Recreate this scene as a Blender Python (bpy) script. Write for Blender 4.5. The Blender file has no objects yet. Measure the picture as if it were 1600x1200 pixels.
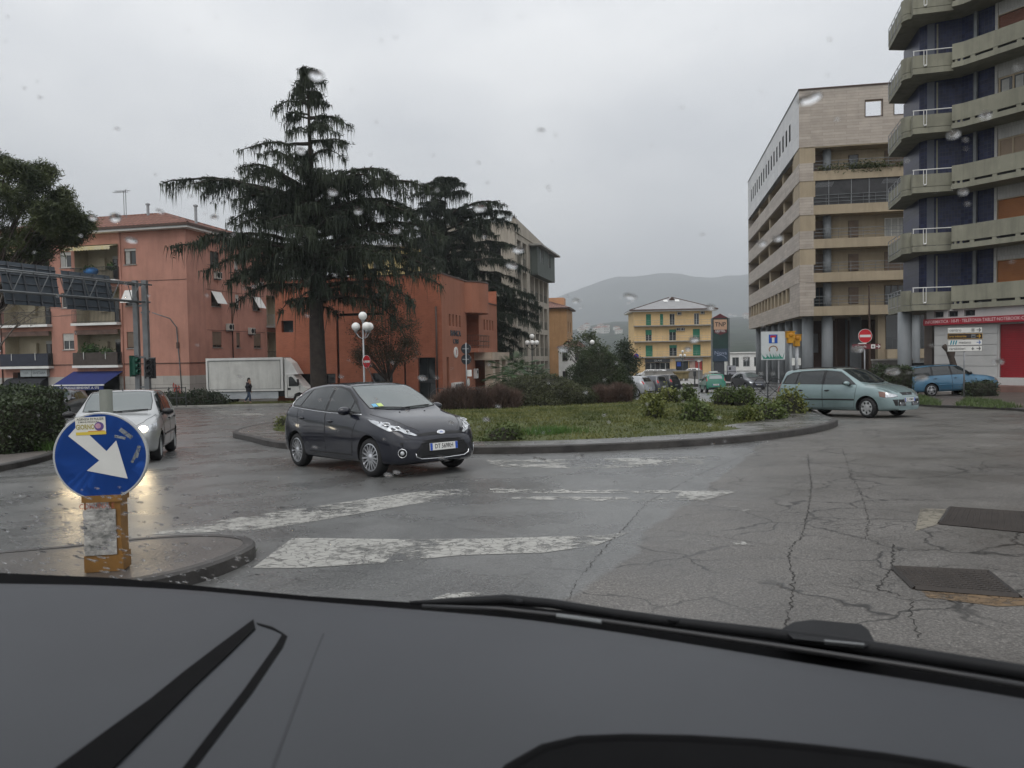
import bpy, bmesh, math, random
import numpy as np
from mathutils import Vector, Matrix
from mathutils.bvhtree import BVHTree
from mathutils.geometry import delaunay_2d_cdt, tessellate_polygon
random.seed(7)
RNG = np.random.default_rng(7)
R = math.radians
scene = bpy.context.scene
COL = scene.collection
# ------------------------------------------------------------------ camera
FPX = 1200.0                      # focal length in pixels of the 1600 px wide photograph
PITCH, ROLL, CAMH = 0.036, 0.0165, 1.43
Fw = Vector((0, math.cos(PITCH), -math.sin(PITCH)))
U0 = Vector((0, math.sin(PITCH), math.cos(PITCH)))
R0 = Vector((1, 0, 0))
RC = R0 * math.cos(ROLL) - U0 * math.sin(ROLL)
UC = R0 * math.sin(ROLL) + U0 * math.cos(ROLL)
EYE = Vector((0, 0, CAMH))
cam_data = bpy.data.cameras.new("camera")
cam = bpy.data.objects.new("camera", cam_data)
COL.objects.link(cam)
cam_data.sensor_width = 36.0
cam_data.lens = 36.0 * FPX / 1600.0
cam_data.clip_start = 0.02
cam_data.clip_end = 30000
cam_data.dof.use_dof = True
cam_data.dof.focus_distance = 24.0
cam_data.dof.aperture_fstop = 8.0
M = Matrix((RC, UC, -Fw)).transposed().to_4x4()
M.translation = EYE
cam.matrix_world = M
scene.camera = cam
# ------------------------------------------------------------------ sky, sun, exposure
SUN_EL, SUN_AZ = R(58), R(200)
world = bpy.data.worlds.new("World")
scene.world = world
world.use_nodes = True
wn, wl = world.node_tree.nodes, world.node_tree.links
wn.clear()
w_out = wn.new("ShaderNodeOutputWorld")
w_bg = wn.new("ShaderNodeBackground")
w_bg.inputs["Strength"].default_value = 0.1
wl.new(w_bg.outputs[0], w_out.inputs[0])
sky = wn.new("ShaderNodeTexSky")
sky.sky_type = 'NISHITA'
sky.sun_disc = False
sky.sun_elevation = SUN_EL
sky.sun_rotation = SUN_AZ
sky.dust_density = 4.0
tc = wn.new("ShaderNodeTexCoord")
mp = wn.new("ShaderNodeMapping")
mp.inputs["Scale"].default_value = (1.0, 1.0, 2.2)
mp.inputs["Location"].default_value = (3.1, 0.4, 1.7)
wl.new(tc.outputs["Generated"], mp.inputs[0])
nz = wn.new("ShaderNodeTexNoise")
nz.inputs["Scale"].default_value = 2.3
nz.inputs["Detail"].default_value = 6.0
nz.inputs["Roughness"].default_value = 0.5
wl.new(mp.outputs[0], nz.inputs["Vector"])
cr = wn.new("ShaderNodeValToRGB")             # overcast deck: grey to pale cloud
cr.color_ramp.elements[0].position = 0.36
cr.color_ramp.elements[0].color = (0.80, 0.825, 0.865, 1)
cr.color_ramp.elements[1].position = 0.64
cr.color_ramp.elements[1].color = (1.10, 1.11, 1.12, 1)
wl.new(nz.outputs["Fac"], cr.inputs[0])
sx = wn.new("ShaderNodeSeparateXYZ")
wl.new(tc.outputs["Generated"], sx.inputs[0])
el = wn.new("ShaderNodeMapRange")             # overcast sky: brighter towards the zenith
el.interpolation_type = 'SMOOTHSTEP'
el.inputs["From Min"].default_value = 0.0
el.inputs["From Max"].default_value = 1.0
el.inputs["To Min"].default_value = 6.6
el.inputs["To Max"].default_value = 10.5
wl.new(sx.outputs["Z"], el.inputs["Value"])
mul = wn.new("ShaderNodeVectorMath")
mul.operation = 'SCALE'
wl.new(cr.outputs[0], mul.inputs[0])
wl.new(el.outputs[0], mul.inputs["Scale"])
mixs = wn.new("ShaderNodeMix")
mixs.data_type = 'RGBA'
mixs.inputs["Factor"].default_value = 0.94
wl.new(sky.outputs[0], mixs.inputs["A"])
wl.new(mul.outputs[0], mixs.inputs["B"])
wl.new(mixs.outputs["Result"], w_bg.inputs["Color"])
sun_data = bpy.data.lights.new("sun", 'SUN')
sun_data.energy = 0.8
sun_data.angle = R(40)
sun_data.color = (1.0, 0.97, 0.93)
sun = bpy.data.objects.new("sun", sun_data)
COL.objects.link(sun)
sd = Vector((math.sin(SUN_AZ) * math.cos(SUN_EL), math.cos(SUN_AZ) * math.cos(SUN_EL), math.sin(SUN_EL)))
sun.rotation_euler = sd.to_track_quat('Z', 'Y').to_euler()
vs = scene.view_settings
vs.view_transform = 'Standard'
vs.look = 'None'
vs.gamma = 1.0
vs.use_curve_mapping = False
vs.exposure = 0.45
scene.cycles.use_denoising = True
scene.cycles.max_bounces = 6
scene.cycles.diffuse_bounces = 3
scene.cycles.glossy_bounces = 3
scene.cycles.transmission_bounces = 3
scene.cycles.transparent_max_bounces = 12
scene.cycles.caustics_reflective = False
scene.cycles.caustics_refractive = False
# ------------------------------------------------------------------ terrain and pixel helpers
def gz(x, y):
 """height of the ground: the square falls gently away from the camera and tilts up to the right"""
 zx = 0.0135 * max(-45.0, min(45.0, x))
 if x < 0 and y > 25: zx *= 1 - 0.8 * min(1.0, (y - 25) / 25)
 if y < -8: zy = 0.248
 elif y < 65: zy = -0.031 * y
 elif y < 170: zy = -2.015 - 0.0142 * (y - 65)
 else: zy = -3.506
 return zx + zy
def ray(px, py):
 return Fw + RC * ((px - 800) / FPX) + UC * ((600 - py) / FPX)
def at(px, py, Y):
 d = ray(px, py)
 return EYE + d * (Y / d.y)
def ground(px, py, dz=0.0):
 d = ray(px, py)
 lo, hi = 0.5, 400.0
 for _ in range(60):
  t = 0.5 * (lo + hi)
  p = EYE + d * t
  if p.z > gz(p.x, p.y) + dz: lo = t
  else: hi = t
 p = EYE + d * lo
 return Vector((p.x, p.y, gz(p.x, p.y) + dz))
def base(px, Y, dz=0.0):
 """ground point at distance Y seen at column px"""
 x = at(px, 590, Y).x
 return Vector((x, Y, gz(x, Y) + dz))
# ------------------------------------------------------------------ mesh builder
class MB:
 def __init__(s):
  s.v, s.f, s.m = [], [], []
 def add(s, verts, faces, mi=0, T=None):
  o = len(s.v)
  if T is not None: verts = [T @ Vector(p) for p in verts]
  s.v.extend(tuple(p) for p in verts)
  s.f.extend(tuple(i + o for i in f) for f in faces)
  s.m.extend([mi] * len(faces))
  return s
 def box(s, c, d, rz=0.0, mi=0, T=None, taper=1.0):
  hx, hy, hz = d[0] / 2, d[1] / 2, d[2] / 2
  P = []
  for z, k in ((-hz, 1.0), (hz, taper)):
   for x, y in ((-hx, -hy), (hx, -hy), (hx, hy), (-hx, hy)):
    P.append(Vector((x * k, y * k, z)))
  if rz:
   q = Matrix.Rotation(rz, 3, 'Z')
   P = [q @ p for p in P]
  P = [p + Vector(c) for p in P]
  return s.add(P, [(0, 3, 2, 1), (4, 5, 6, 7), (0, 1, 5, 4), (1, 2, 6, 5), (2, 3, 7, 6), (3, 0, 4, 7)], mi, T)
 def b2(s, x0, x1, y0, y1, z0, z1, mi=0, T=None):
  return s.box(((x0 + x1) / 2, (y0 + y1) / 2, (z0 + z1) / 2), (abs(x1 - x0), abs(y1 - y0), abs(z1 - z0)), 0, mi, T)
 def quad(s, a, b, c, d, mi=0, T=None):
  return s.add([a, b, c, d], [(0, 1, 2, 3)], mi, T)
 def tube(s, pts, r, n=8, mi=0, T=None, caps=True):
  pts = [Vector(p) for p in pts]
  rs = r if isinstance(r, (list, tuple)) else [r] * len(pts)
  V, F = [], []
  up = Vector((0.013, 0.021, 1.0))
  prev = None
  for i, p in enumerate(pts):
   t = (pts[min(i + 1, len(pts) - 1)] - pts[max(i - 1, 0)])
   if t.length < 1e-9: t = Vector((0, 0, 1))
   t.normalize()
   a = t.cross(up if abs(t.z) < 0.95 else Vector((1, 0.01, 0))) if prev is None else prev - t * prev.dot(t)
   if a.length < 1e-6: a = t.orthogonal()
   a.normalize(); prev = a
   b = t.cross(a)
   for k in range(n):
    w = 2 * math.pi * k / n
    V.append(p + (a * math.cos(w) + b * math.sin(w)) * rs[i])
  for i in range(len(pts) - 1):
   for k in range(n):
    k2 = (k + 1) % n
    F.append((i * n + k, i * n + k2, (i + 1) * n + k2, (i + 1) * n + k))
  if caps:
   F.append(tuple(range(n - 1, -1, -1)))
   F.append(tuple((len(pts) - 1) * n + k for k in range(n)))
  return s.add(V, F, mi, T)
 def lathe(s, prof, n=16, mi=0, T=None, axis='Z', cap=True):
  """prof: (radius, height) pairs turned about the axis"""
  V, F = [], []
  for (r, h) in prof:
   for k in range(n):
    w = 2 * math.pi * k / n
    x, y = r * math.cos(w), r * math.sin(w)
    V.append((x, y, h) if axis == 'Z' else (x, h, y))
  for i in range(len(prof) - 1):
   for k in range(n):
    k2 = (k + 1) % n
    F.append((i * n + k, i * n + k2, (i + 1) * n + k2, (i + 1) * n + k))
  if cap and prof[0][0] > 1e-6: F.append(tuple(range(n - 1, -1, -1)))
  if cap and prof[-1][0] > 1e-6: F.append(tuple((len(prof) - 1) * n + k for k in range(n)))
  return s.add(V, F, mi, T)
 def ball(s, c, r, n=12, m=8, mi=0, T=None):
  rx, ry, rz = r if isinstance(r, (tuple, list)) else (r, r, r)
  V, F = [], []
  for i in range(m + 1):
   ph = math.pi * i / m
   for k in range(n):
    w = 2 * math.pi * k / n
    V.append((c[0] + rx * math.sin(ph) * math.cos(w), c[1] + ry * math.sin(ph) * math.sin(w), c[2] - rz * math.cos(ph)))
  for i in range(m):
   for k in range(n):
    k2 = (k + 1) % n
    F.append((i * n + k, i * n + k2, (i + 1) * n + k2, (i + 1) * n + k))
  return s.add(V, F, mi, T)
 def prism(s, poly, z0, z1, mi=0, T=None):
  """2-D polygon (ccw) extruded along local z; T maps it into place"""
  n = len(poly)
  V = [(p[0], p[1], z0) for p in poly] + [(p[0], p[1], z1) for p in poly]
  tri = tessellate_polygon([[Vector((p[0], p[1], 0)) for p in poly]])
  F = [tuple(i + n for i in t) for t in tri] + [tuple(reversed(t)) for t in tri]
  F += [(i, (i + 1) % n, (i + 1) % n + n, i + n) for i in range(n)]
  return s.add(V, F, mi, T)
 def build(s, name, mats, parent=None, smooth=False, loc=None, rz=0.0, flat_angle=None):
  me = bpy.data.meshes.new(name)
  me.from_pydata(s.v, [], s.f)
  mats = mats if isinstance(mats, (list, tuple)) else [mats]
  for m in mats: me.materials.append(m)
  if len(mats) > 1:
   me.polygons.foreach_set("material_index", s.m)
  if smooth:
   me.polygons.foreach_set("use_smooth", [True] * len(me.polygons))
   if flat_angle is not None:
    me.set_sharp_from_angle(angle=flat_angle)
  me.update()
  return link(name, me, parent, loc, rz)
def link(name, me, parent=None, loc=None, rz=0.0):
 o = bpy.data.objects.new(name, me)
 COL.objects.link(o)
 if parent is not None: o.parent = parent
 if loc is not None: o.location = loc
 if rz: o.rotation_euler = (0, 0, rz)
 return o
def thing(name, label, cat, loc=(0, 0, 0), rz=0.0, group=None):
 o = bpy.data.objects.new(name, None)
 COL.objects.link(o)
 o.location = loc
 o.rotation_euler = (0, 0, rz)
 o.empty_display_size = 0.2
 return tag(o, label, cat, group)
def tag(o, label, cat, group=None):
 o["label"] = label
 o["category"] = cat
 if group: o["group"] = group
 return o
def pivot(name, parent, loc=(0, 0, 0), rz=0.0):
 o = bpy.data.objects.new(name, None)
 COL.objects.link(o)
 o.parent = parent
 o.location = loc
 o.rotation_euler = (0, 0, rz)
 o.empty_display_size = 0.1
 return o
def structure(o):
 o["kind"] = "structure"
 return o
def stuff(o):
 o["kind"] = "stuff"
 return o
KIDS = {}
def copy_thing(root, loc, rz=0.0, label=None, scale=None):
 """copy a thing with its parts and sub-parts, sharing mesh data"""
 ch = {}
 for o in list(COL.objects):
  if o.parent is not None: ch.setdefault(o.parent.name, []).append(o)
 def rec(o, par):
  c = o.copy()
  COL.objects.link(c)
  if par is not None: c.parent = par
  for k in ch.get(o.name, []): rec(k, c)
  return c
 c = rec(root, None)
 c.location = loc
 c.rotation_euler = (0, 0, rz)
 if scale: c.scale = scale if isinstance(scale, (tuple, list)) else (scale,) * 3
 if label: c["label"] = label
 return c
def np_tris(name, V, mat, parent=None, k=3):
 """mesh of separate k-gons from an (n*k, 3) array"""
 n = len(V) // k
 me = bpy.data.meshes.new(name)
 me.vertices.add(n * k)
 me.vertices.foreach_set("co", np.ascontiguousarray(V, dtype=np.float32).ravel())
 me.loops.add(n * k)
 me.loops.foreach_set("vertex_index", np.arange(n * k, dtype=np.int32))
 me.polygons.add(n)
 me.polygons.foreach_set("loop_start", np.arange(0, n * k, k, dtype=np.int32))
 me.update(calc_edges=True)
 me.materials.append(mat)
 return link(name, me, parent)
TXT = {}
def text(mb, s, size, T, mi=0, align='CENTER', bold=0.0, depth=0.0, sx=1.0):
 """lettering added to a builder as flat mesh; T places local x right, y up, z out"""
 key = (s, align, bold, depth)
 if key not in TXT:
  cu = bpy.data.curves.new("lettering", 'FONT')
  cu.body = s
  cu.size = 1.0
  cu.align_x = align
  cu.align_y = 'CENTER'
  cu.offset = bold
  cu.extrude = depth
  cu.resolution_u = 2
  ob = bpy.data.objects.new("lettering", cu)
  COL.objects.link(ob)
  dg = bpy.context.evaluated_depsgraph_get()
  me = ob.evaluated_get(dg).to_mesh()
  TXT[key] = ([v.co.copy() for v in me.vertices], [tuple(p.vertices) for p in me.polygons])
  ob.evaluated_get(dg).to_mesh_clear()
  bpy.data.objects.remove(ob)
  bpy.data.curves.remove(cu)
 V, F = TXT[key]
 mb.add([(v.x * size * sx, v.y * size, v.z) for v in V], F, mi, T)
def frame_xz(o, right=(1, 0, 0), up=(0, 0, 1)):
 """matrix whose local x is right, y is up, z points out to the viewer"""
 r, u = Vector(right).normalized(), Vector(up).normalized()
 n = r.cross(u)
 m = Matrix((r, u, n)).transposed().to_4x4()
 m.translation = Vector(o)
 return m
# ------------------------------------------------------------------ materials
def _new(name):
 m = bpy.data.materials.new(name)
 m.use_nodes = True
 nt = m.node_tree
 return m, nt.nodes, nt.links, nt.nodes["Principled BSDF"]
def _noise(n, l, scale, detail=4, vec=None, rough=0.55, sc=None):
 t = n.new("ShaderNodeTexNoise")
 t.inputs["Scale"].default_value = scale
 t.inputs["Detail"].default_value = detail
 t.inputs["Roughness"].default_value = rough
 if vec is not None:
  if sc is not None:
   mpn = n.new("ShaderNodeMapping")
   mpn.inputs["Scale"].default_value = sc
   l.new(vec, mpn.inputs[0])
   l.new(mpn.outputs[0], t.inputs["Vector"])
  else:
   l.new(vec, t.inputs["Vector"])
 return t
def _ramp(n, l, fac, stops):
 r = n.new("ShaderNodeValToRGB")
 e = r.color_ramp.elements
 while len(e) < len(stops): e.new(0.5)
 for i, (p, c) in enumerate(stops):
  e[i].position = p
  e[i].color = (c[0], c[1], c[2], 1) if hasattr(c, '__len__') else (c, c, c, 1)
 l.new(fac, r.inputs[0])
 return r
def _mix(n, l, fac, a, b, mode='MIX'):
 m = n.new("ShaderNodeMix")
 m.data_type = 'RGBA'
 m.blend_type = mode
 for sock, val in (("Factor", fac), ("A", a), ("B", b)):
  i = m.inputs[sock] if sock != "Factor" else m.inputs[0]
  if sock == "A": i = m.inputs[6]
  if sock == "B": i = m.inputs[7]
  if hasattr(val, 'is_linked'): l.new(val, i)
  elif hasattr(val, '__len__'): i.default_value = (val[0], val[1], val[2], 1)
  else: i.default_value = val
 return m.outputs[2]
def _bump(n, l, bsdf, h, strength, dist=0.02):
 b = n.new("ShaderNodeBump")
 b.inputs["Strength"].default_value = strength
 b.inputs["Distance"].default_value = dist
 l.new(h, b.inputs["Height"])
 l.new(b.outputs[0], bsdf.inputs["Normal"])
 return b
def pmat(name, col, rough=0.7, var=0.16, scale=1.5, bump=0.0, bscale=30, metal=0.0, spec=0.4, streak=0.0, coat=0.0, ior=1.5, dirt=0.0, emit=None, trans=0.0):
 m, n, l, b = _new(name)
 tcn = n.new("ShaderNodeTexCoord")
 vec = tcn.outputs["Object"]
 geo = n.new("ShaderNodeNewGeometry")
 pos = geo.outputs["Position"]
 c = tuple(col)
 out = None
 if var > 0:
  t = _noise(n, l, scale, 5, pos)
  lo = tuple(max(0, k * (1 - var)) for k in c)
  hi = tuple(min(1, k * (1 + var)) for k in c)
  out = _ramp(n, l, t.outputs["Fac"], [(0.3, lo), (0.7, hi)]).outputs[0]
 if streak > 0:
  t2 = _noise(n, l, 1.0, 6, pos, 0.65, (2.2, 2.2, 0.25))
  f = _ramp(n, l, t2.outputs["Fac"], [(0.45, 1.0), (0.72, 1.0 - streak)]).outputs[0]
  out = _mix(n, l, 1.0, out if out is not None else c, f, 'MULTIPLY')
 if dirt > 0:
  t3 = _noise(n, l, 0.7, 8, pos, 0.7)
  f = _ramp(n, l, t3.outputs["Fac"], [(0.42, 1.0), (0.65, 1.0 - dirt)]).outputs[0]
  out = _mix(n, l, 1.0, out if out is not None else c, f, 'MULTIPLY')
 if out is None: b.inputs["Base Color"].default_value = (*c, 1)
 else: l.new(out, b.inputs["Base Color"])
 b.inputs["Roughness"].default_value = rough
 b.inputs["Metallic"].default_value = metal
 b.inputs["IOR"].default_value = ior
 b.inputs["Specular IOR Level"].default_value = spec
 b.inputs["Coat Weight"].default_value = coat
 b.inputs["Coat Roughness"].default_value = 0.04
 if trans: b.inputs["Transmission Weight"].default_value = trans
 if bump > 0:
  tb = _noise(n, l, bscale, 5, pos)
  _bump(n, l, b, tb.outputs["Fac"], bump)
 if emit:
  b.inputs["Emission Color"].default_value = (*emit[0], 1)
  b.inputs["Emission Strength"].default_value = emit[1]
 return m
def leafmat(name, c_lo, c_hi, scale=1.2, rough=0.55, trans=0.25):
 m, n, l, b = _new(name)
 geo = n.new("ShaderNodeNewGeometry")
 t = _noise(n, l, scale, 3, geo.outputs["Position"])
 t2 = _noise(n, l, scale * 14, 2, geo.outputs["Position"])
 a = n.new("ShaderNodeMath"); a.operation = 'MULTIPLY_ADD'
 l.new(t2.outputs["Fac"], a.inputs[0]); a.inputs[1].default_value = 0.55
 l.new(t.outputs["Fac"], a.inputs[2])
 r = _ramp(n, l, a.outputs[0], [(0.55, c_lo), (1.0, c_hi)])
 l.new(r.outputs[0], b.inputs["Base Color"])
 b.inputs["Roughness"].default_value = rough
 b.inputs["Specular IOR Level"].default_value = 0.35
 tr = n.new("ShaderNodeBsdfTranslucent")
 l.new(r.outputs[0], tr.inputs["Color"])
 ms = n.new("ShaderNodeMixShader")
 ms.inputs[0].default_value = trans
 l.new(b.outputs[0], ms.inputs[1])
 l.new(tr.outputs[0], ms.inputs[2])
 l.new(ms.outputs[0], n["Material Output"].inputs["Surface"])
 return m
def brickmat(name, c1, c2, mortar, w, h, msize=0.01, rough=0.6, axis='XZ', bias=0.0, bump=0.3, off=0.5, var=0.12, spec=0.5):
 """coursed cladding in the object's own coordinates (x along the wall, z up)"""
 m, n, l, b = _new(name)
 tcn = n.new("ShaderNodeTexCoord")
 sp = n.new("ShaderNodeSeparateXYZ")
 l.new(tcn.outputs["Object"], sp.inputs[0])
 cb = n.new("ShaderNodeCombineXYZ")
 if axis == 'XZ':
  l.new(sp.outputs["X"], cb.inputs[0])
 elif axis == 'YZ':
  l.new(sp.outputs["Y"], cb.inputs[0])
 else:                                   # both faces of a box: x + y
  a = n.new("ShaderNodeMath"); a.operation = 'ADD'
  l.new(sp.outputs["X"], a.inputs[0]); l.new(sp.outputs["Y"], a.inputs[1])
  l.new(a.outputs[0], cb.inputs[0])
 l.new(sp.outputs["Z"], cb.inputs[1])
 t = n.new("ShaderNodeTexBrick")
 l.new(cb.outputs[0], t.inputs["Vector"])
 t.offset = off
 t.inputs["Color1"].default_value = (*c1, 1)
 t.inputs["Color2"].default_value = (*c2, 1)
 t.inputs["Mortar"].default_value = (*mortar, 1)
 t.inputs["Scale"].default_value = 1.0
 t.inputs["Mortar Size"].default_value = msize
 t.inputs["Brick Width"].default_value = w
 t.inputs["Row Height"].default_value = h
 t.inputs["Bias"].default_value = bias
 ns = _noise(n, l, 1.1, 6, tcn.outputs["Object"], 0.6)
 f = _ramp(n, l, ns.outputs["Fac"], [(0.3, 1 - var), (0.7, 1 + var)]).outputs[0]
 c = _mix(n, l, 1.0, t.outputs["Color"], f, 'MULTIPLY')
 l.new(c, b.inputs["Base Color"])
 b.inputs["Roughness"].default_value = rough
 b.inputs["Specular IOR Level"].default_value = spec
 if bump:
  inv = n.new("ShaderNodeMath"); inv.operation = 'SUBTRACT'
  inv.inputs[0].default_value = 1.0
  l.new(t.outputs["Fac"], inv.inputs[1])
  _bump(n, l, b, inv.outputs[0], bump, 0.01)
 return m
def glassmat(name, col=(0.02, 0.025, 0.028), ior=1.6, rough=0.03):
 m, n, l, b = _new(name)
 b.inputs["Base Color"].default_value = (*col, 1)
 b.inputs["Roughness"].default_value = rough
 b.inputs["IOR"].default_value = ior
 geo = n.new("ShaderNodeNewGeometry")
 t = _noise(n, l, 1.7, 2, geo.outputs["Position"])
 _bump(n, l, b, t.outputs["Fac"], 0.06, 0.05)
 return m
# ------------------------------------------------------------------ common materials
M_CONC = pmat("concrete", (0.30, 0.29, 0.27), 0.8, 0.2, 1.2, 0.25, 25, streak=0.3)
M_DKMETAL = pmat("dark_metal", (0.035, 0.037, 0.04), 0.5, 0.2, 3)
M_STEEL = pmat("grey_steel", (0.16, 0.17, 0.175), 0.45, 0.2, 2, metal=0.3)
M_GALV = pmat("galvanised_steel", (0.30, 0.31, 0.32), 0.5, 0.15, 3, metal=0.4)
M_WHITE = pmat("white_paint", (0.72, 0.72, 0.70), 0.5, 0.06, 2, dirt=0.12)
M_BLACK = pmat("black_plastic", (0.012, 0.012, 0.013), 0.5, 0.1, 5)
M_RUBBER = pmat("rubber", (0.014, 0.014, 0.015), 0.75, 0.2, 8)
M_CHROME = pmat("chrome", (0.75, 0.76, 0.78), 0.12, 0, metal=1.0)
M_GLASS = glassmat("window_glass", (0.025, 0.03, 0.032), 1.55)
M_DARK = pmat("dark_interior", (0.012, 0.012, 0.013), 0.9, 0.1, 2)
M_BARK = pmat("bark", (0.055, 0.042, 0.034), 0.9, 0.35, 5, 0.6, 18)
M_WOOD = pmat("brown_wood", (0.10, 0.055, 0.03), 0.6, 0.2, 2)
# ------------------------------------------------------------------ road surface
def road_material():
 m, n, l, b = _new("asphalt")
 geo = n.new("ShaderNodeNewGeometry")
 pos = geo.outputs["Position"]
 # where the newer, smoother strip left of the long joint lies
 A, B, C = ground(1185, 700), ground(978, 800), ground(885, 945)
 d = (C - A); nrm = Vector((-d.y, d.x, 0)).normalized()
 if nrm.x > 0: nrm = -nrm
 vm = n.new("ShaderNodeVectorMath"); vm.operation = 'DOT_PRODUCT'
 l.new(pos, vm.inputs[0]); vm.inputs[1].default_value = nrm
 wob = _noise(n, l, 0.9, 3, pos)
 ad = n.new("ShaderNodeMath"); ad.operation = 'MULTIPLY_ADD'
 l.new(wob.outputs["Fac"], ad.inputs[0]); ad.inputs[1].default_value = 0.5
 l.new(vm.outputs["Value"], ad.inputs[2])
 off = nrm.dot(A) + 0.25
 mr = n.new("ShaderNodeMapRange")
 mr.inputs["From Min"].default_value = off - 0.02
 mr.inputs["From Max"].default_value = off + 0.05
 l.new(ad.outputs[0], mr.inputs["Value"])
 near = n.new("ShaderNodeMapRange")          # the smooth strip fades out past the roundabout
 left = mr.outputs[0]
 fine = _noise(n, l, 62, 4, pos, 0.78)
 vor = n.new("ShaderNodeTexVoronoi"); vor.inputs["Scale"].default_value = 48
 l.new(pos, vor.inputs["Vector"])
 mid = _noise(n, l, 1.1, 7, pos, 0.62)
 big = _noise(n, l, 0.16, 5, pos, 0.6)
 cr_ = _ramp(n, l, fine.outputs["Fac"], [(0.30, (0.030, 0.028, 0.026)), (0.48, (0.080, 0.075, 0.069)), (0.64, (0.175, 0.165, 0.152))]).outputs[0]
 cl_ = _ramp(n, l, fine.outputs["Fac"], [(0.30, (0.055, 0.056, 0.055)), (0.5, (0.105, 0.106, 0.104)), (0.66, (0.17, 0.17, 0.165))]).outputs[0]
 c = _mix(n, l, left, cr_, cl_)
 stone = _ramp(n, l, vor.outputs["Distance"], [(0.10, 2.6), (0.26, 1.0)]).outputs[0]
 spk = _noise(n, l, 22, 2, pos)
 smask = _ramp(n, l, spk.outputs["Fac"], [(0.44, 0.0), (0.56, 1.0)]).outputs[0]
 c = _mix(n, l, _mix(n, l, 0.85, (0, 0, 0), smask), c, _mix(n, l, 1.0, c, stone, 'MULTIPLY'))
 f1 = _ramp(n, l, mid.outputs["Fac"], [(0.3, 0.76), (0.7, 1.22)]).outputs[0]
 c = _mix(n, l, 1.0, c, f1, 'MULTIPLY')
 f2 = _ramp(n, l, big.outputs["Fac"], [(0.35, 0.84), (0.68, 1.16)]).outputs[0]
 c = _mix(n, l, 1.0, c, f2, 'MULTIPLY')
 # crazing: thin cracks where the old surface has broken up
 warp = _noise(n, l, 2.2, 4, pos)
 wv = n.new("ShaderNodeVectorMath"); wv.operation = 'MULTIPLY_ADD'
 l.new(warp.outputs["Color"], wv.inputs[0]); wv.inputs[1].default_value = (0.55, 0.55, 0); l.new(pos, wv.inputs[2])
 crk = n.new("ShaderNodeTexVoronoi"); crk.feature = 'DISTANCE_TO_EDGE'; crk.inputs["Scale"].default_value = 1.15
 l.new(wv.outputs[0], crk.inputs["Vector"])
 crk2 = n.new("ShaderNodeTexVoronoi"); crk2.feature = 'DISTANCE_TO_EDGE'; crk2.inputs["Scale"].default_value = 4.5
 l.new(wv.outputs[0], crk2.inputs["Vector"])
 k1 = _ramp(n, l, crk.outputs["Distance"], [(0.004, 1.0), (0.020, 0.0)]).outputs[0]
 k2 = _ramp(n, l, crk2.outputs["Distance"], [(0.010, 1.0), (0.032, 0.0)]).outputs[0]
 zone = _noise(n, l, 0.45, 3, pos)
 z1 = _ramp(n, l, zone.outputs["Fac"], [(0.40, 0.0), (0.50, 1.0)]).outputs[0]
 z2 = _ramp(n, l, zone.outputs["Fac"], [(0.50, 0.0), (0.60, 0.8)]).outputs[0]
 kk = _mix(n, l, 1.0, _mix(n, l, 1.0, k1, z1, 'MULTIPLY'), _mix(n, l, 1.0, k2, z2, 'MULTIPLY'), 'LIGHTEN')
 lm = _ramp(n, l, left, [(0.0, 1.0), (1.0, 0.3)]).outputs[0]
 kk = _mix(n, l, 1.0, kk, lm, 'MULTIPLY')
 c = _mix(n, l, kk, c, (0.018, 0.017, 0.016))
 l.new(c, b.inputs["Base Color"])
 # rain: damp film, thicker in hollows and on the smooth strip
 wet = _noise(n, l, 0.55, 6, pos, 0.62)
 rr = _ramp(n, l, wet.outputs["Fac"], [(0.36, 0.30), (0.62, 0.56)]).outputs[0]
 rl = _ramp(n, l, wet.outputs["Fac"], [(0.36, 0.20), (0.62, 0.40)]).outputs[0]
 l.new(_mix(n, l, left, rr, rl), b.inputs["Roughness"])
 b.inputs["Specular IOR Level"].default_value = 0.42
 hb = _mix(n, l, 0.5, fine.outputs["Fac"], vor.outputs["Distance"])
 hb = _mix(n, l, kk, hb, (0, 0, 0))
 _bump(n, l, b, hb, 0.42, 0.012)
 return m
M_ROAD = road_material()
def sheet(name, xs, ys, dz, mat, fz=gz):
 mb = MB()
 nx, ny = len(xs), len(ys)
 mb.add([(x, y, fz(x, y) + dz) for y in ys for x in xs],
           [(j * nx + i, j * nx + i + 1, (j + 1) * nx + i + 1, (j + 1) * nx + i) for j in range(ny - 1) for i in range(nx - 1)])
 return structure(mb.build(name, mat, smooth=True))
M_FIELD = pmat("field_ground", (0.075, 0.085, 0.045), 0.95, 0.35, 0.05)
xs = [-7500, -5000, -3000, -1500, -700, -400, -250, -160, -110] + list(range(-80, 81, 4)) + [110, 160, 250, 400, 700, 1500, 3000, 5000, 7500]
ys = [-240, -120, -60, -30] + list(range(-12, 171, 4)) + [172, 200, 260, 340, 420]
sheet("ground", xs, ys, -0.08, M_FIELD)
sheet("road", [x * 1.0 for x in range(-90, 91, 2)], [-40, -20, -12, -8] + [y * 1.0 for y in range(-6, 175, 2)] + [180, 186], 0.0, M_ROAD)
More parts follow.
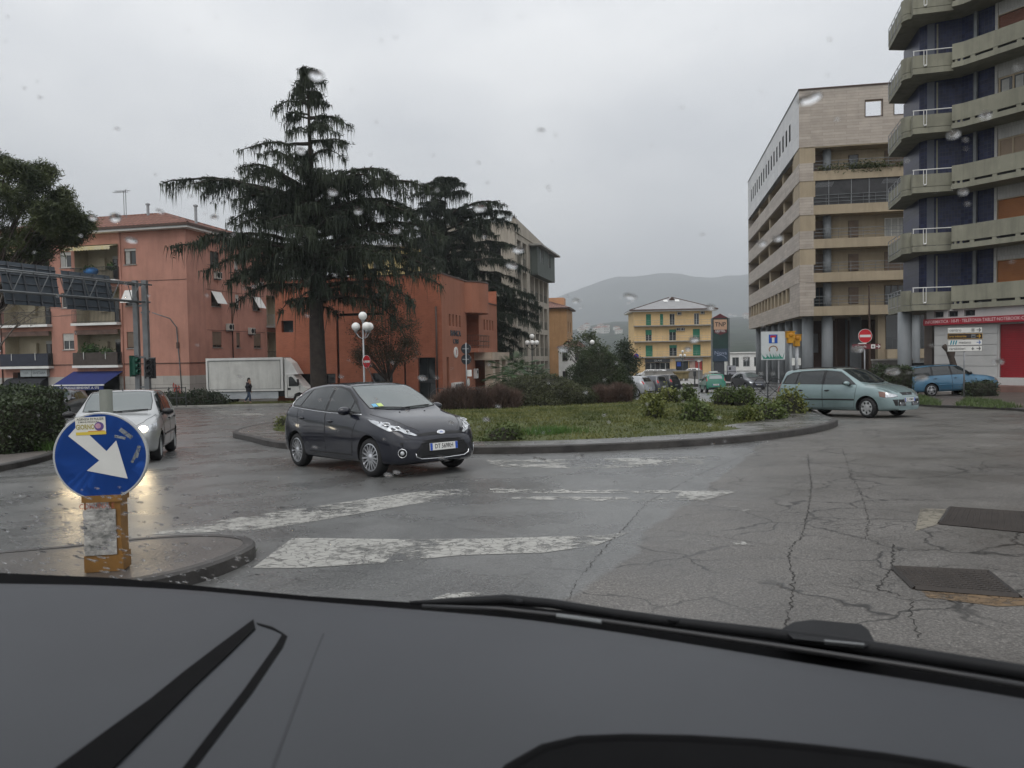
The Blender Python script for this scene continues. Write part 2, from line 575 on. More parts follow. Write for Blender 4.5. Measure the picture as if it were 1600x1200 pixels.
# ------------------------------------------------------------------ hills
def pchip(pts):
 P = sorted(pts)
 X = np.array([p[0] for p in P], float); Y = np.array([p[1] for p in P], float)
 h = np.diff(X); dl = np.diff(Y) / h
 m = np.zeros(len(X))
 m[0], m[-1] = dl[0], dl[-1]
 for i in range(1, len(X) - 1):
  if dl[i - 1] * dl[i] > 0:
   w1, w2 = 2 * h[i] + h[i - 1], h[i] + 2 * h[i - 1]
   m[i] = (w1 + w2) / (w1 / dl[i - 1] + w2 / dl[i])
 def f(x):
  if x <= X[0]: return float(Y[0])
  if x >= X[-1]: return float(Y[-1])
  i = int(np.searchsorted(X, x) - 1)
  i = max(0, min(len(h) - 1, i))
  t = (x - X[i]) / h[i]
  return float((1 + 2 * t) * (1 - t) ** 2 * Y[i] + t * (1 - t) ** 2 * h[i] * m[i] + t * t * (3 - 2 * t) * Y[i + 1] + t * t * (t - 1) * h[i] * m[i + 1])
 return f
from mathutils import noise as mnoise
YF, YN = 6000.0, 2500.0
far_px = [(-700, 500), (-200, 515), (300, 520), (700, 512), (800, 492), (884, 462), (912, 451), (940, 441), (970, 435), (1030, 431.5), (1070, 438), (1114, 435), (1168, 431.5), (1300, 422), (1500, 440), (1800, 470), (2300, 500)]
near_px = [(-700, 540), (300, 545), (700, 540), (860, 524), (905, 513), (950, 506), (985, 512), (1040, 508), (1140, 497), (1170, 494), (1300, 484), (1600, 500), (2300, 530)]
far_f = pchip([((px - 800) / FPX * YF, at(px, py, YF).z) for px, py in far_px])
near_f = pchip([((px - 800) / FPX * YN, at(px, py, YN).z) for px, py in near_px])
def sm(t):
 t = max(0.0, min(1.0, t))
 return t * t * (3 - 2 * t)
def hz(x, y):
 nn = mnoise.fractal(Vector((x * 0.0018, y * 0.0018, 0)), 0.9, 2.0, 6)
 a = near_f(x) * sm((y - 330) / (YN - 330)) * (1 - 0.75 * sm((y - YN) / 1200))
 f = far_f(x) * sm((y - 2750) / (YF - 2750)) ** 0.85 * (1 - 0.5 * sm((y - YF) / 1200))
 z = max(a, f)
 tree = mnoise.noise(Vector((x * 0.03, y * 0.03, 3))) * 4
 return -3.6 + max(0, z) + nn * (3 + 0.05 * max(a, f)) * sm((y - 350) / 300) + tree * sm((y - 380) / 200)
def hill_material():
 m, n, l, b = _new("wooded_hill")
 geo = n.new("ShaderNodeNewGeometry")
 t1 = _noise(n, l, 0.005, 8, geo.outputs["Position"], 0.65)
 t2 = _noise(n, l, 0.04, 4, geo.outputs["Position"], 0.7)
 c = _ramp(n, l, t1.outputs["Fac"], [(0.35, (0.016, 0.026, 0.018)), (0.55, (0.030, 0.042, 0.026)), (0.72, (0.065, 0.075, 0.048))]).outputs[0]
 f = _ramp(n, l, t2.outputs["Fac"], [(0.35, 0.55), (0.65, 1.35)]).outputs[0]
 l.new(_mix(n, l, 1.0, c, f, 'MULTIPLY'), b.inputs["Base Color"])
 b.inputs["Roughness"].default_value = 0.95
 b.inputs["Specular IOR Level"].default_value = 0.1
 return m
hx = list(np.linspace(-6000, 7000, 200)); hy = list(np.linspace(330, 3000, 90)) + list(np.linspace(3050, 7400, 80))
sheet("hills", hx, hy, 0.0, hill_material(), hz)
# haze: rain-damp air over the whole valley
hb = MB().b2(-7600, 7600, -260, 7500, -12, 800)
def haze_material():
 m = bpy.data.materials.new("haze_air")
 m.use_nodes = True
 n, l = m.node_tree.nodes, m.node_tree.links
 n.clear()
 o = n.new("ShaderNodeOutputMaterial")
 v = n.new("ShaderNodeVolumePrincipled")
 v.inputs["Color"].default_value = (0.90, 0.95, 1.0, 1)
 v.inputs["Density"].default_value = 0.00030
 v.inputs["Anisotropy"].default_value = 0.0
 l.new(v.outputs[0], o.inputs["Volume"])
 return m
stuff(hb.build("haze", haze_material()))
# ------------------------------------------------------------------ traffic islands and pavements
def smooth_loop(P, k=6):
 out = []
 n = len(P)
 for i in range(n):
  a, b, c, d = (Vector(P[(i + j - 1) % n][:2]) for j in range(4))
  for s in range(k):
   t = s / k
   out.append(0.5 * ((2 * b) + (c - a) * t + (2 * a - 5 * b + 4 * c - d) * t * t + (3 * b - a - 3 * c + d) * t ** 3))
 return out
def inset(P, d):
 n = len(P); out = []
 for i in range(n):
  t = (P[(i + 1) % n] - P[i - 1]).normalized()
  out.append(P[i] + Vector((-t.y, t.x)) * d)
 return out
def kerbed(name, P, h, w, mats, fill=True, kerb_name="kerb"):
 """raised slab with a kerb of width w round it; P runs counter-clockwise"""
 mb = MB(); n = len(P)
 Q = inset(P, 0.02); I = inset(P, w)
 ring = lambda L, dz: [(p.x, p.y, gz(p.x, p.y) + dz) for p in L]
 mb.add(ring(P, -0.05) + ring(P, h - 0.02) + ring(Q, h) + ring(I, h),
           [(a * n + i, a * n + (i + 1) % n, (a + 1) * n + (i + 1) % n, (a + 1) * n + i) for a in range(3) for i in range(n)])
 o = structure(mb.build(name, mats[0]))
 if fill:
  mf = MB()
  tri = tessellate_polygon([[Vector((p.x, p.y, 0)) for p in I]])
  mf.add(ring(I, h - 0.004), [tuple(t) for t in tri])
  f = mf.build("paving", mats[1], o)
  me = f.data
  if me.polygons[0].normal.z < 0: me.flip_normals()
 return o, I
def paver_material(name, c1, c2, sc=2.4, rough=0.35):
 m, n, l, b = _new(name)
 geo = n.new("ShaderNodeNewGeometry"); pos = geo.outputs["Position"]
 v = n.new("ShaderNodeTexVoronoi"); v.feature = 'DISTANCE_TO_EDGE'; v.inputs["Scale"].default_value = sc
 l.new(pos, v.inputs["Vector"])
 v2 = n.new("ShaderNodeTexVoronoi"); v2.inputs["Scale"].default_value = sc
 l.new(pos, v2.inputs["Vector"])
 sp = n.new("ShaderNodeSeparateColor"); l.new(v2.outputs["Color"], sp.inputs[0])
 c = _ramp(n, l, sp.outputs[0], [(0.0, c1), (1.0, c2)]).outputs[0]
 t = _noise(n, l, 6, 6, pos, 0.7)
 c = _mix(n, l, 1.0, c, _ramp(n, l, t.outputs["Fac"], [(0.3, 0.6), (0.7, 1.3)]).outputs[0], 'MULTIPLY')
 j = _ramp(n, l, v.outputs["Distance"], [(0.01, 1.0), (0.04, 0.0)]).outputs[0]
 l.new(_mix(n, l, _mix(n, l, 0.6, (0, 0, 0), j), c, (0.03, 0.028, 0.024)), b.inputs["Base Color"])
 w = _noise(n, l, 1.3, 4, pos)
 l.new(_ramp(n, l, w.outputs["Fac"], [(0.35, rough * 0.6), (0.65, rough * 1.5)]).outputs[0], b.inputs["Roughness"])
 _bump(n, l, b, t.outputs["Fac"], 0.5, 0.02)
 return m
M_KERB = pmat("kerb_stone", (0.050, 0.046, 0.043), 0.5, 0.45, 2.5, 0.6, 14, dirt=0.35)
M_KERBTOP = paver_material("island_kerb_paving", (0.075, 0.071, 0.067), (0.155, 0.150, 0.143), 1.6, 0.26)
M_PAVE = pmat("wet_pavement", (0.14, 0.125, 0.115), 0.42, 0.3, 2.0, 0.4, 40, dirt=0.3)
def kerb_stones(name, P, h, w, mat, length=0.9, seed=3):
 """row of single kerb stones standing along the loop, joints between them"""
 return None
isl = [(-7.0, 20.4), (-5.2, 17.6), (-2.4, 15.6), (1.0, 14.75), (4.2, 15.5), (6.6, 17.3), (8.35, 19.7), (9.0, 22.0), (10.2, 26.5), (10.9, 31.0), (9.6, 35.8), (5.5, 39.0), (0.0, 40.0), (-5.0, 38.0), (-8.2, 33.0), (-8.9, 27.0), (-8.4, 23.0)]
ISL = smooth_loop(isl, 8)
kerb_o, ISLI = kerbed("roundabout_kerb", ISL, 0.15, 0.16, (M_KERB, M_KERBTOP), fill=False)
# paved margin and planted lawn inside it
mb = MB(); n = len(ISL)
I2 = inset(ISL, 1.15)
for i, p in enumerate(I2):                       # the paving widens to a bare tip on the right
 if p.x > 5.5 and p.y < 24: I2[i] = p + (Vector((0.95, 27)) - p) * 0.10
rg = lambda L, dz: [(p.x, p.y, gz(p.x, p.y) + dz) for p in L]
mb.add(rg(ISLI, 0.15) + rg(I2, 0.155), [(i, (i + 1) % n, n + (i + 1) % n, n + i) for i in range(n)])
structure(mb.build("roundabout_paving", M_KERBTOP))
ICEN = Vector((0.9, 27.0))
def inside(P, x, y):
 c = False; j = len(P) - 1
 for i in range(len(P)):
  if (P[i].y > y) != (P[j].y > y) and x < (P[j].x - P[i].x) * (y - P[i].y) / (P[j].y - P[i].y) + P[i].x: c = not c
  j = i
 return c
def lawn_z(x, y):
 d = min((Vector((x, y)) - p).length for p in I2[::2])
 return gz(x, y) + 0.14 + 0.26 * sm(d / 4.5) + 0.03 * mnoise.noise(Vector((x * 1.7, y * 1.7, 0)))
mb = MB(); rings = 14
V = []
for r in range(rings + 1):
 k = 1 - r / rings
 for p in I2:
  q = ICEN + (p - ICEN) * max(k, 0.001)
  V.append((q.x, q.y, lawn_z(q.x, q.y) if r else gz(q.x, q.y) + 0.15))
mb.add(V, [(r * n + i, r * n + (i + 1) % n, (r + 1) * n + (i + 1) % n, (r + 1) * n + i) for r in range(rings) for i in range(n)])
M_LAWN = pmat("lawn_soil", (0.062, 0.072, 0.024), 0.95, 0.4, 1.3, 0.8, 30)
structure(mb.build("lawn", M_LAWN, smooth=True))
M_GRASS = leafmat("grass_blades", (0.050, 0.072, 0.020), (0.185, 0.185, 0.062), 0.7, 0.6, 0.3)
G = []
xs_ = RNG.uniform(-8, 10, 90000); ys_ = RNG.uniform(15, 38, 90000)
keep = [(x, y) for x, y in zip(xs_, ys_) if (y < 27 or RNG.random() < 0.45) and inside(I2, x, y)]
zc = {}
for x, y in keep:
 k = (round(x * 2), round(y * 2))
 if k not in zc: zc[k] = lawn_z(k[0] / 2, k[1] / 2)
 z = zc[k] - 0.01
 a = RNG.uniform(0, 6.28); h = RNG.uniform(0.03, 0.09); w = RNG.uniform(0.012, 0.03)
 dx, dy = math.cos(a) * w, math.sin(a) * w
 lx, ly = RNG.normal(0, 0.035, 2)
 G += [(x - dx, y - dy, z), (x + dx, y + dy, z), (x + lx, y + ly, z + h)]
stuff(np_tris("grass", np.array(G), M_GRASS))
# long splitter island with the keep-right sign, at the near left
spl = [ground(px, py, 0.12) for px, py in ((-140, 950), (90, 922), (235, 903), (330, 880), (385, 858), (399, 846), (385, 838), (330, 834), (235, 838), (120, 850), (-140, 880))]
SPL = [Vector((p.x, p.y)) for p in spl]
SPL = smooth_loop(SPL, 4)
M_SPL = pmat("splitter_concrete", (0.085, 0.077, 0.071), 0.30, 0.3, 2.2, 0.45, 30, dirt=0.35)
kerbed("splitter_island", SPL, 0.12, 0.10, (M_KERB, M_SPL))
# left pavement corner with hedges
lp = [ground(px, py) for px, py in ((-420, 800), (-150, 764), (0, 737), (60, 724), (90, 714), (101, 704), (98, 690), (60, 676), (-420, 660))]
kerbed("left_pavement", smooth_loop([Vector((p.x, p.y)) for p in lp], 4), 0.13, 0.16, (M_KERB, M_PAVE))
# far verge with the truck, in front of the pink flats
fv = [Vector(p) for p in ((-70, 49.5), (-40, 50.2), (-24, 51.2), (-12, 52.2), (-6.5, 53.0), (-5.6, 54.0), (-6.0, 61), (-70, 61))]
M_VERGE = pmat("grassy_verge", (0.075, 0.075, 0.04), 0.9, 0.45, 1.5, 0.6, 20)
kerbed("far_verge", fv, 0.14, 0.2, (M_CONC, M_VERGE))
# pavement before the bank and the tall houses
bp = [Vector(p) for p in ((-5.4, 53.0), (3.5, 50.5), (6.0, 60.0), (5.0, 78.0), (10.0, 118.0), (2, 118), (-3.0, 70.0))]
kerbed("bank_pavement", bp, 0.13, 0.25, (M_CONC, M_PAVE))
# raised parking platform before the yellow house
pf = [Vector(p) for p in ((9.0, 77), (22.6, 77), (23.5, 84), (24, 110), (12, 110))]
M_PLAT = pmat("pale_paving", (0.33, 0.325, 0.31), 0.6, 0.15, 1.0, dirt=0.2)
kerbed("parking_platform", pf, 0.30, 0.3, (M_KERB, M_PLAT))
# right verge and forecourt
rv = [ground(px, py) for px, py in ((1400, 632), (1470, 637), (1560, 640), (1700, 652), (1900, 668))]
rv = [Vector((p.x, p.y)) for p in rv] + [Vector(p) for p in ((46, 30), (46, 62), (24.5, 62), (20.4, 50), (18.5, 40.5))]
M_FORE = pmat("forecourt_asphalt", (0.085, 0.07, 0.06), 0.5, 0.3, 1.0, 0.4, 60, dirt=0.3)
kerbed("right_verge", rv, 0.10, 0.14, (M_KERB, M_FORE))
# ------------------------------------------------------------------ worn white markings
def worn_material(name, cover, col=(0.345, 0.34, 0.315)):
 m, n, l, b = _new(name)
 geo = n.new("ShaderNodeNewGeometry"); pos = geo.outputs["Position"]
 t = _noise(n, l, 9, 8, pos, 0.72); t2 = _noise(n, l, 1.1, 4, pos, 0.6)
 v = n.new("ShaderNodeTexVoronoi"); v.feature = 'DISTANCE_TO_EDGE'; v.inputs["Scale"].default_value = 9
 wp = _noise(n, l, 5, 4, pos); wq = n.new("ShaderNodeVectorMath"); wq.operation = 'MULTIPLY_ADD'
 l.new(wp.outputs["Color"], wq.inputs[0]); wq.inputs[1].default_value = (.22, .22, 0); l.new(pos, wq.inputs[2]); l.new(wq.outputs[0], v.inputs["Vector"])
 a = n.new("ShaderNodeMath"); a.operation = 'MULTIPLY_ADD'
 l.new(t2.outputs["Fac"], a.inputs[0]); a.inputs[1].default_value = 0.9; l.new(t.outputs["Fac"], a.inputs[2])
 f = _ramp(n, l, a.outputs[0], [(0.95 - cover, 0.0), (1.16 - cover, 1.0)]).outputs[0]
 crk = _ramp(n, l, v.outputs["Distance"], [(0.0, 0.25), (0.05, 1.0)]).outputs[0]
 f = _mix(n, l, 1.0, f, crk, 'MULTIPLY')
 c = _mix(n, l, 1.0, col, _ramp(n, l, t.outputs["Fac"], [(0.3, 0.7), (0.6, 1.0)]).outputs[0], 'MULTIPLY')
 l.new(c, b.inputs["Base Color"])
 b.inputs["Roughness"].default_value = 0.45
 l.new(f, b.inputs["Alpha"])
 return m
def painted(name, px, mat, dz=0.004, step=0.25):
 P = [ground(x, y) for x, y in px]
 mb = MB()
 tri = tessellate_polygon([[Vector((p.x, p.y, 0)) for p in P]])
 mb.add([(p.x, p.y, gz(p.x, p.y) + dz) for p in P], [tuple(t) for t in tri])
 o = structure(mb.build(name, mat))
 if sum(q.normal.z * q.area for q in o.data.polygons) < 0: o.data.flip_normals()
 return o
MW1, MW2, MW3 = worn_material("worn_paint", 0.13), worn_material("faint_paint", 0.0), worn_material("fresher_paint", 0.25)
painted("road_marking", ((228, 836), (330, 815), (470, 795), (640, 770), (735, 763), (735, 775), (640, 789), (520, 810), (400, 830), (300, 833)), MW1)
painted("road_marking", ((735, 763), (900, 765), (1066, 767), (1062, 771), (900, 771), (735, 770)), MW2)
painted("road_marking", ((800, 776), (960, 777), (1080, 779), (1070, 784), (960, 784), (800, 780)), MW2)
painted("road_marking", ((1158, 767), (1094, 785), (1050, 782), (1066, 768)), MW1, 0.006)
painted("road_marking", ((395, 888), (457, 841), (620, 843), (640, 846), (600, 880), (470, 888)), MW3)
painted("road_marking", ((620, 843), (770, 842), (950, 836), (990, 830), (930, 853), (850, 864), (720, 868), (600, 880), (640, 846)), MW1)
painted("road_marking", ((672, 938), (700, 927), (760, 925), (735, 936)), MW3)
painted("road_marking", ((760, 719), (900, 718), (1120, 713), (1090, 728), (920, 732), (770, 730)), MW2)
painted("road_marking", ((1050, 842), (1160, 846), (1180, 852), (1080, 850)), MW2)
painted("road_marking", ((1130, 789), (1170, 795), (1180, 802), (1140, 800)), MW2)
painted("road_marking", ((330, 640), (405, 646), (420, 650), (350, 648)), MW2)
painted("road_marking", ((420, 720), (455, 715), (455, 722), (430, 727)), MW2)
# long open cracks running away from the camera
M_CRACK = pmat("open_crack", (0.030, 0.028, 0.026), 0.9, 0.2, 6)
def crack(px, w, seed):
 rr = random.Random(seed)
 P = [ground(x, y) for x, y in px]
 L = []
 for a, b in zip(P[:-1], P[1:]):
  k = max(2, int((b - a).length / 0.035))
  nrm = Vector((-(b - a).y, (b - a).x, 0)).normalized()
  for i in range(k): L.append((a.lerp(b, i / k) + nrm * rr.gauss(0, 0.009), nrm, w * rr.uniform(0.04, .45)))
 V, F = [], []
 for p, nrm, ww in L:
  for s in (-1, 1):
   q = p + nrm * ww * s
   V.append((q.x, q.y, gz(q.x, q.y) + 0.003))
 F = [(2 * i, 2 * i + 1, 2 * i + 3, 2 * i + 2) for i in range(len(L) - 1)]
 o = structure(MB().add(V, F).build("road_crack", M_CRACK))
 if o.data.polygons[0].normal.z < 0: o.data.flip_normals()
crack(((1262, 710), (1268, 760), (1262, 800), (1254, 838), (1236, 855), (1232, 875), (1240, 905), (1238, 940), (1228, 985)), 0.016, 1)
crack(((1316, 700), (1330, 745), (1346, 770), (1358, 815), (1352, 845), (1270, 838)), 0.010, 2)
crack(((1200, 696), (1090, 742), (1010, 786), (985, 815), (955, 845), (925, 880), (900, 910), (886, 945)), 0.009, 3)
crack(((1395, 850), (1394, 888), (1370, 920), (1425, 935)), 0.022, 4)
crack(((1236, 855), (1190, 850), (1120, 838), (1060, 830), (985, 826)), 0.007, 5)
crack(((1425, 935), (1422, 965), (1440, 1000)), 0.012, 6)
crack(((1240, 915), (1300, 912), (1360, 925), (1420, 938), (1600, 945)), 0.008, 7)
crack(((1394, 888), (1500, 884), (1620, 895)), 0.008, 8)
# ------------------------------------------------------------------ vehicles
def carpaint(name, col, metal=0.35, rough=0.32):
 m, n, l, b = _new(name)
 geo = n.new("ShaderNodeNewGeometry"); pos = geo.outputs["Position"]
 t = _noise(n, l, 1.3, 5, pos, 0.6)
 f = _ramp(n, l, t.outputs["Fac"], [(0.3, 0.88), (0.7, 1.10)]).outputs[0]
 l.new(_mix(n, l, 1.0, col, f, 'MULTIPLY'), b.inputs["Base Color"])
 b.inputs["Metallic"].default_value = metal
 b.inputs["Roughness"].default_value = rough
 b.inputs["Coat Weight"].default_value = 1.0
 b.inputs["Specular IOR Level"].default_value = 0.2
 d = _noise(n, l, 60, 3, pos)                 # rain beads
 l.new(_ramp(n, l, d.outputs["Fac"], [(0.4, 0.02), (0.75, 0.10)]).outputs[0], b.inputs["Coat Roughness"])
 return m
M_CGLASS = glassmat("car_glass", (0.018, 0.022, 0.023), 1.6, 0.02)
M_WGLASS = glassmat("windscreen_glass", (0.075, 0.095, 0.095), 2.0, 0.03)
M_TRIM = pmat("black_trim", (0.010, 0.010, 0.011), 0.35, 0.1, 5)
M_RIM = pmat("alloy", (0.52, 0.53, 0.55), 0.28, 0.12, 9, metal=0.8)
M_HUBCAP = pmat("wheel_cover", (0.42, 0.43, 0.43), 0.4, 0.15, 9, metal=0.4)
M_LAMP = pmat("lamp_reflector", (0.50, 0.52, 0.54), 0.25, 0.25, 16, metal=0.6, coat=1.0)
M_RED = pmat("red_lens", (0.42, 0.012, 0.016), 0.15, 0.1, 9, coat=1.0)
M_AMBER = pmat("amber_lens", (0.15, 0.065, 0.045), 0.2, 0.1, 9, coat=1.0)
M_PLATE = pmat("plate_white", (0.68, 0.68, 0.66), 0.4, 0.05, 5)
M_PBLUE = pmat("plate_blue", (0.02, 0.08, 0.42), 0.4, 0.05, 5)
M_INK = pmat("black_ink", (0.012, 0.012, 0.013), 0.5, 0.0)
M_LIT = pmat("lit_headlight", (0.9, 0.85, 0.75), 0.3, 0, emit=((1.0, 0.86, 0.62), 4.0))
def resample(P, k):
 """Catmull-Rom through an open list of 2-D points"""
 out = []
 for i in range(len(P) - 1):
  a, b, c, d = (Vector(P[max(0, min(len(P) - 1, i + j - 1))]) for j in range(4))
  for s in range(k):
   t = s / k
   out.append(0.5 * ((2 * b) + (c - a) * t + (2 * a - 5 * b + 4 * c - d) * t * t + (3 * b - a - 3 * c + d) * t ** 3))
 out.append(Vector(P[-1]))
 return out
class Car:
 def __init__(s, name, label, cat, spec, paint, loc, rz, group=None, pitch=0.0, full=True):
  s.sp = spec
  s.full = full
  s.paint = paint
  s.root = thing(name, label, cat, loc, rz, group)
  gx, gy = 0.0135, -0.031                   # stand square on the sloping square
  h = Vector((math.cos(rz), math.sin(rz), 0))
  e = 1.0
  zf = gz(loc[0] + h.x * e, loc[1] + h.y * e); zb_ = gz(loc[0] - h.x * e, loc[1] - h.y * e)
  sd_ = Vector((-h.y, h.x, 0))
  zl = gz(loc[0] + sd_.x * .7, loc[1] + sd_.y * .7); zr = gz(loc[0] - sd_.x * .7, loc[1] - sd_.y * .7)
  s.root.rotation_euler = (math.atan2(zl - zr, 1.4), -math.atan2(zf - zb_, 2.0) - pitch, rz)
  s.body()
 def body(s):
  sp = s.sp
  xr, xf = sp['top'][0][0], sp['top'][-1][0]
  ft, fb, fm, fr, fz = pchip(sp['top']), pchip(sp['belt']), pchip(sp['wm']), pchip(sp['wr']), pchip(sp['zb'])
  nst = 56 if s.full else 36
  u = np.linspace(0, 1, nst)
  X = xr + (xf - xr) * (0.5 - 0.5 * np.cos(math.pi * u)) * 0.55 + (xf - xr) * u * 0.45
  kden = 3 if s.full else 2
  V, F = [], []
  for x in X:
   zt, zb, wm, wr = ft(x), fz(x), fm(x), fr(x)
   zl = min(fb(x), zt - 0.025)
   h = zl - zb
   cab = max(0.0, min(1.0, (zt - zl - 0.05) / 0.25))
   wb = wm * (0.93 + 0.035 * cab)
   e = (0.045 + 0.02 * cab) * min(1, (zt - zl) / 0.08)
   ctl = [(0, zb), (wm * .72, zb), (wm * .93, zb + .025), (wm * .985, zb + .20 * h), (wm, zb + .50 * h), (wm * .992, zb + .78 * h), (wb, zl),
                   ((wb * .46 + wr * .54) + .018 * cab, zl + (zt - e - zl) * .55), (wr, zt - e), (wr * .86, zt - e * .42), (wr * .5, zt - e * .10), (0, zt)]
   half = resample(ctl, kden)
   for p in half: V.append(Vector((x, p.x, p.y)))
  nh = len(V) // nst
  # bumper and tail roundness in side view
  for v in V:
   if v.x > xf - 0.45:
    k = (v.x - xf + 0.45) / 0.45
    v.x -= k * k * (sp.get('nose', 0.5) * (v.z - sp.get('nosez', 0.47)) ** 2)
   if v.x < xr + 0.30:
    k = (xr + 0.30 - v.x) / 0.30
    v.x += k * k * (sp.get('tail', 0.35) * (v.z - 0.50) ** 2)
  ring = []
  VV, FF = [], []
  for i in range(nst):
   H = V[i * nh:(i + 1) * nh]
   L = [Vector((p.x, -p.y, p.z)) for p in H[1:-1]][::-1]
   VV += H + L
  m = 2 * nh - 2
  for i in range(nst - 1):
   for k in range(m):
    k2 = (k + 1) % m
    FF.append((i * m + k, (i + 1) * m + k, (i + 1) * m + k2, i * m + k2))
  FF.append(tuple(range(m)))
  FF.append(tuple((nst - 1) * m + k for k in range(m - 1, -1, -1)))
  me = bpy.data.meshes.new("body")
  me.from_pydata([tuple(v) for v in VV], [], FF)
  me.materials.append(s.paint); me.materials.append(M_DARK)
  bmn = bmesh.new(); bmn.from_mesh(me); bmesh.ops.recalc_face_normals(bmn, faces=bmn.faces); bmn.to_mesh(me); bmn.free()
  o = link("body", me)
  s.bvh = BVHTree.FromPolygons([tuple(v) for v in VV], FF)
  # wheel wells
  sp_r, ar = sp['r'], sp['r'] + sp.get('arch', 0.055)
  cut = MB()
  for ax in (sp['wb'] / 2, -sp['wb'] / 2):
   for sd in (1, -1):
    T = Matrix.Translation((ax + sp.get('axo', 0), sd * (sp['W'] / 2 - 0.13), sp_r + .01)) @ Matrix.Rotation(math.pi / 2, 4, 'X')
    cut.lathe([(ar, -0.19), (ar, 0.19)], 36, 0, T)
  cme = cut.build("cut", M_DARK)
  bmn = bmesh.new(); bmn.from_mesh(cme.data); bmesh.ops.recalc_face_normals(bmn, faces=bmn.faces); bmn.to_mesh(cme.data); bmn.free()
  md = o.modifiers.new("b", 'BOOLEAN'); md.object = cme; md.solver = 'EXACT'; md.operation = 'DIFFERENCE'
  dg = bpy.context.evaluated_depsgraph_get()
  nm = bpy.data.meshes.new_from_object(o.evaluated_get(dg))
  o.modifiers.clear()
  o.data = nm
  nm.name = "body"
  bpy.data.objects.remove(cme)
  o.parent = s.root
  nm.polygons.foreach_set("use_smooth", [True] * len(nm.polygons))
  for p in nm.polygons:
   c = p.center
   for ax in (sp['wb'] / 2, -sp['wb'] / 2):
    dd = math.hypot(c.x - ax - sp.get('axo', 0), c.z - sp_r - .01)
    if dd < ar + .002 and abs(c.y) < sp['W'] / 2 + .05 and abs(c.y) > sp['W'] / 2 - .34 and dd > 0 and (abs(p.normal.y) > .9 and dd < ar - .002 and abs(c.y) < sp['W'] / 2 - .25 or abs(dd - ar) < .02 and abs(p.normal.y) < .2):
     p.material_index = 1
  nm.set_sharp_from_angle(angle=R(38))
  s.bodyo = o
 # --- projecting outlines onto the body
 def _tri(s, poly, step):
  P = [Vector((p[0], p[1])) for p in poly]
  x0, x1 = min(p.x for p in P), max(p.x for p in P)
  y0, y1 = min(p.y for p in P), max(p.y for p in P)
  pts, bl = [], []
  for i, p in enumerate(P):
   q = P[(i + 1) % len(P)]
   k = max(1, int((q - p).length / step))
   for j in range(k): pts.append(p.lerp(q, j / k))
  nb = len(pts)
  cx = np.arange(x0 + step * .5, x1, step); cy = np.arange(y0 + step * .5, y1, step)
  B = [Vector((p.x, p.y)) for p in pts]
  for x in cx:
   for y in cy:
    if inside(B, x, y) and min((x - b.x) ** 2 + (y - b.y) ** 2 for b in B) > (step * .35) ** 2: pts.append(Vector((x, y)))
  ov, oe, of, _, _, _ = delaunay_2d_cdt([Vector(p) for p in pts], [], [list(range(nb))], 1, 1e-6)
  return ov, of
 def patch(s, mb, poly, view, off, step=0.06, mi=0, side=1):
  """view 'side': poly in (x,z); 'front'/'rear': (y,z); 'top': (x,y)"""
  ov, of = s._tri(poly, step)
  V = []
  for p in ov:
   if view == 'side': o, d = Vector((p.x, 3.0 * side, p.y)), Vector((0, -side, 0))
   elif view == 'front': o, d = Vector((5, p.x, p.y)), Vector((-1, 0, 0))
   elif view == 'rear': o, d = Vector((-5, p.x, p.y)), Vector((1, 0, 0))
   elif view == 'top': o, d = Vector((p.x, p.y, 4)), Vector((0, 0, -1))
   hit, nrm, _, _ = s.bvh.ray_cast(o, d)
   if hit is None:
    hit, nrm, _, _ = s.bvh.find_nearest(Vector((p.x, .8 * side, p.y)) if view == 'side' else (o - d * 0 + d * 3))
   if nrm.dot(d) > 0: nrm = -nrm
   V.append(hit + nrm * off)
  F = []
  dirn = {'side': Vector((0, side, 0)), 'front': Vector((1, 0, 0)), 'rear': Vector((-1, 0, 0)), 'top': Vector((0, 0, 1))}[view]
  for f in of:
   a, b, c = (V[i] for i in f[:3])
   F.append(tuple(f) if (b - a).cross(c - a).dot(dirn) > 0 else tuple(reversed(f)))
  mb.add(V, F, mi)
 def snap(s, mb, pts3, off, step=0.05, mi=0):
  """outline given by 3-D points close to the surface, laid onto it"""
  P = [Vector(p) for p in pts3]
  c = sum(P, Vector()) / len(P)
  nn = Vector()
  for i in range(len(P)): nn += (P[i] - c).cross(P[(i + 1) % len(P)] - c)
  nn.normalize()
  a = nn.orthogonal().normalized(); b = nn.cross(a)
  ov, of = s._tri([((p - c).dot(a), (p - c).dot(b)) for p in P], step)
  # depth inside the outline follows the outline's own points, then the nearest point of the body
  V = []
  for p in ov:
   q = c + a * p.x + b * p.y
   w = [1 / ((Vector(((r - c).dot(a), (r - c).dot(b))) - p).length_squared + 1e-5) for r in P]
   q += nn * (sum(wi * (r - c).dot(nn) for wi, r in zip(w, P)) / sum(w))
   hit, nrm, _, _ = s.bvh.find_nearest(q)
   if nrm.dot(hit - Vector((hit.x * .5, 0, .6))) < 0: nrm = -nrm
   V.append(hit + nrm * off)
  F = []
  out = c - Vector((c.x * .6, 0, .6))
  for f in of:
   x, y, z = (V[i] for i in f[:3])
   F.append(tuple(f) if (y - x).cross(z - x).dot(out) > 0 else tuple(reversed(f)))
  mb.add(V, F, mi)
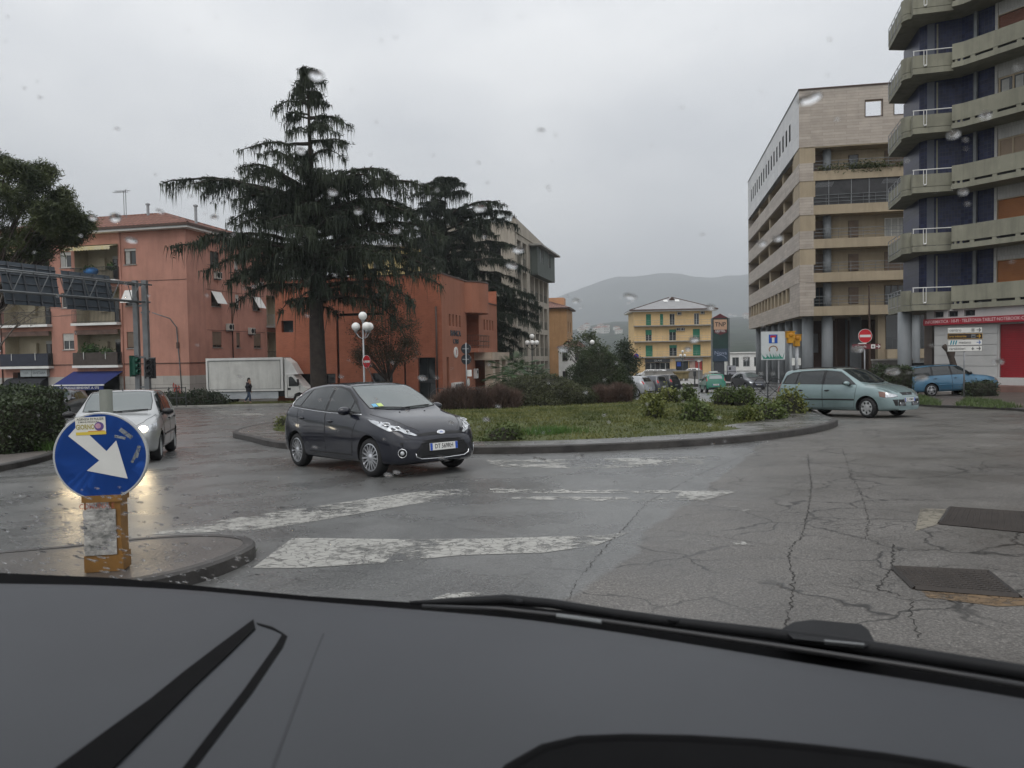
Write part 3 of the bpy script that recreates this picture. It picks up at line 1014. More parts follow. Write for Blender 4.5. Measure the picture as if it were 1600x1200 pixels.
 def line(s, mb, poly, view, r, off=0.0, closed=False, side=1, mi=0, step=0.05):
  P = [Vector((p[0], p[1])) for p in poly]
  if closed: P = P + [P[0]]
  pts = []
  for a, b in zip(P[:-1], P[1:]):
   k = max(1, int((b - a).length / step))
   pts += [a.lerp(b, j / k) for j in range(k)]
  pts.append(P[-1])
  L = []
  for p in pts:
   if view == 'side': o, d = Vector((p.x, 3.0 * side, p.y)), Vector((0, -side, 0))
   elif view == 'front': o, d = Vector((5, p.x, p.y)), Vector((-1, 0, 0))
   elif view == 'rear': o, d = Vector((-5, p.x, p.y)), Vector((1, 0, 0))
   else: o, d = Vector((p.x, p.y, 4)), Vector((0, 0, -1))
   hit, nrm, _, _ = s.bvh.ray_cast(o, d)
   if hit is None: continue
   if nrm.dot(d) > 0: nrm = -nrm
   L.append(hit + nrm * off)
  if len(L) > 1: mb.tube(L, r, 5, mi)
 def on_side(s, x, z, side, off=0.0):
  hit, nrm, _, _ = s.bvh.ray_cast(Vector((x, 3.0 * side, z)), Vector((0, -side, 0)))
  if hit is None: hit = Vector((x, s.sp['W'] / 2 * side, z))
  return hit + Vector((0, side * off, 0))
 # --- parts
 def wheels(s, kind='alloy', steer=0.0, rim_mat=None):
  sp = s.sp; r, w = sp['r'], 0.195
  rr = r * sp.get('rimr', 0.70)
  ty = MB()
  ty.lathe([(rr - .012, -w / 2 + .02), (rr, -w / 2), (r - .045, -w / 2 - .004), (r - .012, -w / 2 + .022), (r, -w / 2 + .05), (r, w / 2 - .05), (r - .012, w / 2 - .022), (r - .045, w / 2 + .004), (rr, w / 2), (rr - .012, w / 2 - .02), (rr - .02, 0)], 36 if s.full else 20, 0, None, 'Y', False)
  ri = MB()
  ri.lathe([(rr, -w / 2 + .01), (rr - .022, -w / 2 + .004), (rr - .026, -w / 2 + .05), (rr - .03, w / 2 - .01)], 36 if s.full else 16, 0, None, 'Y', False)
  n = {'alloy': 15, 'five': 5, 'cover': 7}[kind]
  yb = -w / 2 + .012
  for k in range(n):
   a = 2 * math.pi * k / n
   T = Matrix.Rotation(a, 4, 'Y')
   if kind == 'alloy':
    ri.add([(-.017, yb, .03), (.017, yb, .03), (.010, yb + .006, rr - .02), (-.010, yb + .006, rr - .02), (-.017, yb + .035, .03), (.017, yb + .035, .03), (.010, yb + .03, rr - .02), (-.010, yb + .03, rr - .02)], [(0, 1, 2, 3), (0, 3, 7, 4), (1, 5, 6, 2), (3, 2, 6, 7)], 0, T)
   elif kind == 'five':
    ri.add([(-.05, yb, .04), (.05, yb, .04), (.034, yb + .006, rr - .02), (-.034, yb + .006, rr - .02), (-.05, yb + .035, .04), (.05, yb + .035, .04), (.034, yb + .03, rr - .02), (-.034, yb + .03, rr - .02)], [(0, 1, 2, 3), (0, 3, 7, 4), (1, 5, 6, 2), (3, 2, 6, 7)], 0, T)
   else:
    b0, b1 = rr * .52, rr - .005
    wd = math.pi / n * .62
    ri.add([(b * math.sin(q), yb, b * math.cos(q)) for b, q in ((b0, -wd * .8), (b0, wd * .8), (b1, wd * 1.1), (b1, -wd * 1.1))], [(0, 1, 2, 3)], 0, T)
  if kind == 'cover':
   ri.lathe([(0.0, yb - .012), (.06, yb - .01), (rr * .53, yb)], 24, 0, None, 'Y')
  else:
   ri.lathe([(0.0, yb - .016), (.030, yb - .012), (.055, yb - .002), (.06, yb + .03)], 16, 0, None, 'Y', False)
  ri.lathe([(rr - .03, yb + .05), (.0, yb + .05)], 24, 1, None, 'Y')
  ri.lathe([(rr * .62, yb + .042), (rr * .3, yb + .042)], 24, 2, None, 'Y', False)
  tyre_me = ty.build("tyre", M_RUBBER, smooth=True, flat_angle=R(50)).data
  rim_me = ri.build("rim", [rim_mat or (M_RIM if kind != 'cover' else M_HUBCAP), M_DARK, M_STEEL], smooth=True, flat_angle=R(30)).data
  for o in [o for o in COL.objects if o.data in (tyre_me, rim_me)]: bpy.data.objects.remove(o)
  for ax in (1, -1):
   for sd in (-1, 1):
    p = pivot("wheel", s.root, (ax * sp['wb'] / 2 + sp.get('axo', 0), sd * (sp['W'] / 2 - w / 2 - .022), r))
    p.rotation_euler = (0, 0, (math.pi if sd > 0 else 0) + (steer if ax > 0 else 0))
    link("tyre", tyre_me, p); link("rim", rim_me, p)
 def window(s, poly, side=1, parent=None, off=0.0065, mat=None, name="window"):
  mb = MB(); s.patch(mb, poly, 'side', off, 0.07, 0, side)
  return mb.build(name, mat or M_CGLASS, parent or s.root, smooth=True)
 def dlo(s, poly, sides=(1, -1), off=0.0035):
  for sd in sides:
   mb = MB(); s.patch(mb, poly, 'side', off, 0.07, 0, sd)
   mb.build("window_surround", M_TRIM, s.root, smooth=True)
 def door(s, poly, sides, win=None, handle=None, hmat=None):
  for sd in sides:
   mb = MB(); s.patch(mb, poly, 'side', 0.0025, 0.08, 0, sd)
   s.line(mb, poly, 'side', 0.0045, 0.0008, True, sd, 1)
   d = mb.build("door", [s.paint, M_BLACK], s.root, smooth=True)
   if win: s.window(win, sd, d)
   if handle:
    q = s.on_side(handle[0], handle[1], sd, 0.012)
    h = MB()
    h.ball(q + Vector((0, -sd * .012, -.004)), (.075, .010, .030), 12, 6, 1)
    h.tube([q + Vector((-.085, -sd * .012, 0)), q + Vector((-.06, sd * .016, .004)), q + Vector((.06, sd * .016, .004)), q + Vector((.085, -sd * .012, 0))], [.010, .013, .013, .010], 8)
    h.build("handle", [hmat or s.paint, M_TRIM], d, smooth=True)
 def mirror(s, x, z, mat, sides=(1, -1)):
  for sd in sides:
   q = s.on_side(x, z, sd)
   mb = MB()
   c = q + Vector((-.03, sd * .115, .03))
   mb.ball(c, (.085, .115, .070), 14, 8)
   mb.tube([q + Vector((.03, -sd * .02, -.03)), q + Vector((.0, sd * .05, .0))], [.03, .025], 8, 1)
   mb.lathe([(0, -.0), (.052, .0)], 14, 2, Matrix.Translation(c + Vector((-.082, 0, 0))) @ Matrix.Rotation(-math.pi / 2, 4, 'Y') @ Matrix.Diagonal((1.0, 1.6, 1, 1)))
   mb.build("mirror", [mat, M_TRIM, M_CGLASS], s.root, smooth=True)
 def plate(s, txt, x, z, front=True, y=0.0, tilt=0.0, blue=True):
  T = frame_xz((x, y, z), (0, 1 if front else -1, 0), (-math.sin(tilt), 0, math.cos(tilt)))
  mb = MB()
  mb.add([], [])
  mb.b2(-.26, .26, -.055, .055, -.012, .004, 0, T)
  if blue:
   mb.b2(-.258, -.215, -.053, .053, 0, .0055, 1, T); mb.b2(.215, .258, -.053, .053, 0, .0055, 1, T)
  text(mb, txt, .098, T @ Matrix.Translation((0, 0, .006)), 2, 'CENTER', .012, 0, .80)
  mb.build("number_plate", [M_PLATE, M_PBLUE, M_INK], s.root)
 def windscreen(s, poly, view='top', mat=None, off=0.005, name="windscreen"):
  mb = MB()
  s.patch(mb, poly, view, off, 0.08)
  o = mb.build(name, mat or M_WGLASS, s.root, smooth=True)
  e = MB(); s.line(e, poly, view, 0.009, 0.002, True)
  e.build("window_seal", M_TRIM, o, smooth=True)
  return o
 def wiper(s, a, b):
  P = []
  for p in (a, ((a[0] + b[0]) / 2, (a[1] + b[1]) / 2), b):
   hit, nrm, _, _ = s.bvh.ray_cast(Vector((p[0], p[1], 4)), Vector((0, 0, -1)))
   P.append(hit + Vector((0, 0, .02)))
  MB().tube(P, .009, 6).build("wiper", M_TRIM, s.root, smooth=True)
 def antenna(s, x, z, h=0.42, rake=0.35):
  hit, _, _, _ = s.bvh.ray_cast(Vector((x, 0, 4)), Vector((0, 0, -1)))
  MB().tube([hit + Vector((0, 0, -.01)), hit + Vector((-.03, 0, .03)), hit + Vector((-rake, 0, h))], [.02, .008, .004], 6).build("antenna", M_TRIM, s.root)
def ellipse3(c, a, b, ra, rb, n=20):
 c, a, b = Vector(c), Vector(a).normalized(), Vector(b).normalized()
 return [c + a * ra * math.cos(2 * math.pi * k / n) + b * rb * math.sin(2 * math.pi * k / n) for k in range(n)]
# ---------- dark blue-grey hatchback in the middle of the road
P_DARK = carpaint("dark_blue_grey_paint", (0.005, 0.0062, 0.014), 0.1, 0.3)
FI = dict(W=1.72, wb=2.49, r=0.302, arch=0.038, rimr=0.735, nose=0.55, nosez=0.42,
 top=[(-1.90, .90), (-1.86, .97), (-1.72, 1.13), (-1.53, 1.35), (-1.40, 1.405), (-1.0, 1.455), (-.5, 1.482), (-.1, 1.475), (.22, 1.435), (.55, 1.30), (.85, 1.135), (1.10, 1.005), (1.30, .955), (1.55, .90), (1.78, .82), (1.93, .735), (2.01, .65), (2.045, .58)],
 belt=[(-1.90, .84), (-1.6, 1.01), (-1.2, 1.0), (0, .945), (.8, .90), (1.1, .885), (1.4, .85), (1.7, .765), (1.9, .66), (2.045, .52)],
 wm=[(-1.90, .60), (-1.88, .70), (-1.78, .80), (-1.5, .855), (-1.1, .862), (-.4, .848), (.5, .85), (1.2, .862), (1.55, .84), (1.78, .775), (1.93, .67), (2.02, .54), (2.045, .44)],
 wr=[(-1.90, .56), (-1.6, .58), (-1.4, .56), (-.9, .575), (0, .59), (.3, .595), (1.05, .70), (1.3, .70), (1.7, .60), (1.95, .46), (2.045, .34)],
 zb=[(-1.90, .30), (-1.7, .24), (-1.2, .20), (1.2, .19), (1.8, .19), (2.045, .24)])
pF, pB = ground(588, 745), ground(468, 728)
hd = (pF - pB).normalized(); rzc = math.atan2(hd.y, hd.x)
rt = Vector((hd.y, -hd.x, 0)).normalized()
mid = (pF + pB) / 2 - rt * (FI['W'] / 2 - .10)
mid.z = gz(mid.x, mid.y)
c = Car("hatchback", "dark blue-grey five-door hatchback with alloy wheels driving round the island", "car", FI, P_DARK, mid, rzc)
def fiesta(c):
 S = (1, -1)
 c.dlo([(.93, .965), (.60, 1.20), (.28, 1.365), (0, 1.41), (-.5, 1.415), (-1.0, 1.375), (-1.30, 1.30), (-1.50, 1.14), (-1.44, 1.075), (-1.0, 1.045), (0, .985)], S)
 fw = [(.60, 1.005), (.585, 1.165), (.30, 1.325), (0, 1.385), (-.10, 1.392), (-.125, 1.01)]
 rw = [(-.20, 1.015), (-.175, 1.395), (-.5, 1.397), (-.92, 1.365), (-1.08, 1.07)]
 c.door([(.93, .93), (.78, .70), (.74, .34), (-.14, .32), (-.16, 1.0), (.0, 1.0), (.64, .985)], S, fw, (.02, .835))
 c.door([(-.17, 1.0), (-.15, .32), (-.72, .33), (-.90, .55), (-1.12, .70), (-1.16, 1.05)], S, rw, (-.98, .875))
 for sd in S:
  c.window([(.90, .985), (.64, 1.135), (.63, 1.005)], sd)
  c.window([(-1.14, 1.085), (-1.0, 1.35), (-1.26, 1.27), (-1.44, 1.14), (-1.40, 1.10)], sd)
  ch = MB(); c.line(ch, [(.95, .955), (.5, .965), (0, .975), (-.5, 1.0), (-1.0, 1.035), (-1.42, 1.065), (-1.505, 1.12), (-1.48, 1.19), (-1.38, 1.275)], 'side', .008, .004, False, sd)
  ch.build("chrome_strip", M_CHROME, c.root, smooth=True)
  sk = MB(); c.line(sk, [(.70, .31), (-.7, .31)], 'side', .012, 0.0, False, sd); sk.build("sill_strip", M_TRIM, c.root)
  # headlight, swept back along the wing
  P = [(1.18, .815, .895), (1.42, .79, .880), (1.66, .71, .835), (1.86, .56, .745), (1.975, .425, .645), (1.955, .47, .628), (1.86, .60, .645), (1.70, .735, .700), (1.48, .80, .785), (1.30, .825, .845)]
  h = MB(); c.snap(h, [(x, y * sd, z) for x, y, z in P], .006, .04)
  ho = h.build("headlight", M_LAMP, c.root, smooth=True)
  e = MB()
  Q = [(x, y * sd, z) for x, y, z in P]
  loop = []
  for i in range(len(Q)):
   a, b = Vector(Q[i]), Vector(Q[(i + 1) % len(Q)])
   for k in range(4):
    hit, nrm, _, _ = c.bvh.find_nearest(a.lerp(b, k / 4)); loop.append(hit)
  e.tube(loop + [loop[0]], .007, 5, 0)
  for (x, y, z, r_) in ((1.60, .735, .785, .062), (1.76, .64, .735, .048), (1.87, .54, .69, .034)):
   hit, nrm, _, _ = c.bvh.find_nearest(Vector((x, y * sd, z)))
   if nrm.x < 0: nrm = -nrm
   q = nrm.to_track_quat('Z', 'Y').to_matrix().to_4x4(); q.translation = hit + nrm * .007
   e.lathe([(r_, .0), (r_ * .92, .006), (r_ * .8, .004), (r_ * .72, .0)], 20, 1, q, 'Z', False)
   e.lathe([(r_ * .62, .004), (r_ * .3, .009), (0, .010)], 20, 2, q)
  e.build("lens", [M_TRIM, M_CHROME, M_STEEL], ho, smooth=True)
  # fog lamp
  hit, nrm, _, _ = c.bvh.find_nearest(Vector((1.90, .64 * sd, .385)))
  if nrm.x < 0: nrm = -nrm
  q = nrm.to_track_quat('Z', 'Y').to_matrix().to_4x4(); q.translation = hit + nrm * .004
  f = MB()
  f.lathe([(.070, .0), (.066, .008), (.060, .004)], 20, 0, q, 'Z', False); f.lathe([(.059, .003), (.0, .004)], 20, 1, q); f.lathe([(.034, .006), (.026, .010), (0, .011)], 16, 2, q)
  f.build("fog_lamp", [M_CHROME, M_TRIM, M_LAMP], c.root, smooth=True)
  t = MB(); c.snap(t, [(-1.74, .80 * sd, 1.10), (-1.56, .745 * sd, 1.30), (-1.62, .73 * sd, 1.30), (-1.78, .76 * sd, 1.12), (-1.87, .70 * sd, .90), (-1.80, .80 * sd, .88)], .006, .05)
  t.build("tail_light", M_RED, c.root, smooth=True)
  rp = MB(); c.snap(rp, [(1.88, .665 * sd, .51), (1.905, .63 * sd, .51), (1.91, .63 * sd, .535), (1.88, .665 * sd, .54)], .004, .03)
  rp.build("washer_cap", M_TRIM, c.root)
 c.windscreen([(1.085, 0), (1.05, .35), (.95, .625), (.60, .60), (.25, .535), (.29, .30), (.30, 0), (.29, -.30), (.25, -.535), (.60, -.60), (.95, -.625), (1.05, -.35)])
 ws = MB(); ws_o = None
 c.windscreen([(-.50, 1.10), (-.44, 1.31), (.44, 1.31), (.50, 1.10)], 'rear', M_CGLASS, .006, "rear_window")
 # bonnet shut lines, nozzles, grille, badge
 b = MB()
 for sd in S: c.line(b, [(1.08, .70 * sd), (1.35, .66 * sd), (1.6, .585 * sd), (1.8, .50 * sd), (1.93, .36 * sd)], 'top', .0045, .0)
 b.build("bonnet_gap", M_BLACK, c.root)
 nz_ = MB()
 for sd in S:
  hit, nrm, _, _ = c.bvh.ray_cast(Vector((1.22, .24 * sd, 3)), Vector((0, 0, -1))); nz_.ball(hit, (.018, .014, .012), 8, 6)
 nz_.build("washer_nozzle", M_TRIM, c.root, smooth=True)
 g = MB(); c.patch(g, [(-.43, .655), (-.2, .672), (.2, .672), (.43, .655), (.40, .622), (.2, .630), (-.2, .630), (-.40, .622)], 'front', .004, .04)
 g.build("upper_grille", M_TRIM, c.root, smooth=True)
 lo = [(-.36, .555), (0, .575), (.36, .555), (.49, .40), (.50, .33), (.40, .285), (0, .272), (-.40, .285), (-.50, .33), (-.49, .40)]
 g = MB(); c.patch(g, lo, 'front', .004, .05)
 go = g.build("lower_grille", M_BLACK, c.root, smooth=True)
 g = MB(); c.line(g, [(-.495, .37), (-.49, .325), (-.40, .285), (0, .272), (.40, .285), (.49, .325), (.495, .37)], 'front', .009, .006)
 g.build("grille_surround", M_CHROME, go, smooth=True)
 g = MB()
 for z in (.52, .485, .33, .305): c.line(g, [(-.40, z), (0, z + .01), (.40, z)], 'front', .006, .008)
 c.patch(g, [(-.41, .505), (0, .525), (.41, .505), (.45, .40), (0, .385), (-.45, .40)], 'front', .0075, .06)
 g.build("grille_bar", M_TRIM, go, smooth=True)
 hit, nrm, _, _ = c.bvh.ray_cast(Vector((5, 0, .655)), Vector((-1, 0, 0)))
 T = frame_xz(hit + Vector((.012, 0, .01)), (0, 1, 0), (-.45, 0, 1))
 e = MB()
 e.lathe([(.078, -.012), (.078, .004), (.066, .009)], 24, 0, T @ Matrix.Diagonal((1, .46, 1, 1)))
 e.lathe([(.066, .008), (0, .010)], 24, 1, T @ Matrix.Diagonal((1, .44, 1, 1)))
 text(e, "Ford", .055, T @ Matrix.Translation((0, 0, .0115)), 0, 'CENTER', .005)
 e.build("badge", [M_CHROME, M_PBLUE], c.root)
 hit, nrm, _, _ = c.bvh.ray_cast(Vector((5, 0, .455)), Vector((-1, 0, 0)))
 c.plate("DT 569RH", hit.x + .03, .455, True, 0.0, .05)
 c.mirror(.66, .985, c.paint)
 c.antenna(.10, 1.47)
 st = MB()
 for i, (y0, y1, mi) in enumerate(((-.55, -.47, 0), (-.46, -.37, 1))): c.patch(st, [(.955, y0), (.955, y1), (.87, y1), (.87, y0)], 'top', .009, .06, mi)
 st.build("windscreen_sticker", [pmat("sticker_blue", (.15, .4, .6), .5, 0), pmat("sticker_green", (.5, .62, .2), .5, 0)], c.root)
 c.wiper((1.07, -.10), (.985, .50)); c.wiper((1.08, .05), (.975, -.55))
 bp_ = MB(); c.line(bp_, [(-.72, .60), (-.3, .56), (.3, .56), (.72, .60)], 'front', .003, .0, mi=0); bp_.build("bumper_gap", M_BLACK, c.root)
 c.wheels('alloy', steer=R(4))
fiesta(c)
# ---------- silver hatchback with its headlights on
P_SILV = carpaint("silver_paint", (0.40, 0.41, 0.41), 0.55, 0.35)
PU = dict(W=1.66, wb=2.46, r=0.285, arch=0.045, rimr=0.70, nose=0.35, nosez=0.45,
 top=[(-1.82, .95), (-1.79, 1.02), (-1.70, 1.20), (-1.60, 1.38), (-1.45, 1.44), (-.8, 1.478), (-.1, 1.478), (.24, 1.445), (.55, 1.275), (.82, 1.10), (1.02, .995), (1.35, .935), (1.65, .855), (1.84, .775), (1.93, .70), (1.98, .60)],
 belt=[(-1.82, .86), (-1.5, .93), (0, .91), (.8, .89), (1.0, .89), (1.4, .85), (1.7, .78), (1.85, .70), (1.98, .55)],
 wm=[(-1.82, .66), (-1.78, .74), (-1.6, .81), (-1.1, .828), (.6, .828), (1.2, .83), (1.6, .80), (1.8, .735), (1.92, .64), (1.98, .52)],
 wr=[(-1.82, .60), (-1.5, .585), (-.8, .60), (.25, .60), (.98, .695), (1.3, .68), (1.7, .58), (1.98, .42)],
 zb=[(-1.82, .30), (-1.5, .22), (1.5, .20), (1.98, .24)])
pF, pB = ground(234, 720), ground(258, 705)
hd = (pF - pB).normalized(); rzc = math.atan2(hd.y, hd.x)
lt = Vector((-hd.y, hd.x, 0)).normalized()
mid = (pF + pB) / 2 - lt * (PU['W'] / 2 - .10); mid.z = gz(mid.x, mid.y)
c = Car("hatchback", "silver five-door hatchback with headlights on coming down the left road", "car", PU, P_SILV, mid, rzc)
def simple_hatch(c, fwin, rwin, qwin, doors, lit=False, plate="CK 482LR", kind='cover', mouth=True):
 S = (1, -1)
 c.door(doors[0], S, fwin, doors[2], M_TRIM)
 c.door(doors[1], S, rwin, doors[3], M_TRIM)
 if qwin:
  for sd in S: c.window(qwin, sd)
simple_hatch(c, [(.78, .955), (.74, 1.06), (.34, 1.345), (.0, 1.395), (-.14, 1.398), (-.16, .955)], [(-.24, .96), (-.22, 1.40), (-.8, 1.395), (-1.0, 1.36), (-1.12, .975)],
 [(-1.22, .985), (-1.10, 1.33), (-1.30, 1.25), (-1.38, 1.0)],
 ([(.90, .93), (.80, .30), (-.20, .29), (-.20, .92), (-.18, 1.43), (.30, 1.39)], [(-.215, .92), (-.215, .29), (-.75, .30), (-.95, .60), (-1.15, .72), (-1.18, .95), (-1.02, 1.39), (-.2, 1.435)], (-.06, .83), (-1.02, .84)))
def punto_front(c):
 S = (1, -1)
 c.windscreen([(1.0, 0), (.96, .35), (.88, .60), (.58, .595), (.27, .535), (.29, .30), (.30, 0), (.29, -.30), (.27, -.535), (.58, -.595), (.88, -.60), (.96, -.35)])
 c.windscreen([(-.50, 1.02), (-.46, 1.36), (.46, 1.36), (.50, 1.02)], 'rear', M_CGLASS, .006, "rear_window")
 for sd in S:
  P = [(1.52, .775, .79), (1.74, .72, .77), (1.86, .62, .745), (1.92, .50, .70), (1.935, .48, .63), (1.87, .62, .61), (1.72, .745, .63)]
  h = MB(); c.snap(h, [(x, y * sd, z) for x, y, z in P], .006, .04)
  ho = h.build("headlight", M_LAMP, c.root, smooth=True)
  hit, nrm, _, _ = c.bvh.find_nearest(Vector((1.88, .58 * sd, .685)))
  if nrm.x < 0: nrm = -nrm
  q = nrm.to_track_quat('Z', 'Y').to_matrix().to_4x4(); q.translation = hit + nrm * .008
  l_ = MB(); l_.lathe([(.085, 0), (.05, .012), (0, .016)], 18, 0, q)
  l_.build("bulb", M_LIT, ho, smooth=True)
  li = bpy.data.lights.new("headlight_beam", 'SPOT')
  li.energy = 14; li.color = (1.0, .76, .42); li.spot_size = R(75); li.spot_blend = .8; li.shadow_soft_size = .08
  lo = bpy.data.objects.new("headlight_beam", li); COL.objects.link(lo); lo.parent = c.root
  lo.location = (2.03, .57 * sd, .69); lo.rotation_euler = (0, R(-90 + 9), 0)
  lo.rotation_euler = Vector((-1, 0, .14)).to_track_quat('Z', 'Y').to_euler()
  st = MB(); c.line(st, [(.78, .52), (-.9, .54)], 'side', .02, .002, False, sd); st.build("rubbing_strip", M_TRIM, c.root, smooth=True)
  t = MB(); c.snap(t, [(-1.62, .775 * sd, 1.25), (-1.70, .72 * sd, 1.22), (-1.80, .70 * sd, .9), (-1.72, .79 * sd, .88)], .006, .06)
  t.build("tail_light", M_RED, c.root, smooth=True)
  sl = MB(); c.snap(sl, [(1.3, .82 * sd, .63), (1.38, .82 * sd, .63), (1.38, .82 * sd, .66), (1.3, .82 * sd, .66)], .006, .05); sl.build("side_repeater", M_AMBER, c.root)
 g = MB(); c.patch(g, [(-.36, .40), (.36, .40), (.33, .30), (-.33, .30)], 'front', .004, .06); g.build("grille", M_BLACK, c.root, smooth=True)
 g = MB(); c.patch(g, [(-.22, .69), (.22, .69), (.20, .655), (-.20, .655)], 'front', .004, .06); g.build("upper_grille", M_BLACK, c.root, smooth=True)
 b = MB()
 for sd in S: c.line(b, [(1.02, .70 * sd), (1.35, .66 * sd), (1.7, .56 * sd), (1.88, .42 * sd)], 'top', .0045, .0)
 b.build("bonnet_gap", M_BLACK, c.root)
 hit, nrm, _, _ = c.bvh.ray_cast(Vector((5, 0, .50)), Vector((-1, 0, 0)))
 c.plate("CB 315WK", hit.x + .015, .50)
 c.mirror(.74, .96, M_TRIM)
 c.wiper((.99, -.05), (.90, .55)); c.wiper((1.0, .10), (.90, -.50))
 c.antenna(.18, 1.46, .06, .04)
 c.wheels('cover')
punto_front(c)
c.root.scale = (1, 1.06, 1)
c.root.location -= lt * -.10
# ---------- pale green people carrier, right of the island
P_GREEN = carpaint("pale_green_paint", (0.20, 0.27, 0.275), 0.4, 0.35)
MP = dict(W=1.715, wb=2.50, r=0.30, arch=0.05, rimr=0.70, nose=0.35, nosez=0.42,
 top=[(-1.98, 1.0), (-1.95, 1.08), (-1.84, 1.27), (-1.72, 1.44), (-1.58, 1.495), (-.9, 1.52), (-.1, 1.515), (.28, 1.48), (.62, 1.31), (.92, 1.12), (1.13, 1.01), (1.45, .955), (1.75, .87), (1.92, .785), (2.01, .70), (2.05, .60)],
 belt=[(-1.98, .90), (-1.6, .965), (0, .945), (.9, .91), (1.1, .90), (1.5, .855), (1.8, .765), (1.95, .66), (2.05, .55)],
 wm=[(-1.98, .68), (-1.94, .77), (-1.75, .835), (-1.1, .857), (.6, .857), (1.25, .857), (1.65, .83), (1.86, .765), (1.98, .66), (2.05, .54)],
 wr=[(-1.98, .62), (-1.6, .60), (-.9, .615), (.28, .615), (1.1, .71), (1.4, .69), (1.8, .58), (2.05, .42)],
 zb=[(-1.98, .30), (-1.6, .22), (1.6, .20), (2.05, .22)])
pN = ground(1357, 653)
rzc = R(-57); hd = Vector((math.cos(rzc), math.sin(rzc), 0)); rt = Vector((hd.y, -hd.x, 0))
mid = pN - hd * (MP['wb'] / 2) - rt * (MP['W'] / 2 - .10); mid.z = gz(mid.x, mid.y)
c = Car("people_carrier", "pale green people carrier with roof rails pulling out right of the island", "car", MP, P_GREEN, mid, rzc)
def mpv(c):
 S = (1, -1)
 c.dlo([(.90, .985), (.62, 1.20), (.32, 1.385), (-.2, 1.44), (-.9, 1.435), (-1.4, 1.40), (-1.62, 1.30), (-1.72, 1.04), (-1.0, 1.02), (0, 1.0)], S)
 c.door([(.93, .96), (.84, .30), (-.20, .29), (-.20, .98), (-.2, 1.45), (.32, 1.40)], S, [(.84, 1.015), (.60, 1.19), (.33, 1.355), (-.13, 1.405), (-.15, 1.015)], (-.05, .82), M_TRIM)
 c.door([(-.22, .98), (-.22, .29), (-.75, .30), (-.93, .60), (-1.12, .72), (-1.20, 1.0), (-1.12, 1.43), (-.22, 1.45)], S, [(-.25, 1.02), (-.235, 1.41), (-.95, 1.405), (-1.10, 1.38), (-1.16, 1.03)], (-1.0, .83), M_TRIM)
 for sd in S:
  c.window([(-1.22, 1.045), (-1.16, 1.375), (-1.40, 1.36), (-1.56, 1.27), (-1.64, 1.06)], sd)
  st = MB(); c.line(st, [(.86, .545), (-.95, .555)], 'side', .028, -.006, False, sd); st.build("rubbing_strip", M_TRIM, c.root, smooth=True)
  P = [(1.62, .815, .775), (1.80, .755, .765), (1.93, .64, .735), (1.995, .50, .70), (2.0, .49, .615), (1.93, .66, .595), (1.80, .775, .60), (1.66, .825, .63)]
  h = MB(); c.snap(h, [(x, y * sd, z) for x, y, z in P], .006, .04); ho = h.build("headlight", M_LAMP, c.root, smooth=True)
  h = MB(); c.snap(h, [(x, y * sd, z) for x, y, z in (P[0], P[1], P[6], P[7])], .010, .04); h.build("indicator", M_AMBER, ho, smooth=True)
  e = MB()
  loop = []
  for i in range(len(P)):
   a, b = Vector(P[i]), Vector(P[(i + 1) % len(P)])
   for k in range(3):
    q = a.lerp(b, k / 3); hit, nrm, _, _ = c.bvh.find_nearest(Vector((q.x, q.y * sd, q.z))); loop.append(hit)
  e.tube(loop + [loop[0]], .008, 5); e.build("lens_edge", M_TRIM, ho, smooth=True)
  t = MB(); c.snap(t, [(-1.80, .80 * sd, 1.14), (-1.88, .73 * sd, 1.12), (-1.96, .71 * sd, .80), (-1.86, .82 * sd, .78)], .007, .06); t.build("tail_light", M_RED, c.root, smooth=True)
  r_ = MB()
  pts = []
  for x in np.linspace(-1.45, .12, 12):
   hit, nrm, _, _ = c.bvh.ray_cast(Vector((x, .56 * sd, 4)), Vector((0, 0, -1))); k = min(1, (x + 1.45) / .2, (.12 - x) / .2)
   pts.append(hit + Vector((0, 0, .045 * max(0, k))))
  r_.tube(pts, .014, 6); r_.build("roof_rail", M_TRIM, c.root, smooth=True)
 c.windscreen([(1.11, 0), (1.07, .35), (.96, .63), (.64, .615), (.31, .555), (.33, .30), (.34, 0), (.33, -.30), (.31, -.555), (.64, -.615), (.96, -.63), (1.07, -.35)], mat=M_CGLASS)
 c.windscreen([(-.54, 1.08), (-.50, 1.40), (.50, 1.40), (.54, 1.08)], 'rear', M_CGLASS, .006, "rear_window")
 g = MB(); c.patch(g, [(-.30, .735), (.30, .735), (.26, .655), (-.26, .655)], 'front', .004, .05); go = g.build("grille", M_BLACK, c.root, smooth=True)
 hit, _, _, _ = c.bvh.ray_cast(Vector((5, 0, .695)), Vector((-1, 0, 0)))
 T = frame_xz(hit + Vector((.012, 0, 0)), (0, 1, 0), (-.3, 0, 1))
 e = MB()
 for a in (90, 210, 330):
  q = T @ Matrix.Rotation(R(a), 4, 'Z')
  e.add([(0, 0, .002), (.022, .013, .002), (.044, 0, .002), (.022, -.013, .002)], [(3, 2, 1, 0), (0, 1, 2, 3)], 0, q)
 e.build("badge", M_CHROME, go)
 for sd in S:
  g = MB(); c.patch(g, [(.13 * sd, .53), (.68 * sd, .54), (.62 * sd, .36), (.16 * sd, .34)], 'front', .004, .05); go = g.build("lower_grille", M_BLACK, c.root, smooth=True)
  g = MB()
  for z in (.37, .40, .43): c.line(g, [(.2 * sd, z), (.45 * sd, z)], 'front', .006, .008)
  for y in (.2, .45): c.line(g, [(y * sd, .36), (y * sd, .45)], 'front', .006, .008)
  g.build("grille_bar", M_CHROME, go, smooth=True)
 b = MB()
 for sd in S: c.line(b, [(1.12, .70 * sd), (1.45, .64 * sd), (1.75, .56 * sd), (1.95, .40 * sd)], 'top', .0045, .0)
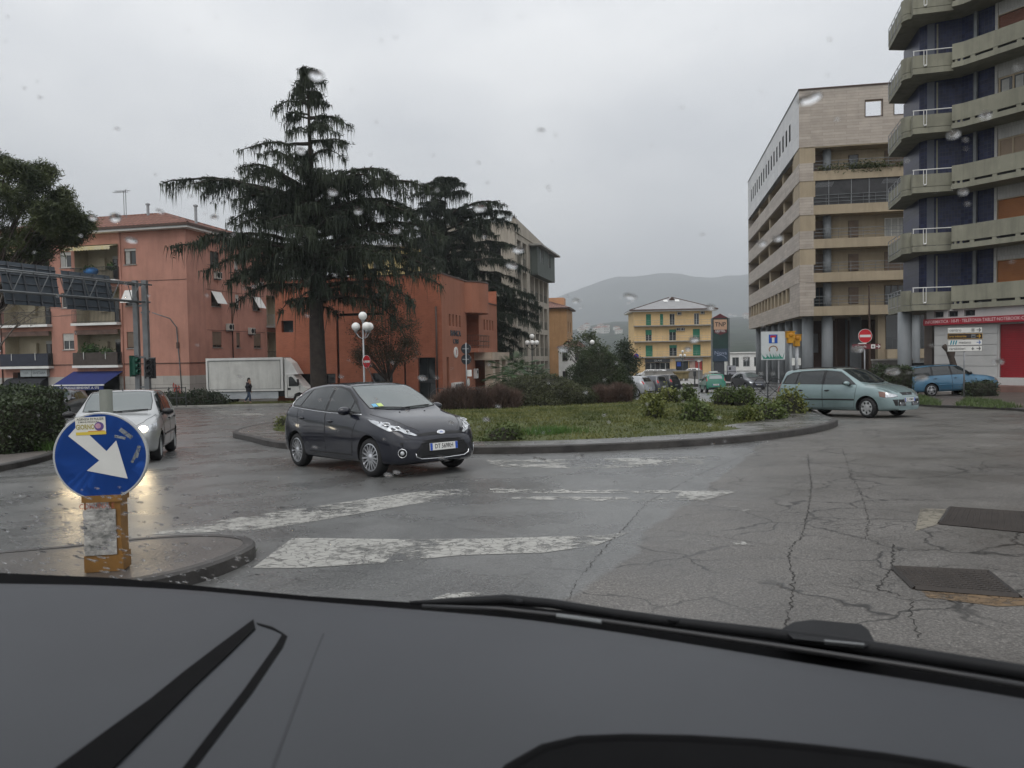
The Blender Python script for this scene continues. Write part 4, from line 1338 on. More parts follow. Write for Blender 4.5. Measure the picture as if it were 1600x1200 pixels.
 for sd in S: c.line(b, [(1.12, .36 * sd), (1.5, .34 * sd), (1.9, .28 * sd)], 'top', .003, .001)
 b.build("bonnet_gap", M_BLACK, c.root)
 hit, nrm, _, _ = c.bvh.ray_cast(Vector((5, .14, .52)), Vector((-1, 0, 0)))
 c.plate("CJ 190MW", hit.x + .02, .52, True, .04, blue=True)
 c.mirror(.70, 1.0, c.paint)
 c.wiper((1.09, -.10), (.98, .55)); c.wiper((1.10, .10), (.97, -.50))
 c.wheels('cover', steer=R(-10))
mpv(c)
# ---------- blue estate car on the right forecourt
P_BLUE = carpaint("blue_paint", (0.065, 0.165, 0.26), 0.4, 0.35)
WA = dict(W=1.74, wb=2.54, r=0.30, arch=0.05, rimr=0.70, axo=0.10, nose=0.3,
 top=[(-2.27, .93), (-2.24, 1.0), (-2.12, 1.22), (-2.0, 1.40), (-1.85, 1.445), (-1, 1.485), (-.1, 1.465), (.22, 1.425), (.55, 1.24), (.8, 1.08), (1.0, .975), (1.5, .90), (1.9, .81), (2.1, .72), (2.18, .63), (2.22, .55)],
 belt=[(-2.27, .86), (-1.9, .93), (0, .91), (.9, .885), (1.1, .875), (1.6, .82), (1.95, .72), (2.22, .50)],
 wm=[(-2.27, .68), (-2.22, .76), (-2.0, .835), (-1.2, .868), (.6, .868), (1.3, .868), (1.8, .82), (2.05, .73), (2.22, .54)],
 wr=[(-2.27, .62), (-1.9, .585), (-1, .60), (.22, .60), (1.0, .71), (1.4, .69), (1.9, .58), (2.22, .42)],
 zb=[(-2.27, .32), (-1.9, .24), (1.8, .20), (2.22, .22)])
pR = ground(1455, 619, .10)
rzc = R(2); hd = Vector((math.cos(rzc), math.sin(rzc), 0)); rt = Vector((hd.y, -hd.x, 0))
mid = pR + hd * (WA['wb'] / 2 - .10) - rt * (WA['W'] / 2 - .10); mid.z = gz(mid.x, mid.y) + .10
c = Car("estate_car", "blue estate car parked by the white shop wall", "car", WA, P_BLUE, mid, rzc, pitch=R(1.5))
def wagon(c, plate="AW 731BX"):
 S = (1, -1)
 c.dlo([(.86, .97), (.55, 1.17), (.27, 1.35), (-.2, 1.405), (-1, 1.41), (-1.75, 1.375), (-1.95, 1.28), (-2.04, .99), (-1.0, .975)], S)
 c.door([(.92, .93), (.84, .30), (-.18, .29), (-.18, .95), (-.18, 1.42), (.27, 1.37)], S, [(.80, .985), (.54, 1.16), (.28, 1.325), (-.12, 1.375), (-.14, .985)], (-.03, .83))
 c.door([(-.20, .95), (-.20, .29), (-.72, .30), (-.88, .60), (-1.05, .72), (-1.12, .95), (-1.05, 1.41), (-.2, 1.425)], S, [(-.22, .985), (-.21, 1.38), (-1.0, 1.38), (-1.06, .99)], (-.97, .84))
 for sd in S:
  c.window([(-1.14, .995), (-1.09, 1.38), (-1.72, 1.345), (-1.86, 1.25), (-1.90, 1.0)], sd)
  t = MB(); c.snap(t, [(-2.03, .77 * sd, 1.31), (-2.12, .70 * sd, 1.28), (-2.24, .72 * sd, .93), (-2.14, .80 * sd, .92)], .007, .06); t.build("tail_light", M_RED, c.root, smooth=True)
  st = MB(); c.line(st, [(.84, .52), (-.85, .53)], 'side', .018, .002, False, sd); st.build("rubbing_strip", c.paint, c.root, smooth=True)
  h = MB(); c.snap(h, [(1.86, .78 * sd, .72), (2.03, .68 * sd, .71), (2.12, .52 * sd, .68), (2.14, .50 * sd, .61), (2.06, .69 * sd, .59), (1.90, .80 * sd, .62)], .006, .05); h.build("headlight", M_LAMP, c.root, smooth=True)
  r_ = MB(); pts = []
  for x in np.linspace(-1.7, .1, 12):
   hit, nrm, _, _ = c.bvh.ray_cast(Vector((x, .55 * sd, 4)), Vector((0, 0, -1))); k = min(1, (x + 1.7) / .2, (.1 - x) / .2)
   pts.append(hit + Vector((0, 0, .04 * max(0, k))))
  r_.tube(pts, .014, 6); r_.build("roof_rail", M_TRIM, c.root, smooth=True)
 c.windscreen([(.98, 0), (.94, .35), (.84, .62), (.55, .60), (.24, .54), (.26, 0), (.24, -.54), (.55, -.60), (.84, -.62), (.94, -.35)])
 c.windscreen([(-.56, 1.0), (-.50, 1.37), (.50, 1.37), (.56, 1.0)], 'rear', M_CGLASS, .006, "rear_window")
 hit, nrm, _, _ = c.bvh.ray_cast(Vector((-5, 0, .80)), Vector((1, 0, 0)))
 c.plate(plate, hit.x - .012, .80, False)
 c.mirror(.68, .98, M_TRIM)
 c.wheels('five')
wagon(c)
# ---------- parked cars in the middle distance
def far_car(name, label, paint, loc, rz, sp, rear=True, group="cars parked beyond the island", plate="BR 204TN", glass=None, kind='five', dz=0.0):
 loc = Vector((loc[0], loc[1], gz(loc[0], loc[1]) + dz))
 c = Car(name, label, "car", sp, paint, loc, rz, group, full=False)
 T = sp['top']; xr = T[0][0]
 S = (1, -1)
 for sd in S:
  c.window([(.74, .97), (.34, 1.33), (-.14, 1.385), (-.16, .97)], sd)
  c.window([(-.24, .975), (-.22, 1.385), (-.9, 1.36), (-1.08, .98)], sd)
  t = MB(); c.snap(t, [(xr + .20, .78 * sd, 1.16), (xr + .12, .66 * sd, 1.14), (xr + .02, .64 * sd, .92), (xr + .10, .78 * sd, .90)], .008, .06); t.build("tail_light", M_RED, c.root, smooth=True)
  h = MB(); xf = T[-1][0]; c.snap(h, [(xf - .25, .74 * sd, .75), (xf - .10, .52 * sd, .70), (xf - .06, .50 * sd, .62), (xf - .18, .74 * sd, .62)], .008, .06); h.build("headlight", M_LAMP, c.root, smooth=True)
 c.windscreen([(.98, 0), (.93, .35), (.83, .58), (.55, .57), (.28, .52), (.30, 0), (.28, -.52), (.55, -.57), (.83, -.58), (.93, -.35)])
 c.windscreen([(-.50, 1.06), (-.44, 1.34), (.44, 1.34), (.50, 1.06)], 'rear', glass or M_CGLASS, .008, "rear_window")
 hit, nrm, _, _ = c.bvh.ray_cast(Vector((-5, 0, .62)), Vector((1, 0, 0)))
 c.plate(plate, hit.x - .012, .62, False)
 hit, nrm, _, _ = c.bvh.ray_cast(Vector((5, 0, .48)), Vector((-1, 0, 0)))
 c.plate(plate, hit.x + .012, .48, True)
 for P_, v_ in (([(-.62, .42), (.62, .42), (.58, .32), (-.58, .32)], 'rear'), ([(-.45, .42), (.45, .42), (.42, .30), (-.42, .30)], 'front')):
  b = MB(); c.patch(b, P_, v_, .006, .1); b.build("bumper_trim", M_BLACK, c.root)
 c.mirror(.72, .98, paint)
 c.wheels(kind)
 return c
P_GREY = carpaint("mid_grey_paint", (0.07, 0.075, 0.085), 0.4, 0.35)
P_BLACK = carpaint("black_paint", (0.010, 0.011, 0.012), 0.2, 0.3)
P_PANDA = carpaint("green_paint", (0.02, 0.16, 0.105), 0.1, 0.4)
P_WHITE = carpaint("white_car_paint", (0.62, 0.62, 0.60), 0.0, 0.4)
P_LSILV = carpaint("light_silver_paint", (0.32, 0.33, 0.34), 0.5, 0.35)
far_car("hatchback", "light silver hatchback parked tail out, nearest of the parked row", P_LSILV, (8.0, 53.6), R(140), FI)
far_car("hatchback", "dark grey hatchback parked tail out behind the silver one", P_GREY, (9.7, 57.0), R(140), PU, plate="CF 877DA")
far_car("hatchback", "black car parked tail out at the far end of the row", P_BLACK, (11.5, 61.8), R(140), MP, plate="DA 051VE")
PA = dict(W=1.50, wb=2.16, r=0.27, arch=0.05, rimr=0.68,
 top=[(-1.62, .98), (-1.60, 1.04), (-1.52, 1.24), (-1.45, 1.40), (-1.3, 1.435), (-.6, 1.45), (.2, 1.43), (.32, 1.39), (.6, 1.16), (.80, 1.0), (1.2, .96), (1.55, .90), (1.68, .82), (1.74, .65)],
 belt=[(-1.62, .9), (0, .90), (.8, .89), (1.3, .88), (1.6, .80), (1.74, .6)],
 wm=[(-1.62, .69), (-1.58, .735), (-1.2, .745), (1.2, .745), (1.6, .73), (1.74, .66)],
 wr=[(-1.62, .62), (-1.3, .59), (.3, .585), (.8, .64), (1.4, .64), (1.74, .58)],
 zb=[(-1.62, .32), (-1.3, .24), (1.3, .22), (1.74, .26)])
pc = base(1113, 60)
c = far_car("small_car", "small green boxy car with a roof rack seen from behind", P_PANDA, (pc.x, pc.y), R(86), PA, plate="VV 30162", glass=glassmat("pale_rear_glass", (.30, .33, .34), 1.6), kind='cover')
rk = MB()
for x in (-.7, -.2, .3): rk.tube([(x, -.55, 1.46), (x, -.52, 1.52), (x, .52, 1.52), (x, .55, 1.46)], .018, 6)
for y in (-.45, -.15, .15, .45): rk.tube([(-.8, y, 1.535), (.4, y, 1.535)], .015, 6)
rk.b2(-.75, -.35, -.3, .3, 1.54, 1.66, 1)
rk.build("roof_rack", [M_GALV, M_WHITE], c.root)
pc = base(1169, 66)
far_car("hatchback", "dark grey car facing out beside the pilotis of the stone-clad block", P_GREY, (pc.x, pc.y), R(-82), FI, plate="BT 640GC")
# cars nosed up behind the low wall before the yellow house
for px, Y, rz_, p_, lab in ((1012, 128, 170, P_WHITE, "white car roof showing over the low wall, leftmost of the four before the yellow house"), (1026, 126, 165, P_LSILV, "silver car roof showing over the low wall left of the dark one"),
                      (1041, 127, 185, P_GREY, "dark grey car roof showing over the low wall by the yellow house"), (1078, 129, 175, P_WHITE, "white car half hidden behind the planter before the yellow house")):
 b_ = base(px, Y)
 far_car("hatchback", lab, p_, (b_.x, b_.y), R(rz_), PU, group="cars beyond the low wall")
pc = base(112, 41)
far_car("hatchback", "dark car coming out behind the left hedge, half hidden by the silver hatchback", P_GREY, (pc.x - .6, pc.y), R(-82), PU, group=None, plate="BZ 418HN")
# ---------- white box truck
def box_truck():
 p = base(322, 56.0); p2 = base(480, 56.0)
 t = thing("box_truck", "white box truck parked on the verge before the pink flats", "truck", (p.x, 56.0, gz(p.x, 56) + .02), math.atan2(0, 1))
 Lb = (base(442, 56).x - p.x)
 W, z0, z1 = 2.2, 1.02, 3.42
 M_BOX = pmat("box_white", (0.60, 0.60, 0.57), 0.5, 0.08, 1.0, streak=0.22, dirt=0.18)
 M_FR = pmat("box_frame", (0.68, 0.68, 0.66), 0.45, 0.05, 2, dirt=0.15)
 b = MB().b2(0.06, Lb - .06, .03, W - .03, z0, z1 - .03); b.build("cargo_box", M_BOX, t)
 f = MB()
 for x0, x1 in ((0, .13), (Lb - .16, Lb)): f.b2(x0, x1, 0, W, z0 - .05, z1)
 f.b2(.13, Lb - .16, 0, W, z1 - .17, z1); f.b2(.13, Lb - .16, 0, W, z0 - .05, z0 + .08)
 f.build("frame", M_FR, t)
 g = MB()
 for x in (.145, Lb - .20): g.b2(x, x + .03, -.012, .02, z0 + .1, z1 - .18)
 g.b2(.16, Lb - .2, -.010, .02, z1 - .215, z1 - .185); g.b2(.16, Lb - .2, -.010, .02, z0 + .095, z0 + .125)
 g.build("panel_seal", M_STEEL, t)
 s = MB().b2(.3, Lb - .4, .10, .14, .42, .92); s.build("side_skirt", pmat("skirt", (.46, .49, .52), .5, .1, 2, dirt=.2), t)
 s = MB().b2(.2, Lb + 2.0, .5, W - .5, .55, .98); s.build("chassis", M_DKMETAL, t)
 # cab
 c = MB()
 pr = [(0, .45), (0, 2.05), (.12, 2.16), (.55, 2.18), (.95, 1.75), (1.35, 1.25), (1.62, 1.12), (1.78, .85), (1.80, .45), (1.45, .40), (1.38, .72), (1.05, .86), (.72, .72), (.62, .42)]
 T = Matrix.Translation((Lb + .08, W - .12, 0)) @ Matrix.Rotation(R(90), 4, 'X')
 c.prism(list(reversed(pr)) if False else pr[::-1], 0, W - .24, 0, T)
 cab = c.build("cab", M_FR, t)
 w = MB()
 Tw = Matrix.Translation((Lb + .08, .118, 0)) @ Matrix.Rotation(R(90), 4, 'X')
 w.prism([(.30, 1.28), (.30, 1.95), (.48, 2.0), (.62, 1.92), (1.02, 1.36), (1.0, 1.28)][::-1], 0, .01, 0, Tw)
 w.build("cab_window", M_CGLASS, cab)
 d = MB()
 for a, b_ in (((.2, .5), (.2, 2.08)), ((1.1, .95), (1.1, 1.3)), ((.2, .5), (.64, .5))): d.tube([(Lb + .08 + a[0], .118, a[1]), (Lb + .08 + b_[0], .118, b_[1])], .012, 4)
 d.b2(Lb + .30, Lb + .52, .095, .12, 1.02, 1.18); d.b2(Lb + 1.03, Lb + 1.14, -.12, .10, 1.38, 1.80)
 d.build("door_trim", M_BLACK, cab)
 s = MB()
 s.add([(Lb + .08, .15, 2.12), (Lb + 1.02, .35, 2.16), (Lb + .55, .35, 3.0), (Lb + .08, .2, 3.35), (Lb + .08, W - .15, 2.12), (Lb + 1.02, W - .35, 2.16), (Lb + .55, W - .35, 3.0), (Lb + .08, W - .2, 3.35)],
          [(0, 1, 2, 3), (7, 6, 5, 4), (1, 5, 6, 2), (2, 6, 7, 3), (0, 3, 7, 4), (0, 4, 5, 1)])
 s.build("wind_deflector", M_FR, t)
 for x in (1.3, Lb + 1.08):
  for y in (.22, W - .22):
   pv = pivot("wheel", t, (x, y, .36), 0 if y < 1 else math.pi)
   ty = MB(); ty.lathe([(.20, -.1), (.34, -.11), (.36, -.08), (.36, .08), (.34, .11), (.2, .1)], 24, 0, None, 'Y', False); ty.build("tyre", M_RUBBER, pv)
   ri = MB(); ri.lathe([(0, -.03), (.08, -.05), (.1, -.02), (.2, -.1)], 20, 0, None, 'Y'); ri.build("rim", M_FR, pv)
 l_ = MB(); l_.ball((Lb + 1.84, .5, .85), (.04, .16, .12), 10, 6); l_.ball((Lb + 1.84, W - .5, .85), (.04, .16, .12), 10, 6); l_.build("headlight", M_LAMP, t, smooth=True)
box_truck()
# ------------------------------------------------------------------ buildings
class Fac:
 """one face of a building: local x to the viewer's right, y into the wall, z up"""
 def __init__(s, root, loc=(0, 0, 0), rz=0.0):
  s.root, s.loc, s.rz = root, Vector(loc), rz
  s.q = Matrix.Rotation(rz, 3, 'Z')
 def put(s, name, mb, mat, smooth=False, at_=(0, 0, 0)):
  return mb.build(name, mat, s.root, smooth, s.loc + s.q @ Vector(at_), s.rz)
 def share(s, name, me, at_):
  return link(name, me, s.root, s.loc + s.q @ Vector(at_), s.rz)
def wall(mb, x0, x1, z0, z1, holes, depth=0.18, back=True, mi=0, bmi=1, thick=None):
 """face at y=0 with openings (x0,x1,z0,z1[,depth[,back index]]); reveals run inwards, each opening closed at its back"""
 X = sorted({x0, x1} | {h[0] for h in holes} | {h[1] for h in holes})
 Z = sorted({z0, z1} | {h[2] for h in holes} | {h[3] for h in holes})
 X = [x for x in X if x0 <= x <= x1]; Z = [z for z in Z if z0 <= z <= z1]
 for i in range(len(X) - 1):
  for j in range(len(Z) - 1):
   cx, cz = (X[i] + X[i + 1]) / 2, (Z[j] + Z[j + 1]) / 2
   if any(h[0] < cx < h[1] and h[2] < cz < h[3] for h in holes): continue
   mb.quad((X[i], 0, Z[j]), (X[i + 1], 0, Z[j]), (X[i + 1], 0, Z[j + 1]), (X[i], 0, Z[j + 1]), mi)
   if thick: mb.quad((X[i], thick, Z[j]), (X[i], thick, Z[j + 1]), (X[i + 1], thick, Z[j + 1]), (X[i + 1], thick, Z[j]), mi)
 for h in holes:
  a, b, c, d = h[:4]
  dp = h[4] if len(h) > 4 else depth
  bm = h[5] if len(h) > 5 else bmi
  rm = h[6] if len(h) > 6 else mi
  mb.quad((a, 0, c), (a, dp, c), (b, dp, c), (b, 0, c), rm); mb.quad((a, 0, d), (b, 0, d), (b, dp, d), (a, dp, d), rm)
  mb.quad((a, 0, c), (a, 0, d), (a, dp, d), (a, dp, c), rm); mb.quad((b, 0, c), (b, dp, c), (b, dp, d), (b, 0, d), rm)
  if back and bm is not None: mb.quad((a, dp, c), (b, dp, c), (b, dp, d), (a, dp, d), bm)
 return mb
WC = {}
M_WFRAME = pmat("window_frame_white", (0.60, 0.60, 0.57), 0.5, 0.08, 3)
M_WBROWN = pmat("window_frame_brown", (0.06, 0.035, 0.022), 0.5, 0.15, 3)
M_ROLL = pmat("roller_shutter", (0.44, 0.43, 0.40), 0.6, 0.1, 2, streak=.2)
M_ROLLB = pmat("roller_shutter_brown", (0.17, 0.12, 0.085), 0.6, 0.12, 2, streak=.2)
M_CURT = pmat("curtain", (0.34, 0.34, 0.32), 0.9, 0.15, 4)
def window(f, x, z, w, h, y=0.12, frame=None, shut=0.0, smat=None, mull=1, sill=True, curtain=0.0, name="window", sillmat=None):
 """pane with frame, mullions, sill and a roller shutter let down by the share 'shut'"""
 fm = frame or M_WFRAME
 key = (round(w, 2), round(h, 2), fm.name, round(shut, 2), smat.name if smat else '', mull, sill, round(curtain, 2), sillmat.name if sillmat else '')
 if key not in WC:
  p = MB().b2(0, w, .0, .02, 0, h)
  g = MB(); t = .055
  g.b2(0, t, -.03, -.002, 0, h); g.b2(w - t, w, -.03, -.002, 0, h); g.b2(t, w - t, -.03, -.002, 0, t); g.b2(t, w - t, -.03, -.002, h - t, h)
  for k in range(mull): xx = w * (k + 1) / (mull + 1); g.b2(xx - t * .55, xx + t * .55, -.035, -.003, t, h - t)
  parts = [("frame", g, fm)]
  if shut > 0:
   s = MB(); zb = h * (1 - shut); n = max(2, int(h * shut / .11))
   for k in range(n): s.b2(.02, w - .02, -.075, -.04 - .012 * (k % 2), zb + (h - zb) * k / n, zb + (h - zb) * (k + 1) / n - .006)
   parts.append(("shutter", s, smat or M_ROLL))
  if sill: parts.append(("sill", MB().b2(-.06, w + .06, -y - .06, .0, -.07, -.004), sillmat or M_CONC))
  if curtain > 0: parts.append(("curtain", MB().b2(.06, w * curtain, -.006, -.001, .06, h - .06), M_CURT))
  po = p.build("pane", M_GLASS); pm = po.data; bpy.data.objects.remove(po)
  L = []
  for nm, b, m in parts:
   o = b.build(nm, m); L.append((nm, o.data)); bpy.data.objects.remove(o)
  WC[key] = (pm, L)
 pm, L = WC[key]
 o = f.share(name, pm, (x, y, z))
 for nm, me in L: link(nm, me, o)
 return o
RAILC = {}
def railing(f, x0, x1, z, y=0.0, h=1.0, n=None, mat=None, r=.014, name="railing", rails=(1.0, .1), ends=None, bar=.010):
 m = MB(); w = x1 - x0
 for k in rails: m.b2(0, w, -.02, .02, h * k - .02, h * k + .02)
 n = n if n is not None else int(w / .13)
 for k in range(n + 1): xx = w * k / max(1, n); m.b2(xx - bar, xx + bar, -bar, bar, 0, h)
 if ends:
  for xx in (0, w):
   for k in rails: m.b2(xx - .018, xx + .018, 0, ends, h * k - .018, h * k + .018)
   for k in range(int(ends / .14)): m.b2(xx - bar, xx + bar, .14 * (k + 1) - bar, .14 * (k + 1) + bar, 0, h)
 return f.put(name, m, mat or M_DKMETAL, False, (x0, y, z))
def aircon(f, x, z, y=-.33, w=.8, h=.58):
 t = f.put("air_conditioner", MB().b2(0, w, 0, .30, 0, h), pmat("aircon_case", (.52, .51, .47), .5, .08, 3, dirt=.2) if "aircon_case" not in bpy.data.materials else bpy.data.materials["aircon_case"], False, (x, y, z))
 g = MB(); T = Matrix.Translation((w * .36, -.006, h * .5)) @ Matrix.Rotation(R(90), 4, 'X')
 g.lathe([(h * .40, -.004), (h * .40, .008), (h * .36, .008)], 20, 0, T, 'Z', False); g.lathe([(h * .36, .001), (0, .001)], 20, 1, T)
 g.b2(w * .72, w * .95, -.01, -.001, h * .1, h * .9, 1)
 g.b2(.08, .12, .05, .33, -.10, -.002, 0); g.b2(w - .12, w - .08, .05, .33, -.10, -.002, 0)
 g.build("fan_grille", [M_STEEL, M_DARK], t)
def pipe(f, x, z0, z1, mat, y=-.06, r=.05):
 return f.put("downpipe", MB().tube([(x, y, z0), (x, y, z1)], r, 8), mat, True)
M_PINK = pmat("pink_render", (0.43, 0.215, 0.163), 0.85, 0.10, 0.5, 0.12, 20, streak=.16, dirt=.12)
M_PLINTH = brickmat("grey_plinth", (.33, .315, .29), (.37, .35, .325), (.15, .145, .14), 1.6, .8, .012, .8, 'XY', bump=.2)
M_CREAM = pmat("cream_render", (0.42, 0.37, 0.27), 0.85, 0.1, 1, streak=.15)
def tile_material():
 m, n, l, b = _new("roof_tiles")
 tcn = n.new("ShaderNodeTexCoord")
 w = n.new("ShaderNodeTexWave"); w.wave_type = 'BANDS'; w.bands_direction = 'X'
 w.inputs["Scale"].default_value = .85; w.inputs["Distortion"].default_value = .4
 l.new(tcn.outputs["Object"], w.inputs["Vector"])
 w2 = n.new("ShaderNodeTexWave"); w2.wave_type = 'BANDS'; w2.bands_direction = 'Y'; w2.wave_profile = 'SAW'
 w2.inputs["Scale"].default_value = .55
 l.new(tcn.outputs["Object"], w2.inputs["Vector"])
 ns = _noise(n, l, 2.2, 6, tcn.outputs["Object"], .7)
 c = _ramp(n, l, ns.outputs["Fac"], [(.3, (.10, .042, .03)), (.5, (.17, .068, .045)), (.7, (.25, .12, .085))]).outputs[0]
 k = _ramp(n, l, w2.outputs["Fac"], [(0, .35), (.35, 1.1)]).outputs[0]
 k2 = _ramp(n, l, w.outputs["Fac"], [(0, .45), (.6, 1.1)]).outputs[0]
 c = _mix(n, l, 1.0, _mix(n, l, 1.0, c, k, 'MULTIPLY'), k2, 'MULTIPLY')
 l.new(c, b.inputs["Base Color"]); b.inputs["Roughness"].default_value = .7
 _bump(n, l, b, w.outputs["Fac"], .8, .06)
 return m
M_TILES = tile_material()
M_GUTTER = pmat("gutter_brown", (.07, .04, .03), .5, .15, 3)
M_LETTER = pmat("dark_lettering", (.05, .055, .065), .5, 0)
def hip_roof(mb, x0, x1, y0, y1, z, h, over, mi=0):
 a, b, c, d = x0 - over, x1 + over, y0 - over, y1 + over
 k = (d - c) / 2; ym = (c + d) / 2
 V = [(a, c, z), (b, c, z), (b, d, z), (a, d, z), (a + k, ym, z + h), (b - k, ym, z + h)]
 mb.add(V, [(0, 1, 5, 4), (1, 2, 5), (2, 3, 4, 5), (3, 0, 4)], mi)
# ============ pink block of flats at the left
def pink_flats():
 C = Vector((-26.0, 62.0)); d = Vector((.975, -.2236)); Ln, Dp, H = 24.0, 14.5, 14.1
 o = C - d * Ln
 zb = gz(C.x, C.y)
 t = thing("apartment_block", "pink block of flats with red tiled hip roof and loggia balconies", "building", (o.x, o.y, zb), math.atan2(d.y, d.x))
 F = Fac(t); S = Fac(t, (Ln, 0, 0), R(90))
 X = lambda s: Ln - s
 holes, wins, log = [], [], []
 rows = [(4.6, 5.95), (8.1, 9.35), (11.45, 12.75)]
 slabs = [3.25, 6.75, 10.25]
 for i, (a, b) in enumerate(rows):
  for s in (5.75, 12.0, 19.4): holes.append((X(s), X(s) + 1.12, a, b, .16)); wins.append((X(s), a, 1.12, b - a, i, s))
 for zs in slabs:
  for s0, s1 in ((10.55, 6.35), (17.9, 13.1), (23.6, 20.2)): holes.append((X(s0), X(s1), zs + .02, zs + 2.95, 1.45, 2, 2)); log.append((X(s0), X(s1), zs))
 for s0, s1, zt in ((10.4, 6.6, 2.75), (17.2, 13.6, 2.75)): holes.append((X(s0), X(s1), .15, zt, .5, 1))
 w = wall(MB(), 0, Ln, 2.3, H, [h for h in holes if h[2] > 2.4] + [(h[0], h[1], 2.3, h[3], .5, 1) for h in holes if h[2] < 1])
 F.put("wall", w, [M_PINK, M_DARK, M_CREAM])
 w = wall(MB(), 0, Ln, -.6, 2.3, [(h[0], h[1], h[2], 2.3, .5, 1) for h in holes if h[2] < 1]); F.put("plinth", w, [M_PLINTH, M_DARK])
 sh, sw = [], []
 for i, (a, b) in enumerate(rows):
  for t0, wd in ((3.2, 1.35), (6.75, .6), (9.55, 1.25)): sh.append((t0, t0 + wd, a, b, .16)); sw.append((t0, a, wd, b - a, i))
 for zs in slabs: sh.append((11.9, 14.4, zs + .02, zs + 2.9, 1.3, 2, 2))
 S.put("wall", wall(MB(), 0, Dp, 2.3, H, sh), [M_PINK, M_DARK, M_CREAM])
 S.put("plinth", wall(MB(), 0, Dp, -.6, 2.3, []), [M_PLINTH, M_DARK])
 bk = MB(); bk.quad((0, Dp, -.6), (0, Dp, H), (Ln, Dp, H), (Ln, Dp, -.6)); bk.quad((0, 0, -.6), (0, 0, H), (0, Dp, H), (0, Dp, -.6)); F.put("wall", bk, M_PINK)
 # eaves, roof, gutter
 e = MB(); e.b2(-.6, Ln + .6, -.6, Dp + .6, H, H + .30); F.put("eaves", e, M_WHITE)
 g = MB(); g.b2(-.72, Ln + .72, -.74, -.6, H + .18, H + .36); g.b2(Ln + .6, Ln + .74, -.6, Dp + .72, H + .18, H + .36); F.put("gutter", g, M_GUTTER)
 r = MB(); hip_roof(r, 0, Ln, 0, Dp, H + .32, 2.5, .68); ro = F.put("roof", r, M_TILES)
 rd = MB()
 k = Dp / 2 + .68
 for a, b in (((Ln + .68, -.68, H + .36), (Ln + .68 - k, Dp / 2, H + 2.86)), ((Ln + .68 - k, Dp / 2, H + 2.86), (-.68 + k, Dp / 2, H + 2.86)), ((Ln + .68, Dp + .68, H + .36), (Ln + .68 - k, Dp / 2, H + 2.86))): rd.tube([a, b], .13, 6)
 rd.build("ridge_tiles", M_TILES, ro)
 ct = MB(); sl_ = 2.5 / (Dp / 2 + .68)
 for i in range(1, 24):
  q = i * .34 - .68; zz = H + .32 + sl_ * (q + .68) + .02
  if q < Dp / 2 - .1:
   ct.tube([(-.68 + q + .68, q, zz), (Ln + .68 - q - .68, q, zz)], .055, 4)
   ct.tube([(Ln - q, q + .02, zz), (Ln - q, Dp - q - .02, zz)], .055, 4)
 stuff(ct.build("tile_courses", M_TILES, ro))
 for (x, y, z, h) in ((Ln - 1.5, 3.6, H + 1.4, 1.1), (Ln - .6, 9.0, H + .9, 1.2), (Ln - 8.5, 6.6, H + 2.7, .9)):
  ch = MB(); ch.tube([(x, y, z - .6), (x, y, z + h)], .12, 8); ch.lathe([(.2, 0), (.2, .12), (0, .2)], 8, 0, Matrix.Translation((x, y, z + h)))
  ch.build("flue", M_GALV, ro)
 for (x, y, z) in ((Ln - 11.5, 7.2, H + 2.6), (Ln - 10.3, 6.0, H + 2.4)):
  an = MB(); an.tube([(x, y, z), (x, y, z + 2.6)], .03, 5); an.tube([(x - 1.1, y, z + 2.5), (x + .5, y, z + 2.45)], .02, 5)
  for q in range(6): an.tube([(x - 1.0 + q * .25, y - .3, z + 2.5), (x - 1.0 + q * .25, y + .3, z + 2.5)], .012, 4)
  an.build("aerial", M_STEEL, ro)
 # windows
 for (x, z, ww, hh, i, s) in wins:
  if i == 1 and s < 6: window(F, x, z, ww, hh, .13, M_WBROWN, 0, None, 1); continue
  window(F, x, z, ww, hh, .13, M_WBROWN if s < 6 else M_WFRAME, (.45, .0, .22)[i] if s > 6 else (.92, 0, .15)[i], M_ROLLB if s < 6 and i == 0 else M_ROLL, 1, True, .4 if i == 2 else 0)
 for (x, z, ww, hh, i) in sw: window(S, x, z, ww, hh, .13, M_WBROWN, .85 if i == 0 else (.9 if ww < 1 else 0), M_ROLLB if i == 0 else M_ROLL, 0 if ww < 1 else 1)
 # white awning blinds pushed out
 M_BLIND = pmat("white_blind", (.62, .62, .60), .6, .08, 2)
 for f, x, z, ww in ((F, X(5.75), 9.35, 1.12), (S, 3.2, 9.35, 1.35), (S, 9.55, 9.35, 1.25)):
  b = MB(); b.add([(x, -.02, z), (x + ww, -.02, z), (x + ww, -.62, z - 1.05), (x, -.62, z - 1.05), (x, -.06, z), (x + ww, -.06, z), (x + ww, -.66, z - 1.05), (x, -.66, z - 1.05)], [(0, 1, 2, 3), (7, 6, 5, 4), (2, 6, 7, 3), (0, 3, 7, 4), (1, 5, 6, 2)])
  f.put("blind", b, M_BLIND)
 # loggias
 M_DBLUE = pmat("dark_screen", (.025, .03, .045), .7, .15, 3); M_DBROWN = pmat("brown_screen", (.06, .048, .042), .8, .2, 3)
 M_VAL = pmat("brown_valance", (.12, .075, .06), .9, .3, 3); M_YEL = brickmat("striped_awning", (.50, .42, .20), (.55, .50, .36), (.50, .42, .2), .22, 9, 0.001, .9, 'XZ', bump=0)
 M_PLANT = leafmat("potted_leaves", (.03, .06, .02), (.08, .14, .045), 3)
